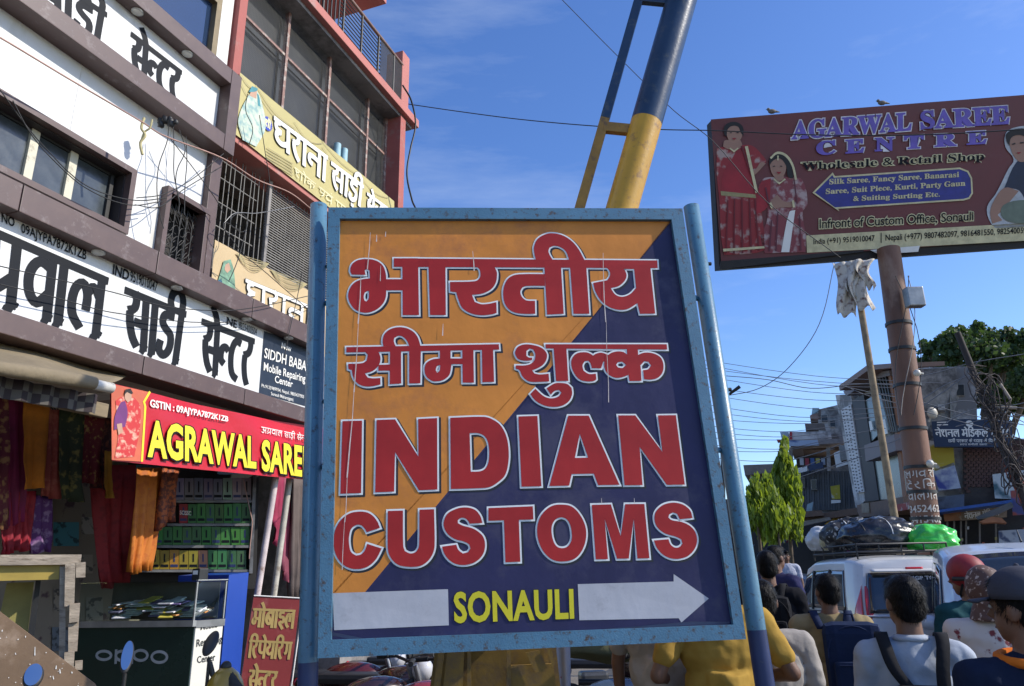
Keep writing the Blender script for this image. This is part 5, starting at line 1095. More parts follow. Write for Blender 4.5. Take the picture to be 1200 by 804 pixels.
# ------------------------------------------------------------------ right side of the street, far
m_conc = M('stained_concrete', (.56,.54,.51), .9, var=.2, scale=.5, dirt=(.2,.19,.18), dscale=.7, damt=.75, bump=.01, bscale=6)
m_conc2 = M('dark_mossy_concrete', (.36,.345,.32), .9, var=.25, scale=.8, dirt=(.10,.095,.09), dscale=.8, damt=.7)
m_bfas = M('brown_fascia', (.24,.15,.115), .6, var=.15, scale=2); m_gfas = M('grey_purple_spandrel', (.20,.165,.17), .6, var=.1)
m_dgl = M('dusty_shopfront_glass', (.17,.20,.19), .25, var=.3, scale=1.2, spec=.7); m_lat = M('pale_lattice_block', (.66,.64,.62), .7, var=.1); m_latd = M('lattice_hole', (.08,.08,.085), .8)
m_brickd = M('dark_brick', (.11,.06,.048), .9, var=.45, scale=3); m_mortar = M('dark_mortar', (.07,.06,.055), .95); m_cshop = M('beige_shop_board', (.30,.24,.17), .7, dirt=(.2,.15,.1)); m_tin = M('ribbed_shutter', (.16,.2,.22), .5, var=.2); m_orl = M('orange_brown_trim', (.28,.13,.07), .6)
def slab(parent, name, P, pts, th, mat, off=0):
    mb = MB(); mb.prism([P.at(x, y, off) for x, y in pts], P.N * -th); return mb.build(name, mat, parent)
Q1 = vplane(27, 30)
mod = empty('corner_building', Q1.at(1045, 668) * 1, 'three storey corner building with brown roof slab, pale lattice strip and stained grey side wall', 'building')
WL[mod.name].z = 0; mod.location.z = 0
# side wall of concrete, broad
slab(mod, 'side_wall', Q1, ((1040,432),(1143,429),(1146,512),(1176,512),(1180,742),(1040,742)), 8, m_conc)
# left facade, receding
Q2 = Plane(Q1.at(1046, 560), azdir(5.5) * -1 if False else azdir(185.5 - 0), UPV)
Q2 = Plane(Q1.at(1044, 560), azdir(185.5), UPV)   # the street front, receding to the left
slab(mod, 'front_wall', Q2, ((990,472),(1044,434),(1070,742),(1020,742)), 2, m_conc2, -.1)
slab(mod, 'roof_slab', Q2, ((983,452),(1016,428),(1043,426),(1043.5,431),(1017,434),(984,458)), 1.5, m_bfas, .9)
slab(mod, 'roof_soffit', Q2, ((988,459),(1016,438),(1042,434),(1043,440),(1018,446),(992,464)), 1, m_gfas, .4)
slab(mod, 'wall_panel', Q2, ((979,463),(997,462),(1016,585),(1003,596)), .5, m_conc, .1)
lt = slab(mod, 'lattice_strip', Q2, ((985.5,480),(997,474),(1012.5,576.5),(1002.5,577.5)), .15, m_lat, .2)
f = Flat(Q2.off(.205), .004)
for i in range(26):
    t = (i + .5) / 26; 
    for j in range(3):
        u = (j + .5) / 3; x = lerp(lerp(985.5,1002.5,t), lerp(997,1012.5,t), u); y = lerp(lerp(480,577.5,t), lerp(474,576.5,t), u)
        f.px([[(x-1.2,y-.2+(j%2)),(x,y-1.2+(j%2)),(x+1.2,y-.4+(j%2)),(x,y+.8+(j%2))]])
f.build('lattice_hole', m_latd, lt)
slab(mod, 'dark_pier', Q2, ((998,470),(1012,462),(1030,586),(1014,588)), .3, M('dark_pier', (.045,.042,.045), .6), .16)
for pts in (((1013,470),(1026,462),(1033,505),(1017,522)), ((1028,462),(1040,456),(1048,500),(1035,508)), ((1017,542),(1036,536),(1044,585),(1024,586)), ((1038,535),(1053,530),(1061,582),(1046,585))): slab(mod, 'shopfront_glass', Q2, pts, .05, m_dgl, .12)
slab(mod, 'spandrel', Q2, ((1012.7,522),(1047.6,509),(1050,528),(1014.5,541)), .6, m_gfas, .5)
slab(mod, 'trim', Q2, ((1040,434),(1043,434),(1062,584),(1058,585)), .2, m_orl, .3)
for k in range(4): slab(mod, 'slat', Q2, ((1026+k*3.6,441),(1027.2+k*3.6,441),(1044+k*2.2,506),(1042.8+k*2.2,507)), .1, m_iron, .35)
slab(mod, 'sill_board', Q2, ((1004,592),(1058,582),(1060,596),(1040,604),(1006,606)), .8, M('brown_sill_board', (.19,.12,.085), .7, var=.2), .7)
slab(mod, 'paper_poster', Q2, ((1009,590),(1018,589),(1019,601),(1010,601)), .02, m_cshop, .73)
slab(mod, 'white_poster', Q2, ((1018,494),(1021,493),(1023,503),(1020,506)), .02, m_wlet, .2); slab(mod, 'white_poster', Q2, ((1034,492),(1037,491),(1040,508),(1037,509)), .02, m_wlet, .2)
# brick wall: real brick courses on the right, each brick a piece
bw = empty('brick_house', Vector((Q1.at(1170, 640).x, Q1.at(1170, 640).y, 0)), 'dark unplastered brick house wall behind the leaning wooden pole, right edge', 'building')
Q3 = Q1.off(.25)
slab(bw, 'mortar_wall', Q3, ((1128,514),(1240,514),(1240,742),(1130,742)), 3, m_mortar, -.02)
me_b = None
for r in range(18):
    for c in range(19):
        x = 1129 + c * 6 + (3 if r % 2 else 0); y = 516.5 + r * 3.4
        if x > 1240: continue
        a, b = Q3.uv(x, y), Q3.uv(x + 5.5, y + 2.8); p = Q3.pt((a.x + b.x) / 2, (a.y + b.y) / 2, -.01)
        if me_b is None:
            o = MB().box(p, (b.x - a.x, .05, a.y - b.y), (Q3.U, Q3.N, UPV)).build('brick', m_brickd, bw); me_b = o
        else:
            o = me_b.copy(); COL.objects.link(o); o.location = p - WL[bw.name] + Q3.N * random.uniform(-.008, .012)
        if r * 19 + c > 295: break
# posters, ledge, awnings, little shops
def thingslab(name, label, cat, P, pts, th, mat, off=0, group=None):
    mb = MB(); mb.prism([P.at(x, y, off) for x, y in pts], P.N * -th); return tagit(mb.build(name, mat), label, cat, group)
Q4 = Q1.off(.5)
m_yp = pattern('yellow_poster_print', (.45,.36,.03), (.55,.55,.5), 1.6, .42, .6, 'NOISE', .04)
thingslab('poster', 'yellow printed poster under the navy medical signboard', 'poster', Q4, ((1088,516),(1117,520),(1119,545),(1096,552),(1086,540)), .04, m_yp)
thingslab('poster', 'blue and white poster with figures beneath the yellow poster', 'poster', Q4, ((1093,551),(1118,542),(1126,572),(1100,575)), .04, pattern('bluewhite_print', (.42,.47,.55), (.05,.07,.30), 1.4, .47, .6, 'NOISE', .05))
thingslab('poster', 'white poster with green print in front of the brick wall', 'poster', Q4, ((1163,556),(1200,551),(1212,586),(1166,584)), .04, pattern('whitegreen_print', (.52,.56,.54), (.05,.12,.14), 1.1, .42, .6, 'NOISE', .04))
thingslab('signboard', 'small red and blue printed board hanging at the right edge', 'signboard', Q4.off(1.5), ((1184,575),(1216,573),(1216,602),(1187,604)), .06, pattern('redblue_print', (.30,.07,.05), (.06,.07,.2), 1.5, .5, .6, 'NOISE', .04))
thingslab('poster', 'beige green poster left of the rusty post', 'poster', Q2, ((1059,552),(1068,550),(1070,575),(1062,577)), .03, pattern('beigegreen_print', (.45,.38,.28), (.12,.25,.12), 1.6, .42, .6, 'NOISE', .04), .8)
thingslab('signboard', 'red lettered white strip sign left of the rusty post foot', 'signboard', Q2, ((1046,592),(1068,588),(1069,596),(1047,600)), .06, pattern('red_strip_print', (.32,.05,.04), (.5,.45,.4), 3, .42, .6, 'NOISE', .03), 1.5)
ms = empty('medical_signboard', Q4.at(1128, 524), 'navy blue medical store signboard with white Hindi lettering', 'signboard')
MSP = Q4.off(.5)
slab(ms, 'board', MSP, ((1091.5,494),(1130,491),(1186,493),(1186,524),(1095,523.5)), .25, M('navy_board', (.012,.03,.075), .45, var=.1))
f = Flat(MSP, .01); deva(f, 'na e sha na la _ ma e i dda ka la _ sa ta_ o ra', [(1095.5,503.5),(1182,503),(1182,512),(1097,512)], wd=.16)
deva(f, 'sa bha ii _ pa ra ka aa ra _ ka e _ da va aa I _ ka e _ i va ka e ta aa', [(1111,515),(1172,515),(1172,518.5),(1111,518.5)], wd=.14)
deva(f, 'ma ra pa _ sa na ii la ii _ sa ma ra aa', [(1125,520),(1157,520),(1157,522),(1125,522)], wd=.16)
f.poly([[(MSP.uv(1136,496.5).x + .09*math.cos(t)*1.1, MSP.uv(1136,496.5).y + .09*math.sin(t)*1.1) for t in [k*.52 for k in range(12)]]])
for y in (494.5,497.5): f.px([[(1098,y),(1111,y-.4),(1111,y+.8),(1098,y+1.2)]])
f.build('white_lettering', m_wlet, ms)
sh = empty('shop_row', Vector((Q4.at(1140, 640).x, Q4.at(1140, 640).y, 0)), 'row of low shops with a blue sheet awning, right behind the white cars', 'shop row')
slab(sh, 'ledge', Q4, ((1094,583),(1130,579),(1130,594),(1096,597)), 1.2, M('blue_grey_ledge', (.10,.115,.135), .7, dirt=(.05,.05,.05)), 1.0)
slab(sh, 'sheet_awning', Q4, ((1096,598),(1186,585.5),(1187,589),(1097,601)), 1.6, M('blue_tin_sheet', (.02,.09,.33), .5), 2.0)
slab(sh, 'shopfront', Q4, ((1098,602),(1215,592),(1218,742),(1098,742)), .3, m_dark, .3)
slab(sh, 'fascia', Q4, ((1105,600),(1126,598.5),(1127,609.5),(1107,611)), .1, M('faded_orange_board', (.30,.13,.06), .7, dirt=(.3,.25,.18)), .9)
slab(sh, 'fascia', Q4, ((1125,598),(1180,592),(1180,606),(1127,610)), .1, m_cshop, .85)
f = Flat(Q4.off(.87), .006); deva(f, 'na e sha na la _ ma e i dda ka la', [(1130,601.5),(1171,597),(1171,604),(1131,608.5)], wd=.16); f.build('pale_lettering', m_wlet, sh)
for x in (1109, 1117, 1125, 1131, 1147, 1166): slab(sh, 'door_post', Q4, ((x,610),(x+2.2,609.6),(x+3.5,742),(x+1.2,742)), .12, M('post_paint', (.20,.18,.16), .7), .5)
slab(sh, 'grey_tarpaulin', Q4, ((1143,606),(1185,588),(1188,594),(1170,603),(1146,609)), .06, M('grey_tarp', (.10,.11,.11), .7, bump=.02, bscale=3), 2.2)
slab(sh, 'orange_umbrella', Q4, ((1148,611),(1162,605.5),(1174,607),(1180,613),(1166,612),(1152,613)), .8, M('orange_cloth_top', (.40,.16,.07), .7), 2.6)
for k in range(26):
    x, y = random.uniform(1106, 1210), random.uniform(615, 655); s_ = random.uniform(1.2, 3); c = random.choice([(.3,.28,.26),(.4,.1,.06),(.1,.14,.2),(.35,.3,.12),(.05,.05,.05),(.45,.45,.45)])
    o = thingslab('shop_goods', ('brownish', 'rust red', 'slate blue', 'olive yellow', 'black', 'white')[[(.3,.28,.26),(.4,.1,.06),(.1,.14,.2),(.35,.3,.12),(.05,.05,.05),(.45,.45,.45)].index(c)] + ' small goods displayed in front of the low shops at the right', 'goods', Q4, ((x,y),(x+s_,y-.3),(x+s_,y+s_*1.3),(x,y+s_*1.3)), .3, M('goods', c, .7), .6 + random.random() * .4, 'goods displayed before the low shops')
wt = thingslab('white_notice', 'white and blue printed boards in front of the low shops at the right edge', 'notice board', Q4, ((1170,622),(1203,620),(1204,636),(1171,638)), .1, pattern('notice_print', (.38,.40,.44), (.06,.08,.15), 2.5, .42, .6, 'NOISE', .04), 1.5)
# spotlight at the medical sign
p = MSP.at(1092.5, 484, .3); mb = MB(); mb.ball(p, (.16,.10,.18)); mb.tube([p, p + Vector((-.1,.1,-.25))], .03, 6); tagit(mb.build('floodlight', M('cream_lamp_shell', (.55,.5,.4), .4)), 'round cream floodlight above the left end of the navy medical signboard', 'floodlight')
# buildings further left down the street
V1 = vplane(34, 22); V2 = vplane(40, 20); V3 = vplane(52, 18)
b1 = empty('terraced_house', Vector((V1.at(955, 660).x, V1.at(955, 660).y, 0)), 'grey unfinished house with open pillared upper floor, left of the corner building', 'building')
slab(b1, 'lower_wall', V1, ((928,550),(1004,545),(1012,742),(930,742)), 5, m_conc2)
for i in range(22): x = 936 + i * 3.0; slab(b1, 'wall_sheet', V1, ((x,552),(x+2.6,552),(x+3.6,598),(x+1,598)), .05, M('corrugated', (.11,.115,.12), .7, var=.3, scale=.6) if i == 0 else bpy.data.materials['corrugated'], .06 + .03 * (i % 2))
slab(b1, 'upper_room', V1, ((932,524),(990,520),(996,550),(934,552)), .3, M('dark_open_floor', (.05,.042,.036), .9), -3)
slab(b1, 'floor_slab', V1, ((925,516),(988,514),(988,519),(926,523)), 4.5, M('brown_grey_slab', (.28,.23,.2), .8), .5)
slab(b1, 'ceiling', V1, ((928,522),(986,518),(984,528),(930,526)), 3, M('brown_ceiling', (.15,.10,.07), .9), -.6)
slab(b1, 'parapet', V1, ((927,506),(973,505.5),(975,515),(928,516)), .3, m_conc, .2)
slab(b1, 'red_wall_end', V1, ((910,515),(925,515),(925,506),(928,506),(928.5,516),(911,517.5)), .4, M('red_paint', (.35,.03,.04), .7), .25)
slab(b1, 'water_tank_box', V1, ((914,506),(924,505.5),(924,514),(916,514)), .8, M('pale_blue_tank', (.40,.50,.56), .6), .1)
slab(b1, 'sign_strip', V1, ((914,516.5),(958,515.5),(960,522),(916,523)), .1, pattern('bluewhite_strip', (.40,.46,.55), (.05,.10,.25), 1.2, .45, .6, 'NOISE', .05), .6)
for x in (924, 968): slab(b1, 'column', V1, ((x,524),(x+4.5,524),(x+6,552),(x+1.5,552)), .4, m_conc, .1)
for pts, m_ in ((((943,496),(966,496.5),(968,505),(944,503)), M('brown_box', (.15,.12,.10), .8)), (((949,487),(962,480),(962,492),(950,491)), m_bfas), (((958,480),(984,474),(990,514),(960,516)), m_conc2), (((952,478),(960,478),(959,484),(951,486)), M('sky_blue_wall', (.3,.45,.5), .7))): slab(b1, 'roof_room', V1, pts, 2, m_, -.3)
for lab, pts, m_ in (('white sign board tilted beside the corner building', ((977,531),(984,528),(986,542),(993,540),(994,544),(980,548)), m_wlet), ('grey box sign hanging above the white tilted one', ((983,522),(991,521),(993,538),(985,540)), m_steel), ('white upright sign behind the tall tree', ((922,541),(930,541),(931,555),(924,555)), m_wlet), ('white flat sign under the open floor', ((933,549),(946,546),(946,552),(934,555)), m_wlet), ('navy flat sign under the open floor', ((947,546),(964,541),(965,548),(948,552)), M('navy_sign', (.04,.06,.12), .6)), ('yellow cartoon-free poster on the corrugated wall', ((973,570),(984,568),(985,585),(975,585)), m_yp), ('pale blue poster low on the corrugated wall', ((946,591),(953,588),(951,602),(944,604)), M('pale_blue_poster', (.35,.48,.52), .6)), ('white torn paper under the poster', ((974,586),(985,586),(985,589),(974,590)), m_wlet)):
    thingslab('hanging_sign', lab.replace(' cartoon-free', ''), 'sign', V1, pts, .08, m_, .7)
b2 = empty('far_house', Vector((V2.at(890, 660).x, V2.at(890, 660).y, 0)), 'low brown house with flat overhanging roof at the far end behind the tall tree', 'building')
slab(b2, 'roof_slab', V2, ((871,545),(910,543.5),(910,553),(873,557)), 6, M('brown_roof_edge', (.22,.18,.15), .8), .8)
slab(b2, 'wall', V2, ((880,556),(960,552),(962,742),(882,742)), 5, M('far_wall', (.2,.18,.16), .9, var=.3, scale=.5, dirt=(.08,.07,.06)))
slab(b2, 'column', V2, ((879,556),(881,556),(882,742),(880,742)), .3, m_conc, .6)
b3 = empty('distant_row', Vector((V3.at(905, 660).x, V3.at(905, 660).y, 0)), 'distant row of low stalls at the street end', 'building')
slab(b3, 'wall', V3, ((780,585),(935,585),(935,742),(780,742)), 8, M('distant_wall', (.10,.09,.085), .9, var=.4, scale=.4, dirt=(.03,.03,.03)))
# windows, drain pipes, cooler boxes and washing on the far fronts
m_wfr = M('window_frame_paint', (.35,.33,.30), .6); m_wd = M('window_dark', (.03,.035,.04), .2)
def win_on(parent, P, x, y, w2, h2, off):
    o = slab(parent, 'window', P, ((x,y),(x+w2,y-.2),(x+w2+.6,y+h2),(x+.6,y+h2)), .1, m_wfr, off); slab(o, 'pane', P, ((x+.7,y+.7),(x+w2-.6,y+.6),(x+w2,y+h2-.8),(x+1.2,y+h2-.7)), .02, m_wd, off + .02)
for x, y, w2, h2 in ((1078,455,10,13),(1096,452,9,13),(1120,450,10,14),(1072,500,8,12)): win_on(mod, Q1, x, y, w2, h2, .04)
for x, y, w2, h2 in ((936,560,7,12),(950,562,7,12),(962,486,8,9),(972,492,7,9)): win_on(b1, V1, x, y, w2, h2, .2 if y > 520 else -.26)
for k in range(7): slab(b1, 'railing_bar', V1, ((934+k*5,538),(934.6+k*5,538),(935.4+k*5,549),(934.8+k*5,549)), .03, m_iron, .45)
slab(b1, 'railing_rail', V1, ((931,537),(970,535.5),(970,536.5),(931,538)), .04, m_iron, .46)
for pts in (((1064,430),(1065.4,430),(1070,600),(1068.6,600)), ((1112,430),(1113.2,430),(1116,515),(1114.8,515))): slab(mod, 'drain_pipe', Q1, pts, .12, m_steel, .15)
for k, (x, y) in enumerate(((1099,474),(1127,500),(1075,528))): slab(mod, 'cooler_box', Q1, ((x,y),(x+8,y),(x+8.4,y+6.5),(x+.4,y+6.5)), .5, M('cooler_white', (.5,.5,.48), .5, dirt=(.3,.28,.25)), .5)
for k, c in enumerate(((.5,.48,.46),(.35,.05,.06),(.08,.14,.3),(.5,.4,.1),(.4,.42,.45))): 
    thingslab('washing', ('white', 'red', 'blue', 'yellow', 'grey')[k] + ' washing hung on the rail of the open pillared floor', 'washing', V1, ((937+k*6.3,537),(941.5+k*6.3,537),(942+k*6.3,545+k%2*2),(937.5+k*6.3,545)), .03, M('washing_cloth', c, .9), .62, 'washing on the open pillared floor')
# left side of the street beyond the sign (mostly behind the customs board)
lb = empty('street_house', FC(40, -4, 0), 'plain plastered house further down the left side of the street', 'building')
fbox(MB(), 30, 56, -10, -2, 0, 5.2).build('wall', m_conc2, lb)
for k in range(7):
    s0 = 31.5 + k * 3.5; o = fbox(MB(), s0, s0 + 1.2, -2.02, -1.95, 2.9, 4.3).build('window', m_steel, lb); fbox(MB(), s0 + .1, s0 + 1.1, -1.96, -1.94, 3.0, 4.2).build('pane', m_dark, o); fbox(MB(), s0 - .4, s0 + 1.8, -2.02, -1.95, 0, 2.3).build('shutter', m_tin, lb)
fbox(MB(), 30, 56, -2, -1.2, 2.45, 2.6).build('canopy', m_conc, lb)
# market stalls with tarpaulins under the terrace
m_tarps = [M('blue_tarp', (.03,.10,.35), .5, bump=.02, bscale=4), M('black_tarp', (.02,.02,.022), .5, bump=.02, bscale=4), M('brown_tarp', (.12,.08,.06), .7), M('yellow_tarp', (.5,.33,.03), .6), M('grey_tin', (.20,.20,.2), .6)]
T1 = vplane(26, 22)
for k, (lab, pts, mi) in enumerate((('blue tarpaulin strung slantwise over the market stall', ((962,636),(978,616),(984,600),(976,601),(958,626)), 0), ('yellow strip of tarpaulin beside the blue one', ((966,614),(993,597),(995,600),(972,616)), 3), ('black sagging tarpaulin over the stalls', ((966,628),(985,606),(1005,600),(1012,618),(1000,634),(976,634)), 1), ('brown stall roof under the yellow poster', ((935,606),(1004,595),(1005,603),(936,612)), 2), ('grey tin stall roof at the foot of the corner building', ((932,612),(972,606),(974,609),(934,618)), 4), ('brown tin roof left of the blue tarpaulin', ((930,600),(962,598),(966,604),(932,607)), 2))):
    thingslab('tarpaulin', lab, 'tarpaulin', T1, pts, .5, m_tarps[mi], .2 * k)
T2 = vplane(27, 21)
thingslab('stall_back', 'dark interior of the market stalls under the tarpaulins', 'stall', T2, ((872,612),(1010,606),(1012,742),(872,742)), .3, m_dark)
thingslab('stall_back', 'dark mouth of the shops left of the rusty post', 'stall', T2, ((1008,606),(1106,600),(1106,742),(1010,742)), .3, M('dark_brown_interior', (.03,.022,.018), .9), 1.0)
CI = [(.45,.03,.04),(.3,.02,.05),(.5,.48,.45),(.1,.12,.2),(.35,.08,.06),(.2,.18,.16),(.05,.05,.06),(.28,.05,.2)]
for k in range(40):
    x, y = random.uniform(875, 1060), random.uniform(622, 652); s_ = random.uniform(1.5, 5); c = random.choice(CI)
    _ = ([(.45,.03,.04),(.3,.02,.05),(.5,.48,.45),(.1,.12,.2),(.35,.08,.06),(.2,.18,.16),(.05,.05,.06),(.28,.05,.2)])
    mb = MB(); P_2 = T2.off(.5 + random.random() * .8); a = P_2.uv(x, y); b = P_2.uv(x + s_, y + s_ * random.uniform(.8, 2.2)); ph = random.random() * 6
    mb.grid(lambda u, v: P_2.pt(lerp(a.x, b.x, u) + .02 * math.sin(v * 5 + ph), lerp(b.y, a.y, v), .05 * math.sin(u * 7 + ph)), 6, 3)
    tagit(mb.build('hanging_garment', M('garment', c, .8), solid=.01), ('red', 'crimson', 'white', 'slate blue', 'rust red', 'grey', 'black', 'purple')[CI.index(c)] + ' garment hung in the dark market stalls down the street', 'garment', 'garments hung in the market stalls')
# leaning dark wooden utility pole with wire tangle
up = empty('utility_pole', Vector((vplane(19, 34).at(1210,665).x, vplane(19, 34).at(1210,665).y, 0)), 'dark leaning utility pole wrapped in a tangle of cables, in front of the brick wall', 'utility pole')
UP_ = vplane(19, 33); a = UP_.at(1122, 390); b = UP_.at(1196, 575); d = (b - a).normalized(); g_ = b + d * (b.z / -d.z)
MB().tube([a, g_], [.07,.11], 10).build('pole', M('dark_pole', (.045,.035,.03), .8, var=.3), up)
mb = MB()
for k in range(26):
    t0 = random.uniform(.3, .95); c = lerp(a, b, t0); pts = [c + Vector((random.uniform(-.35,.35), -.15 + random.uniform(-.1,.1), random.uniform(-.5,.5))) for _ in range(6)]; mb.tube(smooth_path(pts, nocorner=True, k=4), random.uniform(.008,.016), 4)
tagit(mb.build('cable_tangle', M('tangle_cable', (.07,.055,.05), .8), up), kind='stuff')
mb = MB()
for k in range(10): c = UP_.at(1186, 562, .1); mb.tube(smooth_path([c + Vector((random.uniform(-.1,.1),0,.3)), c + Vector((random.uniform(-.1,.2),0,0)), c + Vector((random.uniform(-.05,.4),0,-.5))], nocorner=True, k=4), .013, 4)
tagit(mb.build('cable_ends', M('red_orange_cable', (.35,.09,.05), .7), up), kind='stuff')
for pts in (((1163,478),(1192,478)), ((1164,477),(1172,490)), ((1172,450),(1184,468))): MB().tube([UP_.at(*pts[0]), UP_.at(*pts[1])], .035, 6).build('cross_arm', M('pale_arm', (.40,.33,.26), .8) if pts[0][0] == 1163 else bpy.data.materials['pale_arm'], up)
# street lamp arm beyond the sign
sl = MB(); LP_ = vplane(20, 17); sl.tube([LP_.at(849, 466), LP_.at(867, 453)], [.03,.05], 6); sl.tube([LP_.at(849,466), LP_.at(845,480), LP_.at(850,664)], .05, 8); tagit(sl.build('street_lamp', m_iron), 'slim dark street lamp just right of the blue sign post', 'street lamp')
# overhead wires
random.seed(21)
WA = vplane(22, 22)
lines = []
for k in range(15):
    y0 = (428,433,438,447,459,468,480,488,497,505,512,520,527,534,542)[k]; y1 = (447,455,448,462,470,477,484,489,486,500,508,502,515,520,526)[k]; x1 = (985,990,1040,975,960,985,950,945,1000,930,920,990,925,915,930)[k]
    x1 += 48 + (30 if k < 8 else 0)
    lines.append([(560, y0 - 46), (800, y0 - 10), (lerp(845,x1,.5), (y0+y1)/2 + random.uniform(2,8)), (x1, y1)])
lines += [[(985,450),(1015,463),(1060,475),(1110,490),(1160,503),(1230,525)], [(985,452),(1030,462),(1075,470),(1130,485),(1200,498)], [(1066,444),(1100,436),(1140,425),(1200,415)], [(1078,470),(1110,450),(1150,436)], [(978,308),(960,380),(925,430),(890,455),(845,465)], [(845,440),(900,445),(950,455),(1010,450),(1060,452)], [(940,548),(985,530),(1040,520),(1080,500)], [(935,560),(980,545),(1010,535)], [(1090,480),(1125,470),(1150,472),(1210,480)], [(1100,500),(1140,480),(1170,478),(1210,470)], [(905,545),(960,530),(1000,515)], [(1060,490),(1090,470),(1125,445),(1150,420)], [(1150,470),(1180,482),(1210,490)], [(1155,480),(1185,488),(1210,500)], [(1120,500),(1160,490),(1210,486)]]
for k, l in enumerate(lines):
    P_ = WA.off(.1 * (k % 7)); q_ = smooth_path([P_.at(x, y) for x, y in l], k=6, nocorner=True)
    tagit(MB().tube(q_, .008 if k < 15 else .011, 4).build('overhead_wire', M('wire_grey', (.16,.17,.19), .6) if k == 0 else bpy.data.materials['wire_grey']), (('topmost', 'second', 'third', 'fourth', 'fifth', 'sixth', 'seventh', 'eighth', 'ninth', 'tenth', 'eleventh', 'twelfth', 'thirteenth', 'fourteenth', 'lowest')[k] + ' of the near level thin wires beside the blue sign post' if k < 15 else 'thin overhead wire strung across the street in a loose bundle'), 'wire', 'overhead wires across the street')
P_ = vplane(11, 10); q_ = [P_.at(x, y) for x, y in ((655,-4),(720,62),(790,130),(835,165))] + [P_.at(900,238), P_.at(985,302)]
tagit(MB().tube(smooth_path(q_, k=5, nocorner=True), .007, 5).build('cable', m_wire), 'long thin cable falling diagonally past the boom and over the billboard picture', 'cable')
# ------------------------------------------------------------------ trees
def leaf_crown(name, parent, clumps, mat, n, size, droop=0, seed=1):
    rnd = random.Random(seed); mb = MB(); tot = sum(c[1][0] * c[1][2] for c in clumps)
    for c, rad in clumps:
        k = int(n * rad[0] * rad[2] / tot)
        for _ in range(k):
            u = Vector((rnd.gauss(0,1), rnd.gauss(0,1), rnd.gauss(0,1))).normalized() * (rnd.random() ** (.28 if droop > 1 else .5))
            p = Vector(c) + Vector((u.x * rad[0], u.y * rad[1], u.z * rad[2])) + Vector((rnd.uniform(-.1,.1),)*3)
            d = (Vector((rnd.uniform(-1,1), rnd.uniform(-1,1), rnd.uniform(-1,.6) - droop))).normalized(); s_ = d.cross(Vector((rnd.uniform(-1,1), rnd.uniform(-1,1), rnd.uniform(-.3,.3)))).normalized()
            L2 = size * rnd.uniform(.6, 1.5); W2 = L2 * (.22 if droop > 1 else .42)
            mb.add([p - d * L2 * .5, p + s_ * W2, p + d * L2 * .5 + Vector((0,0,-L2*.1)), p - s_ * W2], [(0, 1, 2, 3)])
    return tagit(mb.build(name, mat, parent), kind='stuff')
def leafmat(nm, c1, c2):
    mt = M(nm, c1, .55, var=.5, scale=1.2); n = mt.node_tree; b = n.nodes['Principled BSDF']; t = n.nodes.new('ShaderNodeBsdfTranslucent'); t.inputs[0].default_value = (*c2, 1); x = n.nodes.new('ShaderNodeMixShader'); x.inputs[0].default_value = .35
    o = n.nodes['Material Output']; n.links.new(b.outputs[0], x.inputs[1]); n.links.new(t.outputs[0], x.inputs[2]); n.links.new(x.outputs[0], o.inputs[0]); return mt
m_leaf = leafmat('dark_green_leaf', (.045,.08,.024), (.08,.14,.025)); m_leaf2 = leafmat('bright_hanging_leaf', (.15,.215,.02), (.42,.55,.04)); m_bark = M('bark', (.12,.09,.06), .9, var=.3)
TR = vplane(42, 33)
bt = empty('large_tree', Vector((TR.at(1160, 665).x, TR.at(1160, 665).y, 0)), 'large dark green tree rising behind the stained concrete wall', 'tree')
cl_ = []
rnd = random.Random(5)
for (x, y, r_) in ((1085,410,12),(1078,425,10),(1100,405,13),(1110,398,15),(1118,392,14),(1108,418,16),(1135,392,12),(1143,384,10),(1130,410,18),(1150,400,16),(1160,415,18),(1172,395,11),(1178,390,9),(1188,398,13),(1178,420,20),(1200,395,12),(1200,415,20),(1155,440,20),(1180,445,22),(1205,445,22),(1170,465,18),(1200,470,22),(1225,400,20),(1230,440,30),(1150,468,12),(1095,422,12),(1120,425,10),(1143,425,12),(1080,402,7),(1156,390,8)):
    p = TR.at(x + 3, y, rnd.uniform(-2.5, 2.5)); s_ = r_ / 867 * 45 * .82; cl_.append((p, (s_, s_, s_ * .8)))
leaf_crown('crown', bt, cl_, m_leaf, 12500, .20, seed=3)
base = WL[bt.name]
trk = MB(); trk.tube([base, base + Vector((.2,0,3)), base + Vector((-.3,0,6))], [.6,.45,.38], 12)
for c, r2 in cl_[::2]: s0 = base + Vector((-.2,0,5)); mdp = lerp(s0, c, .5) + Vector((0,0,-.6)); trk.tube([s0, mdp, c], [.26,.15,.05], 7)
trk.build('trunk', m_bark, bt)
TA = vplane(21, 19)
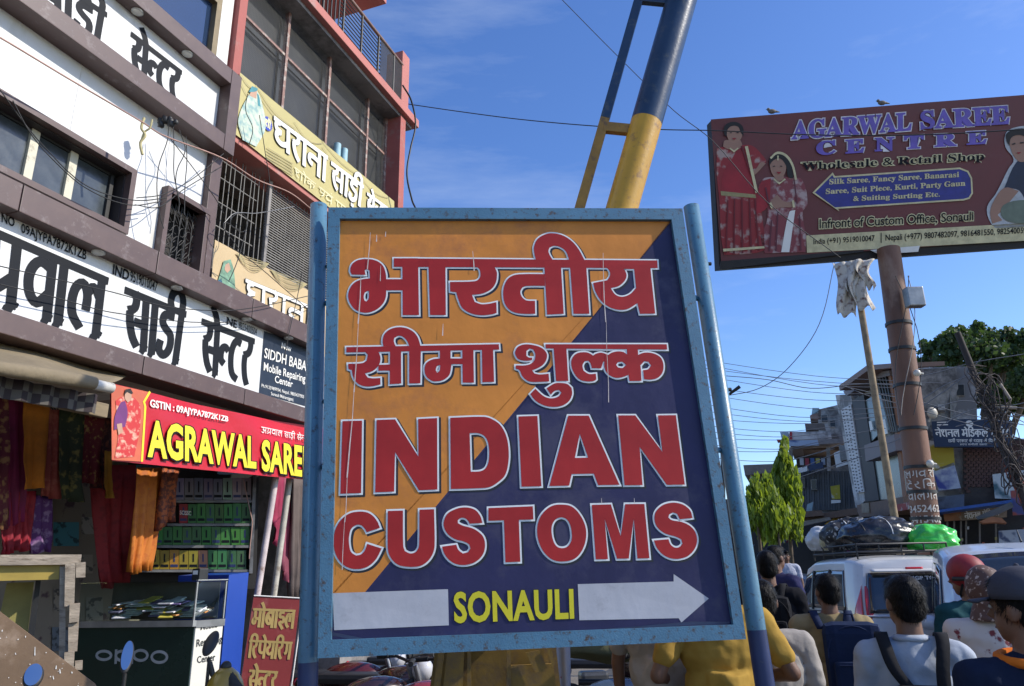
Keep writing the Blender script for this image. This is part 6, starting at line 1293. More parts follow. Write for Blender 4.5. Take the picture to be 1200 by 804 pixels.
for (lab, xc, yt, yb2, wpx2, sd) in (('tallest bright green mast tree with drooping leaves, right of the blue post', 917, 514, 625, 11, 1), ('shorter bright mast tree in the middle of the group', 899, 560, 628, 9, 2), ('small bright mast tree nearest the blue sign post', 884, 566, 622, 9, 3), ('narrow low mast tree between the two tallest', 908, 585, 628, 8, 4)):
    P_ = TA.off(sd * .5); g_ = P_.at(xc + 8, 668); g_.z = 0
    mt_ = empty('mast_tree', g_, lab, 'tree', 'bright mast trees beyond the sign post'); c2 = []
    rn2 = random.Random(sd * 7)
    for i in range(44 if sd == 1 else 26):
        t = (i + .5) / (44 if sd == 1 else 26); w2 = wpx2 * (.12 + .95 * min(1, t * 1.7) ** .8); y = lerp(yt + 2, yb2 - 10, t); a_ = rn2.uniform(0, 6.28); rr_ = rn2.uniform(.35, 1.3)
        p = P_.at(xc + 7 * t * (1 if sd == 1 else .5) + w2 * rr_ * math.cos(a_), y + rn2.uniform(-5, 8), w2 / 40 * rr_ * math.sin(a_)); s_ = (2.2 + 2.6 * min(1, t * 2)) / 867 * 22 * rn2.uniform(.7, 1.25); c2.append((p, (s_ * .9, s_ * .9, s_ * rn2.uniform(1.8, 3.2))))
    leaf_crown('crown', mt_, c2, m_leaf2, 2700 if sd == 1 else 1800, .19, 2.2, sd)
    tp = P_.at(xc, yt + 6); MB().tube([g_, lerp(g_, tp, .5), tp], [.07,.05,.015], 7).build('trunk', m_bark, mt_)
# ------------------------------------------------------------------ vehicles
m_carw = M('white_car_paint', (.62,.62,.60), .3, var=.04, scale=2, coat=.6, dirt=(.5,.48,.44), dscale=3, damt=.2); m_carw2 = M('silver_white_paint', (.48,.52,.58), .3, var=.04, coat=.6)
m_cgl = M('tinted_car_glass', (.018,.022,.026), .04, var=.2, scale=2, spec=.9, coat=.5); m_rub = M('tyre_rubber', (.02,.02,.02), .85); m_rim = M('alloy_rim', (.4,.4,.4), .35, metal=.8)
m_tail = M('red_lamp_glass', (.62,.012,.015), .15, coat=.6); m_lampw = M('clear_lamp_glass', (.6,.6,.62), .1, coat=.5); m_trim = M('black_trim', (.02,.02,.022), .5)
def car(name, label, pos, az, paint, Lc=4.5, Wc=1.72, Hc=1.80, hood=True):
    """body is one surface function of station t along the length and ring parameter; windows are patches of the same surface"""
    root = empty(name, Vector((pos[0], pos[1], 0)), label, 'car'); F_v = azdir(az); R_v = Vector((F_v.y, -F_v.x, 0)); Z_v = UPV
    belt = Hc * .58; rl = Hc
    # stations: distance from tail y, roof height, belt height, half width factor, roof half width factor
    ST = [(0.0, .965, .58, .90, .74), (.15, .985, .58, .96, .78), (.5, 1.0, .58, 1.0, .80), (1.4, 1.0, .575, 1.0, .80), (2.3, .99, .565, 1.0, .79), (2.75, .95, .56, 1.0, .77), (3.15, .80, .56, .995, .74), (3.5, .63, .56, .985, .80), (3.9, .585, .53, .96, .80), (4.3, .50, .46, .90, .78), (4.5, .40, .38, .78, .70)]
    def stn(y):
        y = y * 4.5 / Lc
        for i in range(len(ST) - 1):
            if y <= ST[i+1][0] or i == len(ST) - 2:
                t = min(1, max(0, (y - ST[i][0]) / (ST[i+1][0] - ST[i][0]))); t = t * t * (3 - 2 * t) if i in (5,) else t
                return [lerp(ST[i][j], ST[i+1][j], t) for j in range(1, 5)]
    def pnt(y, h, s_, off=0):
        """h 0..1 bottom->belt, 1..2 belt->roof edge, 2..3 roof edge->centre line"""
        rz_, bz, wf, rf = stn(y); w0 = Wc / 2 * wf; zb_, zr = bz * Hc, rz_ * Hc
        if h <= 1:
            z = lerp(.22, zb_, h); x = w0 * (.93 + .07 * math.sin(min(1, h * 1.5) * math.pi / 2) - .02 * h)
        elif h <= 2:
            t = h - 1; z = lerp(zb_, zr - .11, t); x = lerp(w0 * .98, w0 * (rf + .06), t ** 1.3)
        else:
            t = h - 2; z = zr - .11 * (1 - t) ** 2.4; x = w0 * (rf + .06) * math.cos(t * math.pi / 2) ** .8 if t < 1 else 0
        yy = y + max(0, (z - .55 * Hc)) * .42 * max(0, 1 - y / .9) - (0.03 if z < .5 * Hc and y < .2 else 0)
        p = Vector(pos) * 1.0; p.z = 0; p = p + F_v * yy + R_v * (x * s_) + Z_v * z
        if off:
            c = Vector(pos); c.z = .8; c = c + F_v * max(.8, min(Lc - .8, yy)); d = (p - c); d.normalize(); p = p + d * off
        return p
    mb = MB(); NY, NH = 60, 30
    for s_ in (-1, 1): mb.grid(lambda u, v: pnt(u * Lc, v * 3, s_), NY, NH)
    # tail and nose caps: across from side to side
    for y in (0.0, Lc):
        mb.grid(lambda u, v: lerp(pnt(y, v * 2.6, -1), pnt(y, v * 2.6, 1), u) + F_v * ((-.10 if y == 0 else .12) * math.sin(u * math.pi) ** .6 * (1 if v < .4 else .6)), 16, 22)
        mb.grid(lambda u, v: lerp(pnt(y, 2.6 + v * .4, -1), pnt(y, 2.6 + v * .4, 1), u), 4, 4)
    o = mb.build('body', paint, root)
    def patch(nm, mat, fn, nu=12, nv=8, par=root): return MB().grid(fn, nu, nv).build(nm, mat, par, solid=.006)
    def tailp(u, h, off=.012): return lerp(pnt(0, h, -1), pnt(0, h, 1), u) + F_v * (-.10 * math.sin(u * math.pi) ** .6 * (1 if h < 1.04 else .6)) - F_v * off
    patch('rear_window', m_cgl, lambda u, v: tailp(lerp(.04, .96, u), lerp(1.06, 1.90, v)), 16, 8)
    for s_ in (-1, 1):
        for a, b in ((.50, 1.25), (1.32, 2.12), (2.19, 3.05)):
            patch('side_window', m_cgl, lambda u, v: pnt(lerp(a, b, u) + .05 * v * (1 if a < .6 else 0) , 1.06 + .80 * v * (1 if lerp(a,b,u) < 2.7 else max(.15, 1 - (lerp(a,b,u) - 2.7) * 1.9)), s_, .012))
        patch('tail_lamp', m_tail, lambda u, v: (lambda h: pnt(.0, h, s_) + R_v * (s_ * (-.012 - .20 * (1-u) * (1.15 - v) ) ) - F_v * .022 )(lerp(.72, 1.62, v)), 6, 12)
        patch('tail_lamp_side', m_tail, lambda u, v: pnt(.02 + .34 * u * (1 - v) ** 1.3 , lerp(.72, 1.62, v), s_, .012), 6, 12)
        patch('headlight', m_lampw, lambda u, v: pnt(lerp(Lc - .55, Lc - .1, u), lerp(.62, .92, v), s_, .012))
        for yw in (.78, 3.62):
            c = Vector(pos); c.z = .32; c = c + F_v * yw * Lc / 4.5 + R_v * (s_ * (Wc / 2 - .10)); w_ = MB().tube([c - R_v * .10 * s_, c + R_v * .115 * s_], .32, 28).build('wheel', m_rub, root)
            MB().tube([c + R_v * .116 * s_, c + R_v * .122 * s_], [.21, .17], 20).build('rim', m_rim, w_)
        c = pnt(2.95 * Lc / 4.5, 1.12, s_) + R_v * (s_ * .10); MB().ball(c, (.10, .06, .07), ax=(R_v, F_v, Z_v)).build('wing_mirror', paint, root)
    patch('windscreen', m_cgl, lambda u, v: lerp(pnt(lerp(3.48, 2.85, v) * Lc / 4.5, 2.5 + .0 * v, -1), pnt(lerp(3.48, 2.85, v) * Lc / 4.5, 2.5, 1), u) + Z_v * (.012 + .03 * math.sin(u * math.pi)) + F_v * .03, 14, 8)
    patch('bumper', paint, lambda u, v: tailp(lerp(.0, 1.0, u), lerp(.05, .42, v), .06), 14, 5); patch('number_plate', M('plate', (.6,.55,.3), .5), lambda u, v: tailp(lerp(.38, .62, u), lerp(.55, .68, v), .02), 4, 2)
    return root, pnt, tailp, F_v, R_v
cp = rayat(1007, 700, 11.3); A1 = 6
FV1 = azdir(A1); RV1 = Vector((FV1.y, -FV1.x, 0)); cpos = cp + RV1 * .80; cpos.z = 0
car1, pnt1, tail1, F1, R1 = car('parked_car', 'white people carrier seen from behind, roof rack loaded with luggage, tall red tail lamps', cpos, A1, m_carw, 4.4, 1.70, 1.84)
o = MB().grid(lambda u, v: tail1(lerp(.42, .60, u), lerp(1.97, 2.03, v), .05), 8, 3).build('brake_lamp', m_tail, car1, solid=.02)
c0 = tail1(.55, 1.78, .03); TPl = Plane(c0, R1, UPV * 1 + F1 * .42); f = Flat(TPl, .012); text(f, 'MGP TOYOTA', [(-.14,.025),(.40,.025),(.40,-.025),(-.14,-.025)], .03, 1.05, uvquad=True)
f.build('white_sticker', m_wlet, car1)
MB().tube([tail1(.52, 1.08, .05), tail1(.40, 1.12, .05), tail1(.22, 1.22, .05)], .011, 6).build('rear_wiper', m_trim, car1)
MB().grid(lambda u, v: tail1(lerp(.06, .94, u), 1.93 + .05 * v, .02 + .10 * (1 - v)), 18, 3).build('spoiler_lip', m_carw, car1, solid=.012)
MB().tube([tail1(.03, h_, .008) for h_ in (.45, .7, 1.0, 1.3, 1.6, 1.9)], .004, 4).build('tailgate_gap', m_trim, car1); MB().tube([tail1(.97, h_, .008) for h_ in (.45, .7, 1.0, 1.3, 1.6, 1.9)], .004, 4).build('tailgate_gap', m_trim, car1)
for t_ in (1.28, 2.15, 3.08): MB().tube([pnt1(t_, h_, -1, .006) for h_ in (.1, .4, .7, 1.0)], .004, 4).build('door_gap', m_trim, car1)
for t_ in (1.55, 2.4): MB().tube([pnt1(t_, .86, -1, .03), pnt1(t_ + .16, .86, -1, .03)], .014, 8).build('door_handle', m_carw, car1)
for s_ in (-1, 1): MB().tube([pnt1(t, 1.0, s_, .01) for t in (.1, .8, 1.6, 2.4, 3.0)], .010, 6).build('belt_moulding', m_trim, car1)
MB().tube([tail1(u / 10, 1.0, .012) for u in range(11)], .014, 6).build('tail_moulding', m_lampw, car1)
for s_ in (-1, 1):
    for t in (1.28, 2.15): MB().tube([pnt1(t, 1.02 + .17 * k, s_, .016) for k in range(6)], .02, 6).build('window_pillar', m_trim, car1)
def onroof(y, x, z): p = Vector(cpos); p.z = 1.84 + z; return p + F1 * y + R1 * x
rk2 = empty('roof_rack', onroof(1.5, 0, 0), 'black tubular roof rack on the white people carrier', 'roof rack')
def rod(pts, r=.014, nm='rack_bar'): return MB().tube([onroof(*p) for p in pts], r, 8).build(nm, m_trim, rk2)
for z in (.05, .15): rod([(.45,-.60,z),(2.6,-.60,z),(2.6,.60,z),(.45,.60,z),(.45,-.60,z)])
for i in range(7): y = .55 + i * .33; rod([(y,-.60,.05),(y,.60,.05)], .011)
for y in (.45, .98, 1.5, 2.05, 2.6):
    for x in (-.60, .60): rod([(y,x,-.05),(y,x,.15)], .012, 'rack_upright')
for x in (-.3, 0, .3):
    for y in (.45, 2.6): rod([(y,x,.05),(y,x,.15)], .011, 'rack_upright')
def bundle(label, nm, c, rad, mat, wob=.25, sc=2.2, cords=0, yaw=0):
    X = (R1 * math.cos(yaw) + F1 * math.sin(yaw)); Y = UPV.cross(X)
    root = MB().ball(c, rad, 64, 40, (X, Y, UPV), wob, sc)
    for i, v in enumerate(root.v):
        dv = (v - c); q_ = dv * 7; rr_ = 1 - abs(noise.noise(q_ + c)) * 2.2; v += dv.normalized() * (rr_ * .022 + .012 * (1 - abs(noise.noise(q_ * 2.3)) * 2)) 
        root.v[i] = v
        if v.z < c.z - rad[2] * .75: v.z = c.z - rad[2] * .75
    o = root.build(nm, mat); tagit(o, label, 'luggage', 'luggage tied on the roof rack')
    for k in range(cords):
        th = -1 + 2 * (k + .5) / cords; pts = []
        for j in range(15):
            a = math.pi * j / 14; q = c + X * rad[0] * .95 * th + Y * rad[1] * 1.04 * math.cos(a) * math.sqrt(max(.1, 1 - th * th * .8)) + UPV * rad[2] * 1.06 * math.sin(a) * math.sqrt(max(.1, 1 - th * th * .8)); pts.append(q)
        MB().tube(pts, .008, 5).build('cord', m_wlet if k % 2 else m_iron, o)
    return o
m_blkbag = M('black_sheet_plastic', (.018,.018,.02), .28, bump=.03, bscale=5, spec=.7); m_blk2 = pattern('black_white_patterned_wrap', (.02,.02,.022), (.45,.44,.40), 16, .38, .6, 'NOISE', .03)
bundle('white plastic wrapped bundle at the left end of the roof rack', 'bundle', onroof(2.35, -.50, .27), (.24,.30,.21), M('white_plastic_wrap', (.58,.58,.56), .45, bump=.02, bscale=6), .12)
bundle('cream cloth bundle tucked beside the white one', 'bundle', onroof(2.0, -.42, .26), (.20,.25,.20), M('cream_cloth', (.5,.45,.28), .8, bump=.02, bscale=8), .15)
bundle('black and white patterned bundle under a net of cord', 'bundle', onroof(1.75, -.22, .30), (.42,.45,.27), m_blk2, .18, 3, 5)
bundle('big shiny black plastic wrapped bundle in the middle of the rack', 'bundle', onroof(1.15, -.02, .29), (.56,.42,.25), m_blkbag, .22, 2.4, 3, .1)
bundle('dark blue grey duffel behind the black bundle', 'duffel', onroof(2.1, .35, .30), (.45,.35,.27), M('dark_slate_fabric', (.035,.05,.07), .6, bump=.02, bscale=9), .15)
bundle('blue tarpaulin roll on top at the back of the load', 'bundle', onroof(2.3, .15, .50), (.30,.14,.09), M('blue_plastic', (.05,.20,.40), .4, bump=.02, bscale=9), .15)
gb_ = bundle('bright green plastic bag at the right end of the roof rack', 'bag', onroof(.85, .58, .20), (.34,.30,.21), M('green_plastic', (.06,.60,.06), .3, bump=.03, bscale=5, var=.35, scale=5), .14, 2.6)
gb_.data.materials[0].node_tree.nodes['Principled BSDF'].inputs['Coat Weight'].default_value = .3
# second white car facing this way at the right
c2 = rayat(1222, 690, 8.6); c2.z = 0
car2, *_r = car('parked_car', 'white hatchback facing the camera behind the people carrier, partly out of frame at right', c2 + azdir(27) * 3.4, 207, m_carw2, 4.4, 1.78, 1.93)
MB().tube([c2 + azdir(27) * .8 + UPV * 1.91, c2 + azdir(27) * .95 + UPV * 2.03], [.012,.006], 6).build('aerial', m_trim, car2)
c3 = rayat(938, 700, 20); c3.z = 0
car3, *_r = car('parked_car', 'small dark car in the shade of the stalls behind the mast trees', c3 + azdir(10) * 3, 190, M('dark_car_paint', (.03,.035,.04), .3, coat=.5), 4.0, 1.65, 1.55)
# ------------------------------------------------------------------ motorcycles
def motorcycle(label, pos, az, paint, name='motorcycle', s_=1.0, mirrors=True, body=None):
    root = empty(name, pos, label, 'motorcycle'); F = azdir(az); R = Vector((F.y, -F.x, 0)); P = lambda x, y, z: Vector(pos) + R * x * s_ + F * y * s_ + UPV * z * s_
    for y in (-.62, .66):
        pts = [P(0, y + .27 * math.cos(a), .30 + .27 * math.sin(a)) for a in [k * math.pi / 12 for k in range(25)]]; w_ = MB().tube(pts, .048, 10).build('wheel', m_rub, root)
        mb = MB()
        for k in range(8): a = k * math.pi / 4; mb.tube([P(0, y, .30), P(0, y + .24 * math.cos(a), .30 + .24 * math.sin(a))], .006, 5)
        mb.tube([P(-.06, y, .3), P(.06, y, .3)], .05, 12); mb.build('rim', m_rim, w_)
    for x in (-.08, .08): MB().tube([P(x, .68, .30), P(x, .46, .98)], .022, 10).build('fork', m_rim, root)
    MB().ball(P(0, .16, .78), (.14, .30, .13), 20, 12, (R, F, UPV)).build('fuel_tank', paint, root)
    MB().box(P(0, -.34, .80), (.24, .62, .09), (R, F, UPV), .04).build('seat', m_trim, root)
    mb = MB(); mb.box(P(0, .05, .42), (.22, .34, .28), (R, F, UPV), .04); mb.tube([P(.1, .1, .3), P(.13, -.3, .25), P(.14, -.7, .32)], [.025,.03,.045], 10); mb.build('engine', M('engine_grey', (.10,.10,.10), .45, metal=.6) if 'engine_grey' not in bpy.data.materials else bpy.data.materials['engine_grey'], root)
    MB().tube([P(0, .48, .85), P(0, -.1, .62), P(0, -.5, .62)], .03, 8).build('frame_tube', m_trim, root)
    MB().box(P(0, -.72, .74), (.16, .3, .12), (R, F, UPV), .04).build('tail_cowl', paint, root); MB().ball(P(0, -.88, .76), (.06,.03,.035), ax=(R, F, UPV)).build('tail_lamp', m_tail, root)
    MB().tube([P(-.37, .30, 1.02), P(-.2, .40, 1.03), P(0, .44, 1.0), P(.2, .40, 1.03), P(.37, .30, 1.02)], .014, 8).build('handlebar', m_iron, root)
    for x in (-1, 1): MB().tube([P(.37 * x, .30, 1.02), P(.26 * x, .36, 1.03)], .021, 10).build('grip', m_rub, root)
    MB().ball(P(0, .56, .93), (.10, .09, .10), ax=(R, F, UPV)).build('headlight', m_lampw, root)
    mb = MB(); mb.grid(lambda u, v: P((u - .5) * .12, .66 + .30 * math.cos(lerp(.4, 2.4, v)), .30 + .33 * math.sin(lerp(.4, 2.4, v))), 3, 10); mb.build('mudguard', paint, root, solid=.01)
    if mirrors:
        for x in (-1, 1): mirror(root, P(.20 * x, .38, 1.03), P(.33 * x, .34, 1.26), F, R)
    return root, P
m_mir = M('mirror_glass', (.62,.66,.7), .04, metal=1, var=.01)
def mirror(root, a, b, F, R, rx=.075, rz=.05):
    m_ = MB().tube([a, lerp(a, b, .6) + R * .01, b - UPV * .04], .006, 6).build('mirror_stem', m_iron, root)
    MB().ball(b, (rx, .022, rz), 18, 10, (R, F, UPV)).build('mirror_shell', m_trim, root)
    mb = MB(); pts = [b - F * .0225 + R * rx * .86 * math.cos(t) + UPV * rz * .86 * math.sin(t) for t in [k * math.pi / 12 for k in range(24)]]; mb.add(pts, [tuple(range(24))]); mb.build('mirror_glass', m_mir, root)
def mc_at(px, py, r, az, label, paint, **k): p = rayat(px, py, r); p.z = 0; return motorcycle(label, p, az, paint, **k)
m_pblk = M('black_red_paint', (.03,.012,.012), .2, coat=.6, var=.3); m_pred = M('red_streak_paint', (.22,.02,.015), .25, coat=.6)
mc_at(420, 780, 6.6, 60, 'black motorcycle under the left part of the customs board, handlebar up', m_pblk)
mc_at(478, 780, 6.2, 50, 'black motorcycle with red streaked tank beside the barrier housing', m_pred)
mc_at(700, 770, 6.2, 75, 'blue grey scooter seen under the right half of the customs board', M('blue_grey_paint', (.07,.10,.14), .25, coat=.5), name='scooter')
mc_at(455, 780, 7.4, 100, 'black motorcycle parked side on in the second row under the board', m_pblk)
mc_at(395, 780, 7.8, 85, 'motorcycle parked side on nearest the left blue post, second row', M('maroon_paint', (.08,.01,.012), .25, coat=.5))
mc_at(500, 780, 8.8, 95, 'dark motorcycle in the back row behind the barrier housing', M('graphite_paint', (.03,.03,.035), .3, coat=.4))
mc_at(735, 780, 8.2, 100, 'dark motorcycle in the back row under the right half of the board', m_pblk)
mc_at(690, 780, 9.6, 80, 'small dark motorcycle beyond the scooter', m_pblk)
# left foreground motorcycles whose mirrors rise into the picture
def near_bike(px, py, r, label, paint, az, mx, my, tall, shell, glass_face, name='motorcycle'):
    p = rayat(px, 800, r); p.z = 0; hb_ = rayat(mx, my, r); sc_ = 1.0
    root, P = motorcycle(label, Vector((hb_.x, hb_.y, 0)) - azdir(az) * .34 - Vector((azdir(az).y, -azdir(az).x, 0)) * .30, az, paint, name, 1.0, False)
    F = azdir(az); R = Vector((F.y, -F.x, 0)); P2 = P(.24, .38, 1.03); Vw = (EYE - hb_).normalized(); Vr = Vector((-Vw.y, Vw.x, 0)).normalized()
    MB().tube([P2, Vector((hb_.x, hb_.y, P2.z + .05)), hb_ - UPV * tall], .0065, 7).build('mirror_stem', m_iron, root)
    yaw = glass_face; Xm = (Vr * math.cos(yaw) + Vw * math.sin(yaw)); Ym = (Xm.cross(UPV)).normalized(); tl_up = UPV * .62; Ym = (Ym * (1 if Ym.dot(Vw) > 0 else -1) + tl_up).normalized(); UZ = (UPV - Ym * UPV.dot(Ym)).normalized()
    MB().ball(hb_, (shell[0], .012, shell[1]), 20, 12, (Xm, Ym, UZ)).build('mirror_shell', m_trim, root)
    if shell[2]:
        s2 = -1 if Ym.dot(Vw) < 0 else 1
        pts = [hb_ + Ym * s2 * .0125 + Xm * shell[0] * .84 * math.cos(t) + UZ * shell[1] * .88 * math.sin(t) for t in [k * math.pi / 12 for k in range(24)]]; MB().add(pts, [tuple(range(24)) if s2 > 0 else tuple(range(23, -1, -1))]).build('mirror_glass', m_mir, root)
    return root
near_bike(150, 800, 2.9, 'motorcycle whose narrow oval mirror stands before the oppo counter', m_pblk, 20, 149, 770, .05, (.019,.056,True), .1)
near_bike(35, 800, 2.5, 'motorcycle whose rounded mirror shows at the lower left corner', m_trim, 25, 39, 793, .04, (.024,.034,True), .1)
sc_ = near_bike(250, 800, 3.2, 'yellow scooter with black mirror turned away, before the white counter side', M('mustard_scooter_paint', (.30,.20,.02), .3, coat=.4), -25, 247, 754, .05, (.028,.05,False), .6, 'scooter')
sp_ = rayat(262, 822, 3.2); MB().ball(sp_, (.075,.08,.12), 18, 10).build('front_cowl', M('mustard_cowl', (.34,.21,.02), .3, coat=.4), sc_)
MB().tube([rayat(246,776,3.2), rayat(249,790,3.2), rayat(258,800,3.2)], [.009,.011,.012], 8).build('brake_lever', m_iron, sc_)
MB().tube([rayat(266,786,3.2), rayat(273,800,3.15), rayat(282,812,3.1)], [.018,.02,.02], 10).build('grip', m_rub, sc_); MB().ball(rayat(265,781,3.2), .02).build('lever_knob', m_iron, sc_)
# ------------------------------------------------------------------ people
def remesh(mb, name, mat, parent, vox, sm=4, disp=0, dsc=6, base=None):
    me = bpy.data.meshes.new('t'); me.from_pydata(mb.v, [], mb.f); o = bpy.data.objects.new('t', me); COL.objects.link(o)
    bm = bmesh.new(); bm.from_mesh(me); bmesh.ops.recalc_face_normals(bm, faces=bm.faces); bm.to_mesh(me); bm.free()
    md = o.modifiers.new('r', 'REMESH'); md.mode = 'VOXEL'; md.voxel_size = vox; md.use_smooth_shade = True
    s2 = o.modifiers.new('s', 'SMOOTH'); s2.iterations = sm; s2.factor = .5
    dg = bpy.context.evaluated_depsgraph_get(); m2 = bpy.data.meshes.new_from_object(o.evaluated_get(dg), depsgraph=dg)
    bpy.data.objects.remove(o)
    o0 = sum((v.co for v in m2.vertices), Vector()) / max(1, len(m2.vertices))
    if disp:
        ns = [v.normal.copy() for v in m2.vertices]
        for v, n_ in zip(m2.vertices, ns):
            q = v.co; k = noise.noise(Vector((q.x * dsc, q.y * dsc, q.z * dsc * 1.4))) + .5 * noise.noise(q * dsc * 2.3); k2 = 1 - abs(noise.noise(Vector((q.x * dsc * .8 + q.z * 5, q.y * dsc * .8, q.z * dsc * .7)))) * 2; v.co = q + n_ * disp * (k * .6 + k2 * .6)
    for v in m2.vertices: v.co -= o0
    m2.materials.clear(); m2.materials.append(mat)
    for p in m2.polygons: p.use_smooth = True; p.material_index = 0
    o = bpy.data.objects.new(name, m2); COL.objects.link(o); WL[o.name] = o0; o.parent = parent; o.location = o0 - WL[parent.name]; return o
m_skin = M('brown_skin', (.16,.078,.046), .55, var=.12, scale=8, bump=.0006, bscale=200); m_hairb = M('black_hair', (.006,.005,.005), .5, var=.4, scale=60, bump=.003, bscale=160, spec=.15)
m_eye = M('eye_white', (.6,.58,.55), .3); m_lip = M('lip', (.20,.07,.055), .5); m_trou = M('dark_trousers', (.03,.032,.04), .8, bump=.002, bscale=30); m_shoe = M('shoe_leather', (.03,.022,.018), .5)
def fabric(nm, c, **k): return M(nm, c, .9, var=.2, scale=4, bump=.0045, bscale=k.pop('bs', 22), spec=.12, **k)
def person(label, head, head_r, az, shirt, H=1.68, look=0, tilt=0, arms=((12, 8, 10), (12, 8, 10)), sleeve='half', trousers=None, hair=True, build=1.0, lean=0, hand=False, group='people seen from behind in the crowd'):
    """head: photographed centre pixel of the head and its distance; az: the way the body faces"""
    hc = rayat(head[0], head[1], head_r); F = azdir(az); R = Vector((F.y, -F.x, 0)); s_ = H / 1.70
    foot = Vector((hc.x, hc.y, 0)) - F * lean; hz = hc.z; zoff = hz - 1.585 * s_
    root = empty('person', foot, label, 'person', group)
    def P(x, y, z): return foot + R * x * s_ * build + F * (y * s_ + lean * max(0, z - .9) / .7) + UPV * (z * s_ + zoff * min(1, z / .9))
    Fh = azdir(az + look); Rh = Vector((Fh.y, -Fh.x, 0)); Hc_ = hc
    def HP_(x, y, z): return Hc_ + Rh * x * s_ + Fh * y * s_ + UPV * z * s_
    b = MB()
    def caps(mb, a, ra, c, rc, seg=12):
        mb.tube([a, c], [ra, rc], seg); mb.ball(a, ra * .995, seg, 8); mb.ball(c, rc * .995, seg, 8)
    ax_b = (R, F, UPV); ax_h = (Rh, Fh, UPV)
    # head
    b.ball(HP_(0, -.008, .02), (.076*s_, .096*s_, .098*s_), 20, 14, ax_h); b.ball(HP_(0, .025, -.045), (.060*s_, .068*s_, .072*s_), 16, 12, ax_h)
    b.ball(HP_(0, .055, -.088), (.032*s_, .028*s_, .024*s_), 12, 8, ax_h)
    b.tube([HP_(0, .088, .012), HP_(0, .112, -.028)], [.009*s_, .015*s_], 8)
    for x in (-1, 1): b.ball(HP_(.078 * x, -.004, -.012), (.010*s_, .020*s_, .032*s_), 10, 8, ax_h); b.ball(HP_(.030*x, .078, .018), (.022*s_, .012*s_, .010*s_), 8, 6, ax_h)
    caps(b, P(0, -.012, 1.40), .058 * s_, lerp(P(0, 0, 1.52), HP_(0, -.01, -.06), .6), .053 * s_)
    # trunk
    b.ball(P(0, 0, 1.24), (.165*s_*build, .105*s_, .22*s_), 20, 14, ax_b); b.ball(P(0, .005, 1.02), (.145*s_*build, .105*s_, .18*s_), 18, 12, ax_b); b.ball(P(0, 0, .90), (.155*s_*build, .11*s_, .12*s_), 18, 12, ax_b)
    caps(b, P(-.14, -.005, 1.355), .056 * s_, P(.14, -.005, 1.355), .056 * s_)
    for x in (-1, 1):
        caps(b, P(.085 * x, 0, .86), .085 * s_, P(.095 * x, .02, .47), .055 * s_); caps(b, P(.095 * x, .02, .47), .055 * s_, P(.10 * x, -.02, .09), .038 * s_); b.ball(P(.105 * x, .06, .045), (.042*s_, .12*s_, .042*s_), 12, 8, ax_b)
    J = []
    for x, (sw, fo, el) in zip((-1, 1), arms):
        sh_ = P(.185 * x, -.005, 1.36); a1, a2 = R_(sw), R_(fo); d1 = (R * x * math.sin(a1) + F * math.sin(a2) - UPV * math.cos(a1) * math.cos(a2)).normalized()
        eb = sh_ + d1 * .29 * s_; a3 = R_(el); d2 = (F * math.sin(a3) + R * x * (.02 if el < 70 else -.35) - UPV * math.cos(a3)).normalized(); wr = eb + d2 * .25 * s_
        caps(b, sh_, .050 * s_, eb, .040 * s_); caps(b, eb, .040 * s_, wr, .027 * s_); J.append((sh_, eb, wr, d2))
        # hand: palm, four unequal fingers and a thumb
        X_h = d2.cross(R * x).normalized(); W_h = d2.cross(X_h).normalized(); hcen = wr + d2 * .045 * s_
        b.ball(hcen, (.038*s_, .016*s_, .048*s_), 12, 8, (X_h, W_h, d2))
        for k, (fx, fl_) in enumerate(((-.028, .060), (-.010, .072), (.010, .068), (.027, .052))):
            k0 = wr + d2 * .082 * s_ + X_h * fx * s_; k1 = k0 + (d2 * .85 - W_h * x * .0 + (R * -x) * .3).normalized() * fl_ * .55 * s_; k2 = k1 + (d2 * .5 + (R * -x) * .75).normalized() * fl_ * .5 * s_; b.tube([k0, k1, k2], [.0095*s_, .0088*s_, .0078*s_], 8); b.ball(k2, .0078 * s_, 8, 6); b.ball(k1, .0088 * s_, 8, 6)
        t0 = wr + d2 * .02 * s_ + X_h * .030 * s_ ; t1 = t0 + (X_h * .8 + d2 * .6).normalized() * .035 * s_; t2 = t1 + (X_h * .2 + d2 * .9).normalized() * .03 * s_; b.tube([t0, t1, t2], [.013*s_, .011*s_, .009*s_], 8); b.ball(t2, .009 * s_, 8, 6)
    body = remesh(b, 'body', m_skin, root, .0085, 5)
    # shirt
    c = MB(); q = .018
    c.ball(P(0, -.002, 1.24), ((.172+q)*s_*build, (.108+q)*s_, (.215)*s_), 22, 14, ax_b); c.ball(P(0, .003, 1.04), ((.155+q)*s_*build, (.108+q)*s_, .20*s_), 20, 12, ax_b)
    c.tube([P(0, 0, 1.12), P(0, 0, .80)], [(.155+q)*s_*build*.93, (.165+q)*s_*build*.96], 22, flat=.68)
    caps(c, P(-.15, -.008, 1.358), .077 * s_, P(.15, -.008, 1.358), .077 * s_); c.tube([P(0, -.01, 1.36), P(0, -.008, 1.425)], [.098*s_, .066*s_], 16)
    for sh_, eb, wr, d2 in J:
        e2 = lerp(sh_, eb, .68) if sleeve == 'half' else eb; caps(c, sh_, .069 * s_, e2, .057 * s_)
        if sleeve == 'full': caps(c, eb, .058 * s_, lerp(eb, wr, .92), .040 * s_)
    so = remesh(c, 'shirt', shirt, root, .010, 3, .013, 11)
    t = MB()
    t.ball(P(0, 0, .89), (.172*s_*build, .122*s_, .125*s_), 18, 12, ax_b)
    for x in (-1, 1): caps(t, P(.09 * x, 0, .84), .098 * s_, P(.10 * x, .02, .47), .074 * s_); caps(t, P(.10 * x, .02, .47), .074 * s_, P(.105 * x, -.02, .10), .062 * s_)
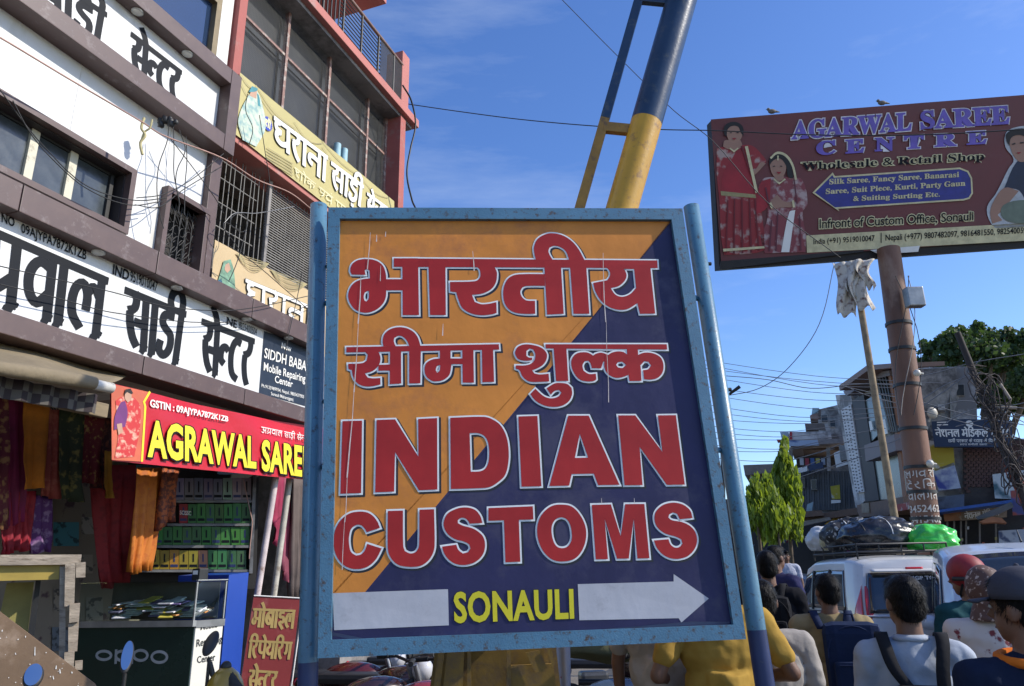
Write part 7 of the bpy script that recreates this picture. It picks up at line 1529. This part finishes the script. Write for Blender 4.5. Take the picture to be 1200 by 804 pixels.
    remesh(t, 'trousers', trousers or m_trou, root, .014, 4, .006, 9)
    for x in (-1, 1): MB().ball(P(.107 * x, .06, .045), (.05*s_, .135*s_, .052*s_), 14, 8, ax_b).build('shoe', m_shoe, root)
    # face details
    for x in (-1, 1):
        MB().ball(HP_(.030 * x, .086, .010), (.013*s_, .006*s_, .008*s_), 10, 6, ax_h).build('eye', m_eye, root); MB().ball(HP_(.030 * x, .0915, .010), (.006*s_, .003*s_, .006*s_), 8, 6, ax_h).build('iris', m_hairb, root)
        MB().tube([HP_(.014 * x, .095, .030), HP_(.030 * x, .093, .036), HP_(.048 * x, .082, .030)], .0035 * s_, 6).build('eyebrow', m_hairb, root)
    MB().tube([HP_(-.022, .083, -.062), HP_(0, .091, -.060), HP_(.022, .083, -.062)], .0055 * s_, 8, flat=.7).build('lips', m_lip, root)
    if hair:
        h = MB(); h.ball(HP_(0, -.016, .030), (.080*s_, .100*s_, .094*s_), 22, 16, ax_h); h.ball(HP_(0, -.042, -.01), (.072*s_, .068*s_, .078*s_), 18, 12, ax_h)
        h.ball(HP_(0, .04, .085), (.058*s_, .052*s_, .034*s_), 14, 10, ax_h)
        for k in range(16): a = random.uniform(0, 6.28); rr = random.uniform(.2, 1); c_ = HP_(.060 * rr * math.cos(a), -.02 + .08 * rr * math.sin(a), .095 * math.sqrt(max(0, 1 - rr * rr * .7)) + .012); h.ball(c_, .018 * s_, 8, 6)
        ho = remesh(h, 'hair', m_hairb, root, .0075, 3, .003, 30); sm_ = MB(); mh = ho.data; crown = HP_(0, -.05, .12); wo = WL[ho.name]
        for _ in range(2200):
            v = mh.vertices[random.randrange(len(mh.vertices))]; p = v.co + wo; nn2 = v.normal
            if nn2.z < -.75: continue
            tg = (p - crown); tg = tg - nn2 * tg.dot(nn2) + Vector((random.uniform(-1,1), random.uniform(-1,1), random.uniform(-1,.4))) * .035
            if tg.length < .01: tg = Vector((random.random(), random.random(), 0))
            tg.normalize(); sd_ = tg.cross(nn2).normalized() * .0012; l = random.uniform(.018, .034); q = p - nn2 * .001
            sm_.add([q - sd_, q + sd_, q + tg * l * .6 + nn2 * .005 + sd_ * .6, q + tg * l * .6 + nn2 * .005 - sd_ * .6, q + tg * l + nn2 * random.uniform(.001, .008)], [(0,1,2,3), (3,2,4)])
        tagit(sm_.build('hair_strands', m_hairb, ho), kind='stuff')
    return root, P, HP_, F, R, s_, J
def backpack(root_lab, P, F, R, s_, mat, mat2, z0=.98, z1=1.38, w_=.30, d_=.16, lab_cat='backpack', x0=0):
    root = MB(); h = (z1 - z0); c = P(x0, -.15 - d_ / 2 + .02, (z0 + z1) / 2)
    root.box(c, (w_ * s_, d_ * s_, h * s_), (R, F, UPV), .07 * s_); o = root.build('backpack', mat); WL[o.name] = Vector(o.location); tagit(o, root_lab, 'backpack')
    MB().box(c - F * (d_ / 2 + .022) * s_ - UPV * h * .17 * s_, (w_ * .78 * s_, .06 * s_, h * .48 * s_), (R, F, UPV), .028 * s_).build('front_pocket', mat, o)
    MB().tube([c - F * (d_/2 + .056) * s_ + R * (-w_*.30*s_) + UPV * (h*.03*s_), c - F * (d_/2 + .056) * s_ + R * (w_*.30*s_) + UPV * (h*.03*s_)], .0035, 6).build('zip', mat2, o)
    zz = [c - F * (d_/2 - .01) * s_ + R * (w_ * .46 * math.cos(t)) * s_ + UPV * (h * .10 + h * .36 * math.sin(t)) * s_ for t in [k * math.pi / 12 for k in range(13)]]; MB().tube(zz, .005, 6).build('zip', mat2, o)
    MB().tube([P(x0 - .03, -.16, z1 - .02), P(x0 - .02, -.18, z1 + .045), P(x0 + .02, -.18, z1 + .045), P(x0 + .03, -.16, z1 - .02)], .008, 8).build('grab_handle', mat2, o)
    for x in (-1, 1):
        pts = smooth_path([P(.07 * x, -.17, z1 - .05), P(.095 * x, -.11, 1.43), P(.10 * x, -.01, 1.455), P(.11 * x, .10, 1.40), P(.125 * x, .135, 1.25), P(.15 * x, .06, 1.08), P(.14 * x, -.12, z0 + .06)], k=4, nocorner=True)
        mb = MB(); 
        for i in range(len(pts)):
            pass
        wv = R * .026 * s_
        vs = []; 
        for p in pts: vs += [p - wv, p + wv]
        mb.smooth = True; mb.add(vs, [(2*i, 2*i+1, 2*i+3, 2*i+2) for i in range(len(pts)-1)]); mb.build('strap', mat2, o, solid=.009)
    return o
fb_tan = fabric('khaki_shirt', (.30,.23,.12)); fb_blk = fabric('black_tshirt', (.012,.012,.015)); fb_nav = fabric('navy_purple_shirt', (.035,.035,.09)); fb_wht = fabric('pale_blue_white_shirt', (.36,.39,.44)); fb_tea = fabric('dark_teal_shirt', (.015,.06,.07))
fb_yel = fabric('mustard_tshirt', (.38,.235,.05), bs=14); fb_navy2 = fabric('dark_navy_jacket', (.012,.018,.04)); fb_cream = fabric('offwhite_shirt', (.33,.30,.27))
fb_flo = pattern('floral_white_cloth', (.55,.48,.43), (.18,.03,.035), 13, .40, .8, 'NOISE', .025); m_packn = fabric('navy_canvas', (.015,.025,.06)); m_packb = fabric('black_canvas', (.014,.014,.016)); m_strap = fabric('black_webbing', (.02,.02,.022))
# man with black T-shirt and backpack beside the post
r, P, HPp, F, R, s_, J = person('man in black T-shirt with a black backpack, just right of the blue post', (899, 664), 6.4, 22, fb_blk, 1.72, -10)
backpack('black backpack with a white badge worn beside the blue post', P, F, R, s_, m_packb, m_strap)
MB().ball(P(0, -.325, 1.36), (.03,.008,.035), ax=(R, F, UPV)).build('badge', m_wlet, bpy.data.objects['backpack'])
person('man in navy purple shirt behind the one in black, turned right', (909, 654), 8.2, 60, fb_nav, 1.74, 0)
# khaki man with navy pack
r, P, HPp, F, R, s_, J = person('man in khaki shirt with a large navy backpack, left of the car tail lamp', (969, 693), 5.7, 18, fb_tan, 1.64, -24, build=1.12, sleeve='full', arms=((14,4,14),(16,6,12)))
backpack('large navy backpack on the khaki shirted man', P, F, R, s_, m_packn, fabric('navy_webbing', (.02,.03,.07)), .86, 1.40, .36, .20, x0=.09)
# white shirt man with sling bag
r, P, HPp, F, R, s_, J = person('man in pale blue white shirt with a black sling bag on his back, lower right', (1060, 706), 3.95, 22, fb_wht, 1.68, -22, build=.92)
sb = MB(); cS = P(.03, -.17, 1.13); sb.box(cS, (.30*s_, .12*s_, .26*s_), (R, F, UPV), .05); so = sb.build('sling_bag', m_packb); WL[so.name] = Vector(so.location); tagit(so, 'black sling bag with crossing straps on the white shirted man', 'bag')
def strapm(pts, nm, mat, par, wv, th=.008):
    pts = smooth_path(pts, k=5, nocorner=True); vs = []
    for p in pts: vs += [p - wv, p + wv]
    mb = MB(); mb.smooth = True; mb.add(vs, [(2*i, 2*i+1, 2*i+3, 2*i+2) for i in range(len(pts)-1)]); return mb.build(nm, mat, par, solid=th)
for x in (-1, 1): strapm([P(.03 + .06 * x, -.17, 1.22), P(.10 * x, -.155, 1.32), P(.125 * x, -.10, 1.42), P(.13 * x, .0, 1.455), P(.13 * x, .11, 1.36), P(.15 * x, .12, 1.1)], 'strap', m_strap, so, R * .026)
MB().tube([cS + UPV * .10 - F * .062 + R * t for t in (-.12, 0, .12)], .004, 6).build('zip', m_steel, so)
MB().ball(P(0, -.02, 1.435), (.075, .068, .022), 16, 8, (R, F, UPV)).build('collar', fb_wht, r)
# helmet rider in teal
r, P, HPp, F, R, s_, J = person('rider in dark teal shirt wearing a red helmet, before the car rear window', (1132, 678), 6.0, -10, fb_tea, 1.66, -30, hair=False, build=1.05)
h = MB(); h.ball(HPp(0, -.01, .045), (.112, .130, .115), 22, 16, (R, F, UPV)); hm = h.build('helmet', M('red_helmet', (.26,.014,.02), .6, var=.3, scale=14)); WL[hm.name] = Vector(hm.location)
for v in hm.data.vertices:
    if v.co.z < -.0 + .02 and False: pass
tagit(hm, 'glossy red helmet on the rider in teal', 'helmet'); MB().tube([HPp(-.09, -.02, .0), HPp(-.06, .03, -.10), HPp(0, .05, -.12), HPp(.07, .02, -.09), HPp(.1, -.02, 0)], .008, 6).build('chin_strap', m_strap, hm); MB().tube([HPp(.115*math.sin(t), -.01-.130*math.cos(t), .0) for t in [k*.4-2 for k in range(11)]], .014, 8).build('helmet_rim', m_trim, hm)
# woman with speckled scarf
r, P, HPp, F, R, s_, J = person('woman in speckled brown headscarf and white blouse with dark red flowers', (1154, 692), 5.0, 22, fb_flo, 1.62, -20, hair=False, sleeve='full')
h = MB(); h.ball(HPp(0, -.012, .02), (.098, .118, .115), 22, 16, (R, F, UPV)); h.ball(HPp(0, -.04, -.08), (.085,.085,.09), 18, 12, (R, F, UPV)); h.tube([HPp(0, -.03, -.08), HPp(0, -.03, -.16)], [.085, .11], 16)
sc2 = remesh(h, 'headscarf', pattern('brown_speckled_scarf', (.09,.045,.035), (.42,.34,.30), 42, .39, .7, 'NOISE', .03), r, .009, 4, .006, 16)
# man in cap, nearest, lower right corner
r, P, HPp, F, R, s_, J = person('man in grey cap and navy jacket with orange neckband, nearest at the right edge', (1197, 714), 3.2, 5, fb_navy2, 1.66, -38, sleeve='full', build=1.05)
h = MB(); h.ball(HPp(0, -.012, .055), (.098, .112, .090), 24, 14, (R, F, UPV)); 
for v in h.v:
    if v.z < HPp(0,0,.035).z: v.z = HPp(0,0,.035).z
cap_ = h.build('cap', fabric('grey_cap_cloth', (.06,.062,.08))); WL[cap_.name] = Vector(cap_.location); tagit(cap_, 'faded grey peaked cap on the man at the right edge', 'cap')
Fh = azdir(-38); Rh = Vector((Fh.y, -Fh.x, 0)); hc = HPp(0, 0, .04)
MB().grid(lambda u, v: hc + Rh * (.075 * math.sin((u - .5) * 3.0)) + Fh * (.075 + .085 * v * math.cos((u - .5) * 2.4)) + UPV * (-.012 * v - .01 * abs(u - .5)), 12, 6).build('peak', bpy.data.materials['grey_cap_cloth'], cap_, solid=.006)
MB().ball(HPp(0, -.012, .146), .009, 8, 6).build('button', bpy.data.materials['grey_cap_cloth'], cap_)
oc = [P(.098 * math.sin(t), -.005 - .088 * math.cos(t), 1.425 - .012 * math.cos(t)) for t in [k * .35 - 3.15 for k in range(19)]]
MB().tube(oc, .017, 8).build('neckband', fabric('orange_scarf', (.65,.16,.02)), r)
# mustard T-shirt man right behind the board, arms folded back
r, P, HPp, F, R, s_, J = person('heavy man in mustard T-shirt standing close behind the customs board', (836, 674), 4.3, 0, fb_yel, 1.72, 0, build=1.14, arms=((27, -10, 80), (27, -10, 80)))
person('man in off white shirt partly hidden by the blue post', (893, 705), 4.6, 10, fb_cream, 1.66, 0, arms=((14,0,20),(14,4,20)))
person('man in off white shirt behind the customs board, left of the mustard T-shirt', (765, 668), 4.6, 20, fb_cream, 1.70, 0)
# figures far down the street
for k, (x, y, r_, c, lab) in enumerate(((921, 652, 17, (.4,.42,.5), 'distant man in pale shirt under the mast trees'), (1003, 655, 19, (.3,.05,.05), 'distant man in red shirt beside the loaded car'), (890, 655, 16, (.05,.06,.1), 'distant man in dark shirt left of the mast tree trunks'))):
    person(lab, (x, y), r_, 190, fabric('distant_shirt', c), 1.68, group='people far down the street')
# checked cloth and bundle hanging between housing and scooter
HPc = vplane(4.6, 3); q = [HPc.uv(*p) for p in ((652,735),(668,735),(669,860),(651,860))]
tagit(MB().grid(lambda u, v: HPc.pt(lerp(lerp(q[3].x,q[2].x,u), lerp(q[0].x,q[1].x,u), v), lerp(q[3].y, q[0].y, v), .015 * math.sin(u * 9 + v * 3)), 8, 14).build('checked_cloth', pattern('white_red_check', (.45,.46,.52), (.35,.06,.10), 9, .40, .8, 'NOISE', .02), solid=.004), 'white cloth with red lines hanging beside the yellow barrier housing', 'cloth')
p = rayat(715, 757, 6.8); X = azdir(95); tagit(MB().ball(p, (.42,.22,.13), 26, 14, (X, UPV.cross(X), UPV), .25, 2.5).build('cloth_bundle', fabric('olive_bundle', (.13,.13,.07)), base=(p.x, p.y, p.z - .1)), 'olive cloth bundle carried on the scooter under the customs board', 'bundle')
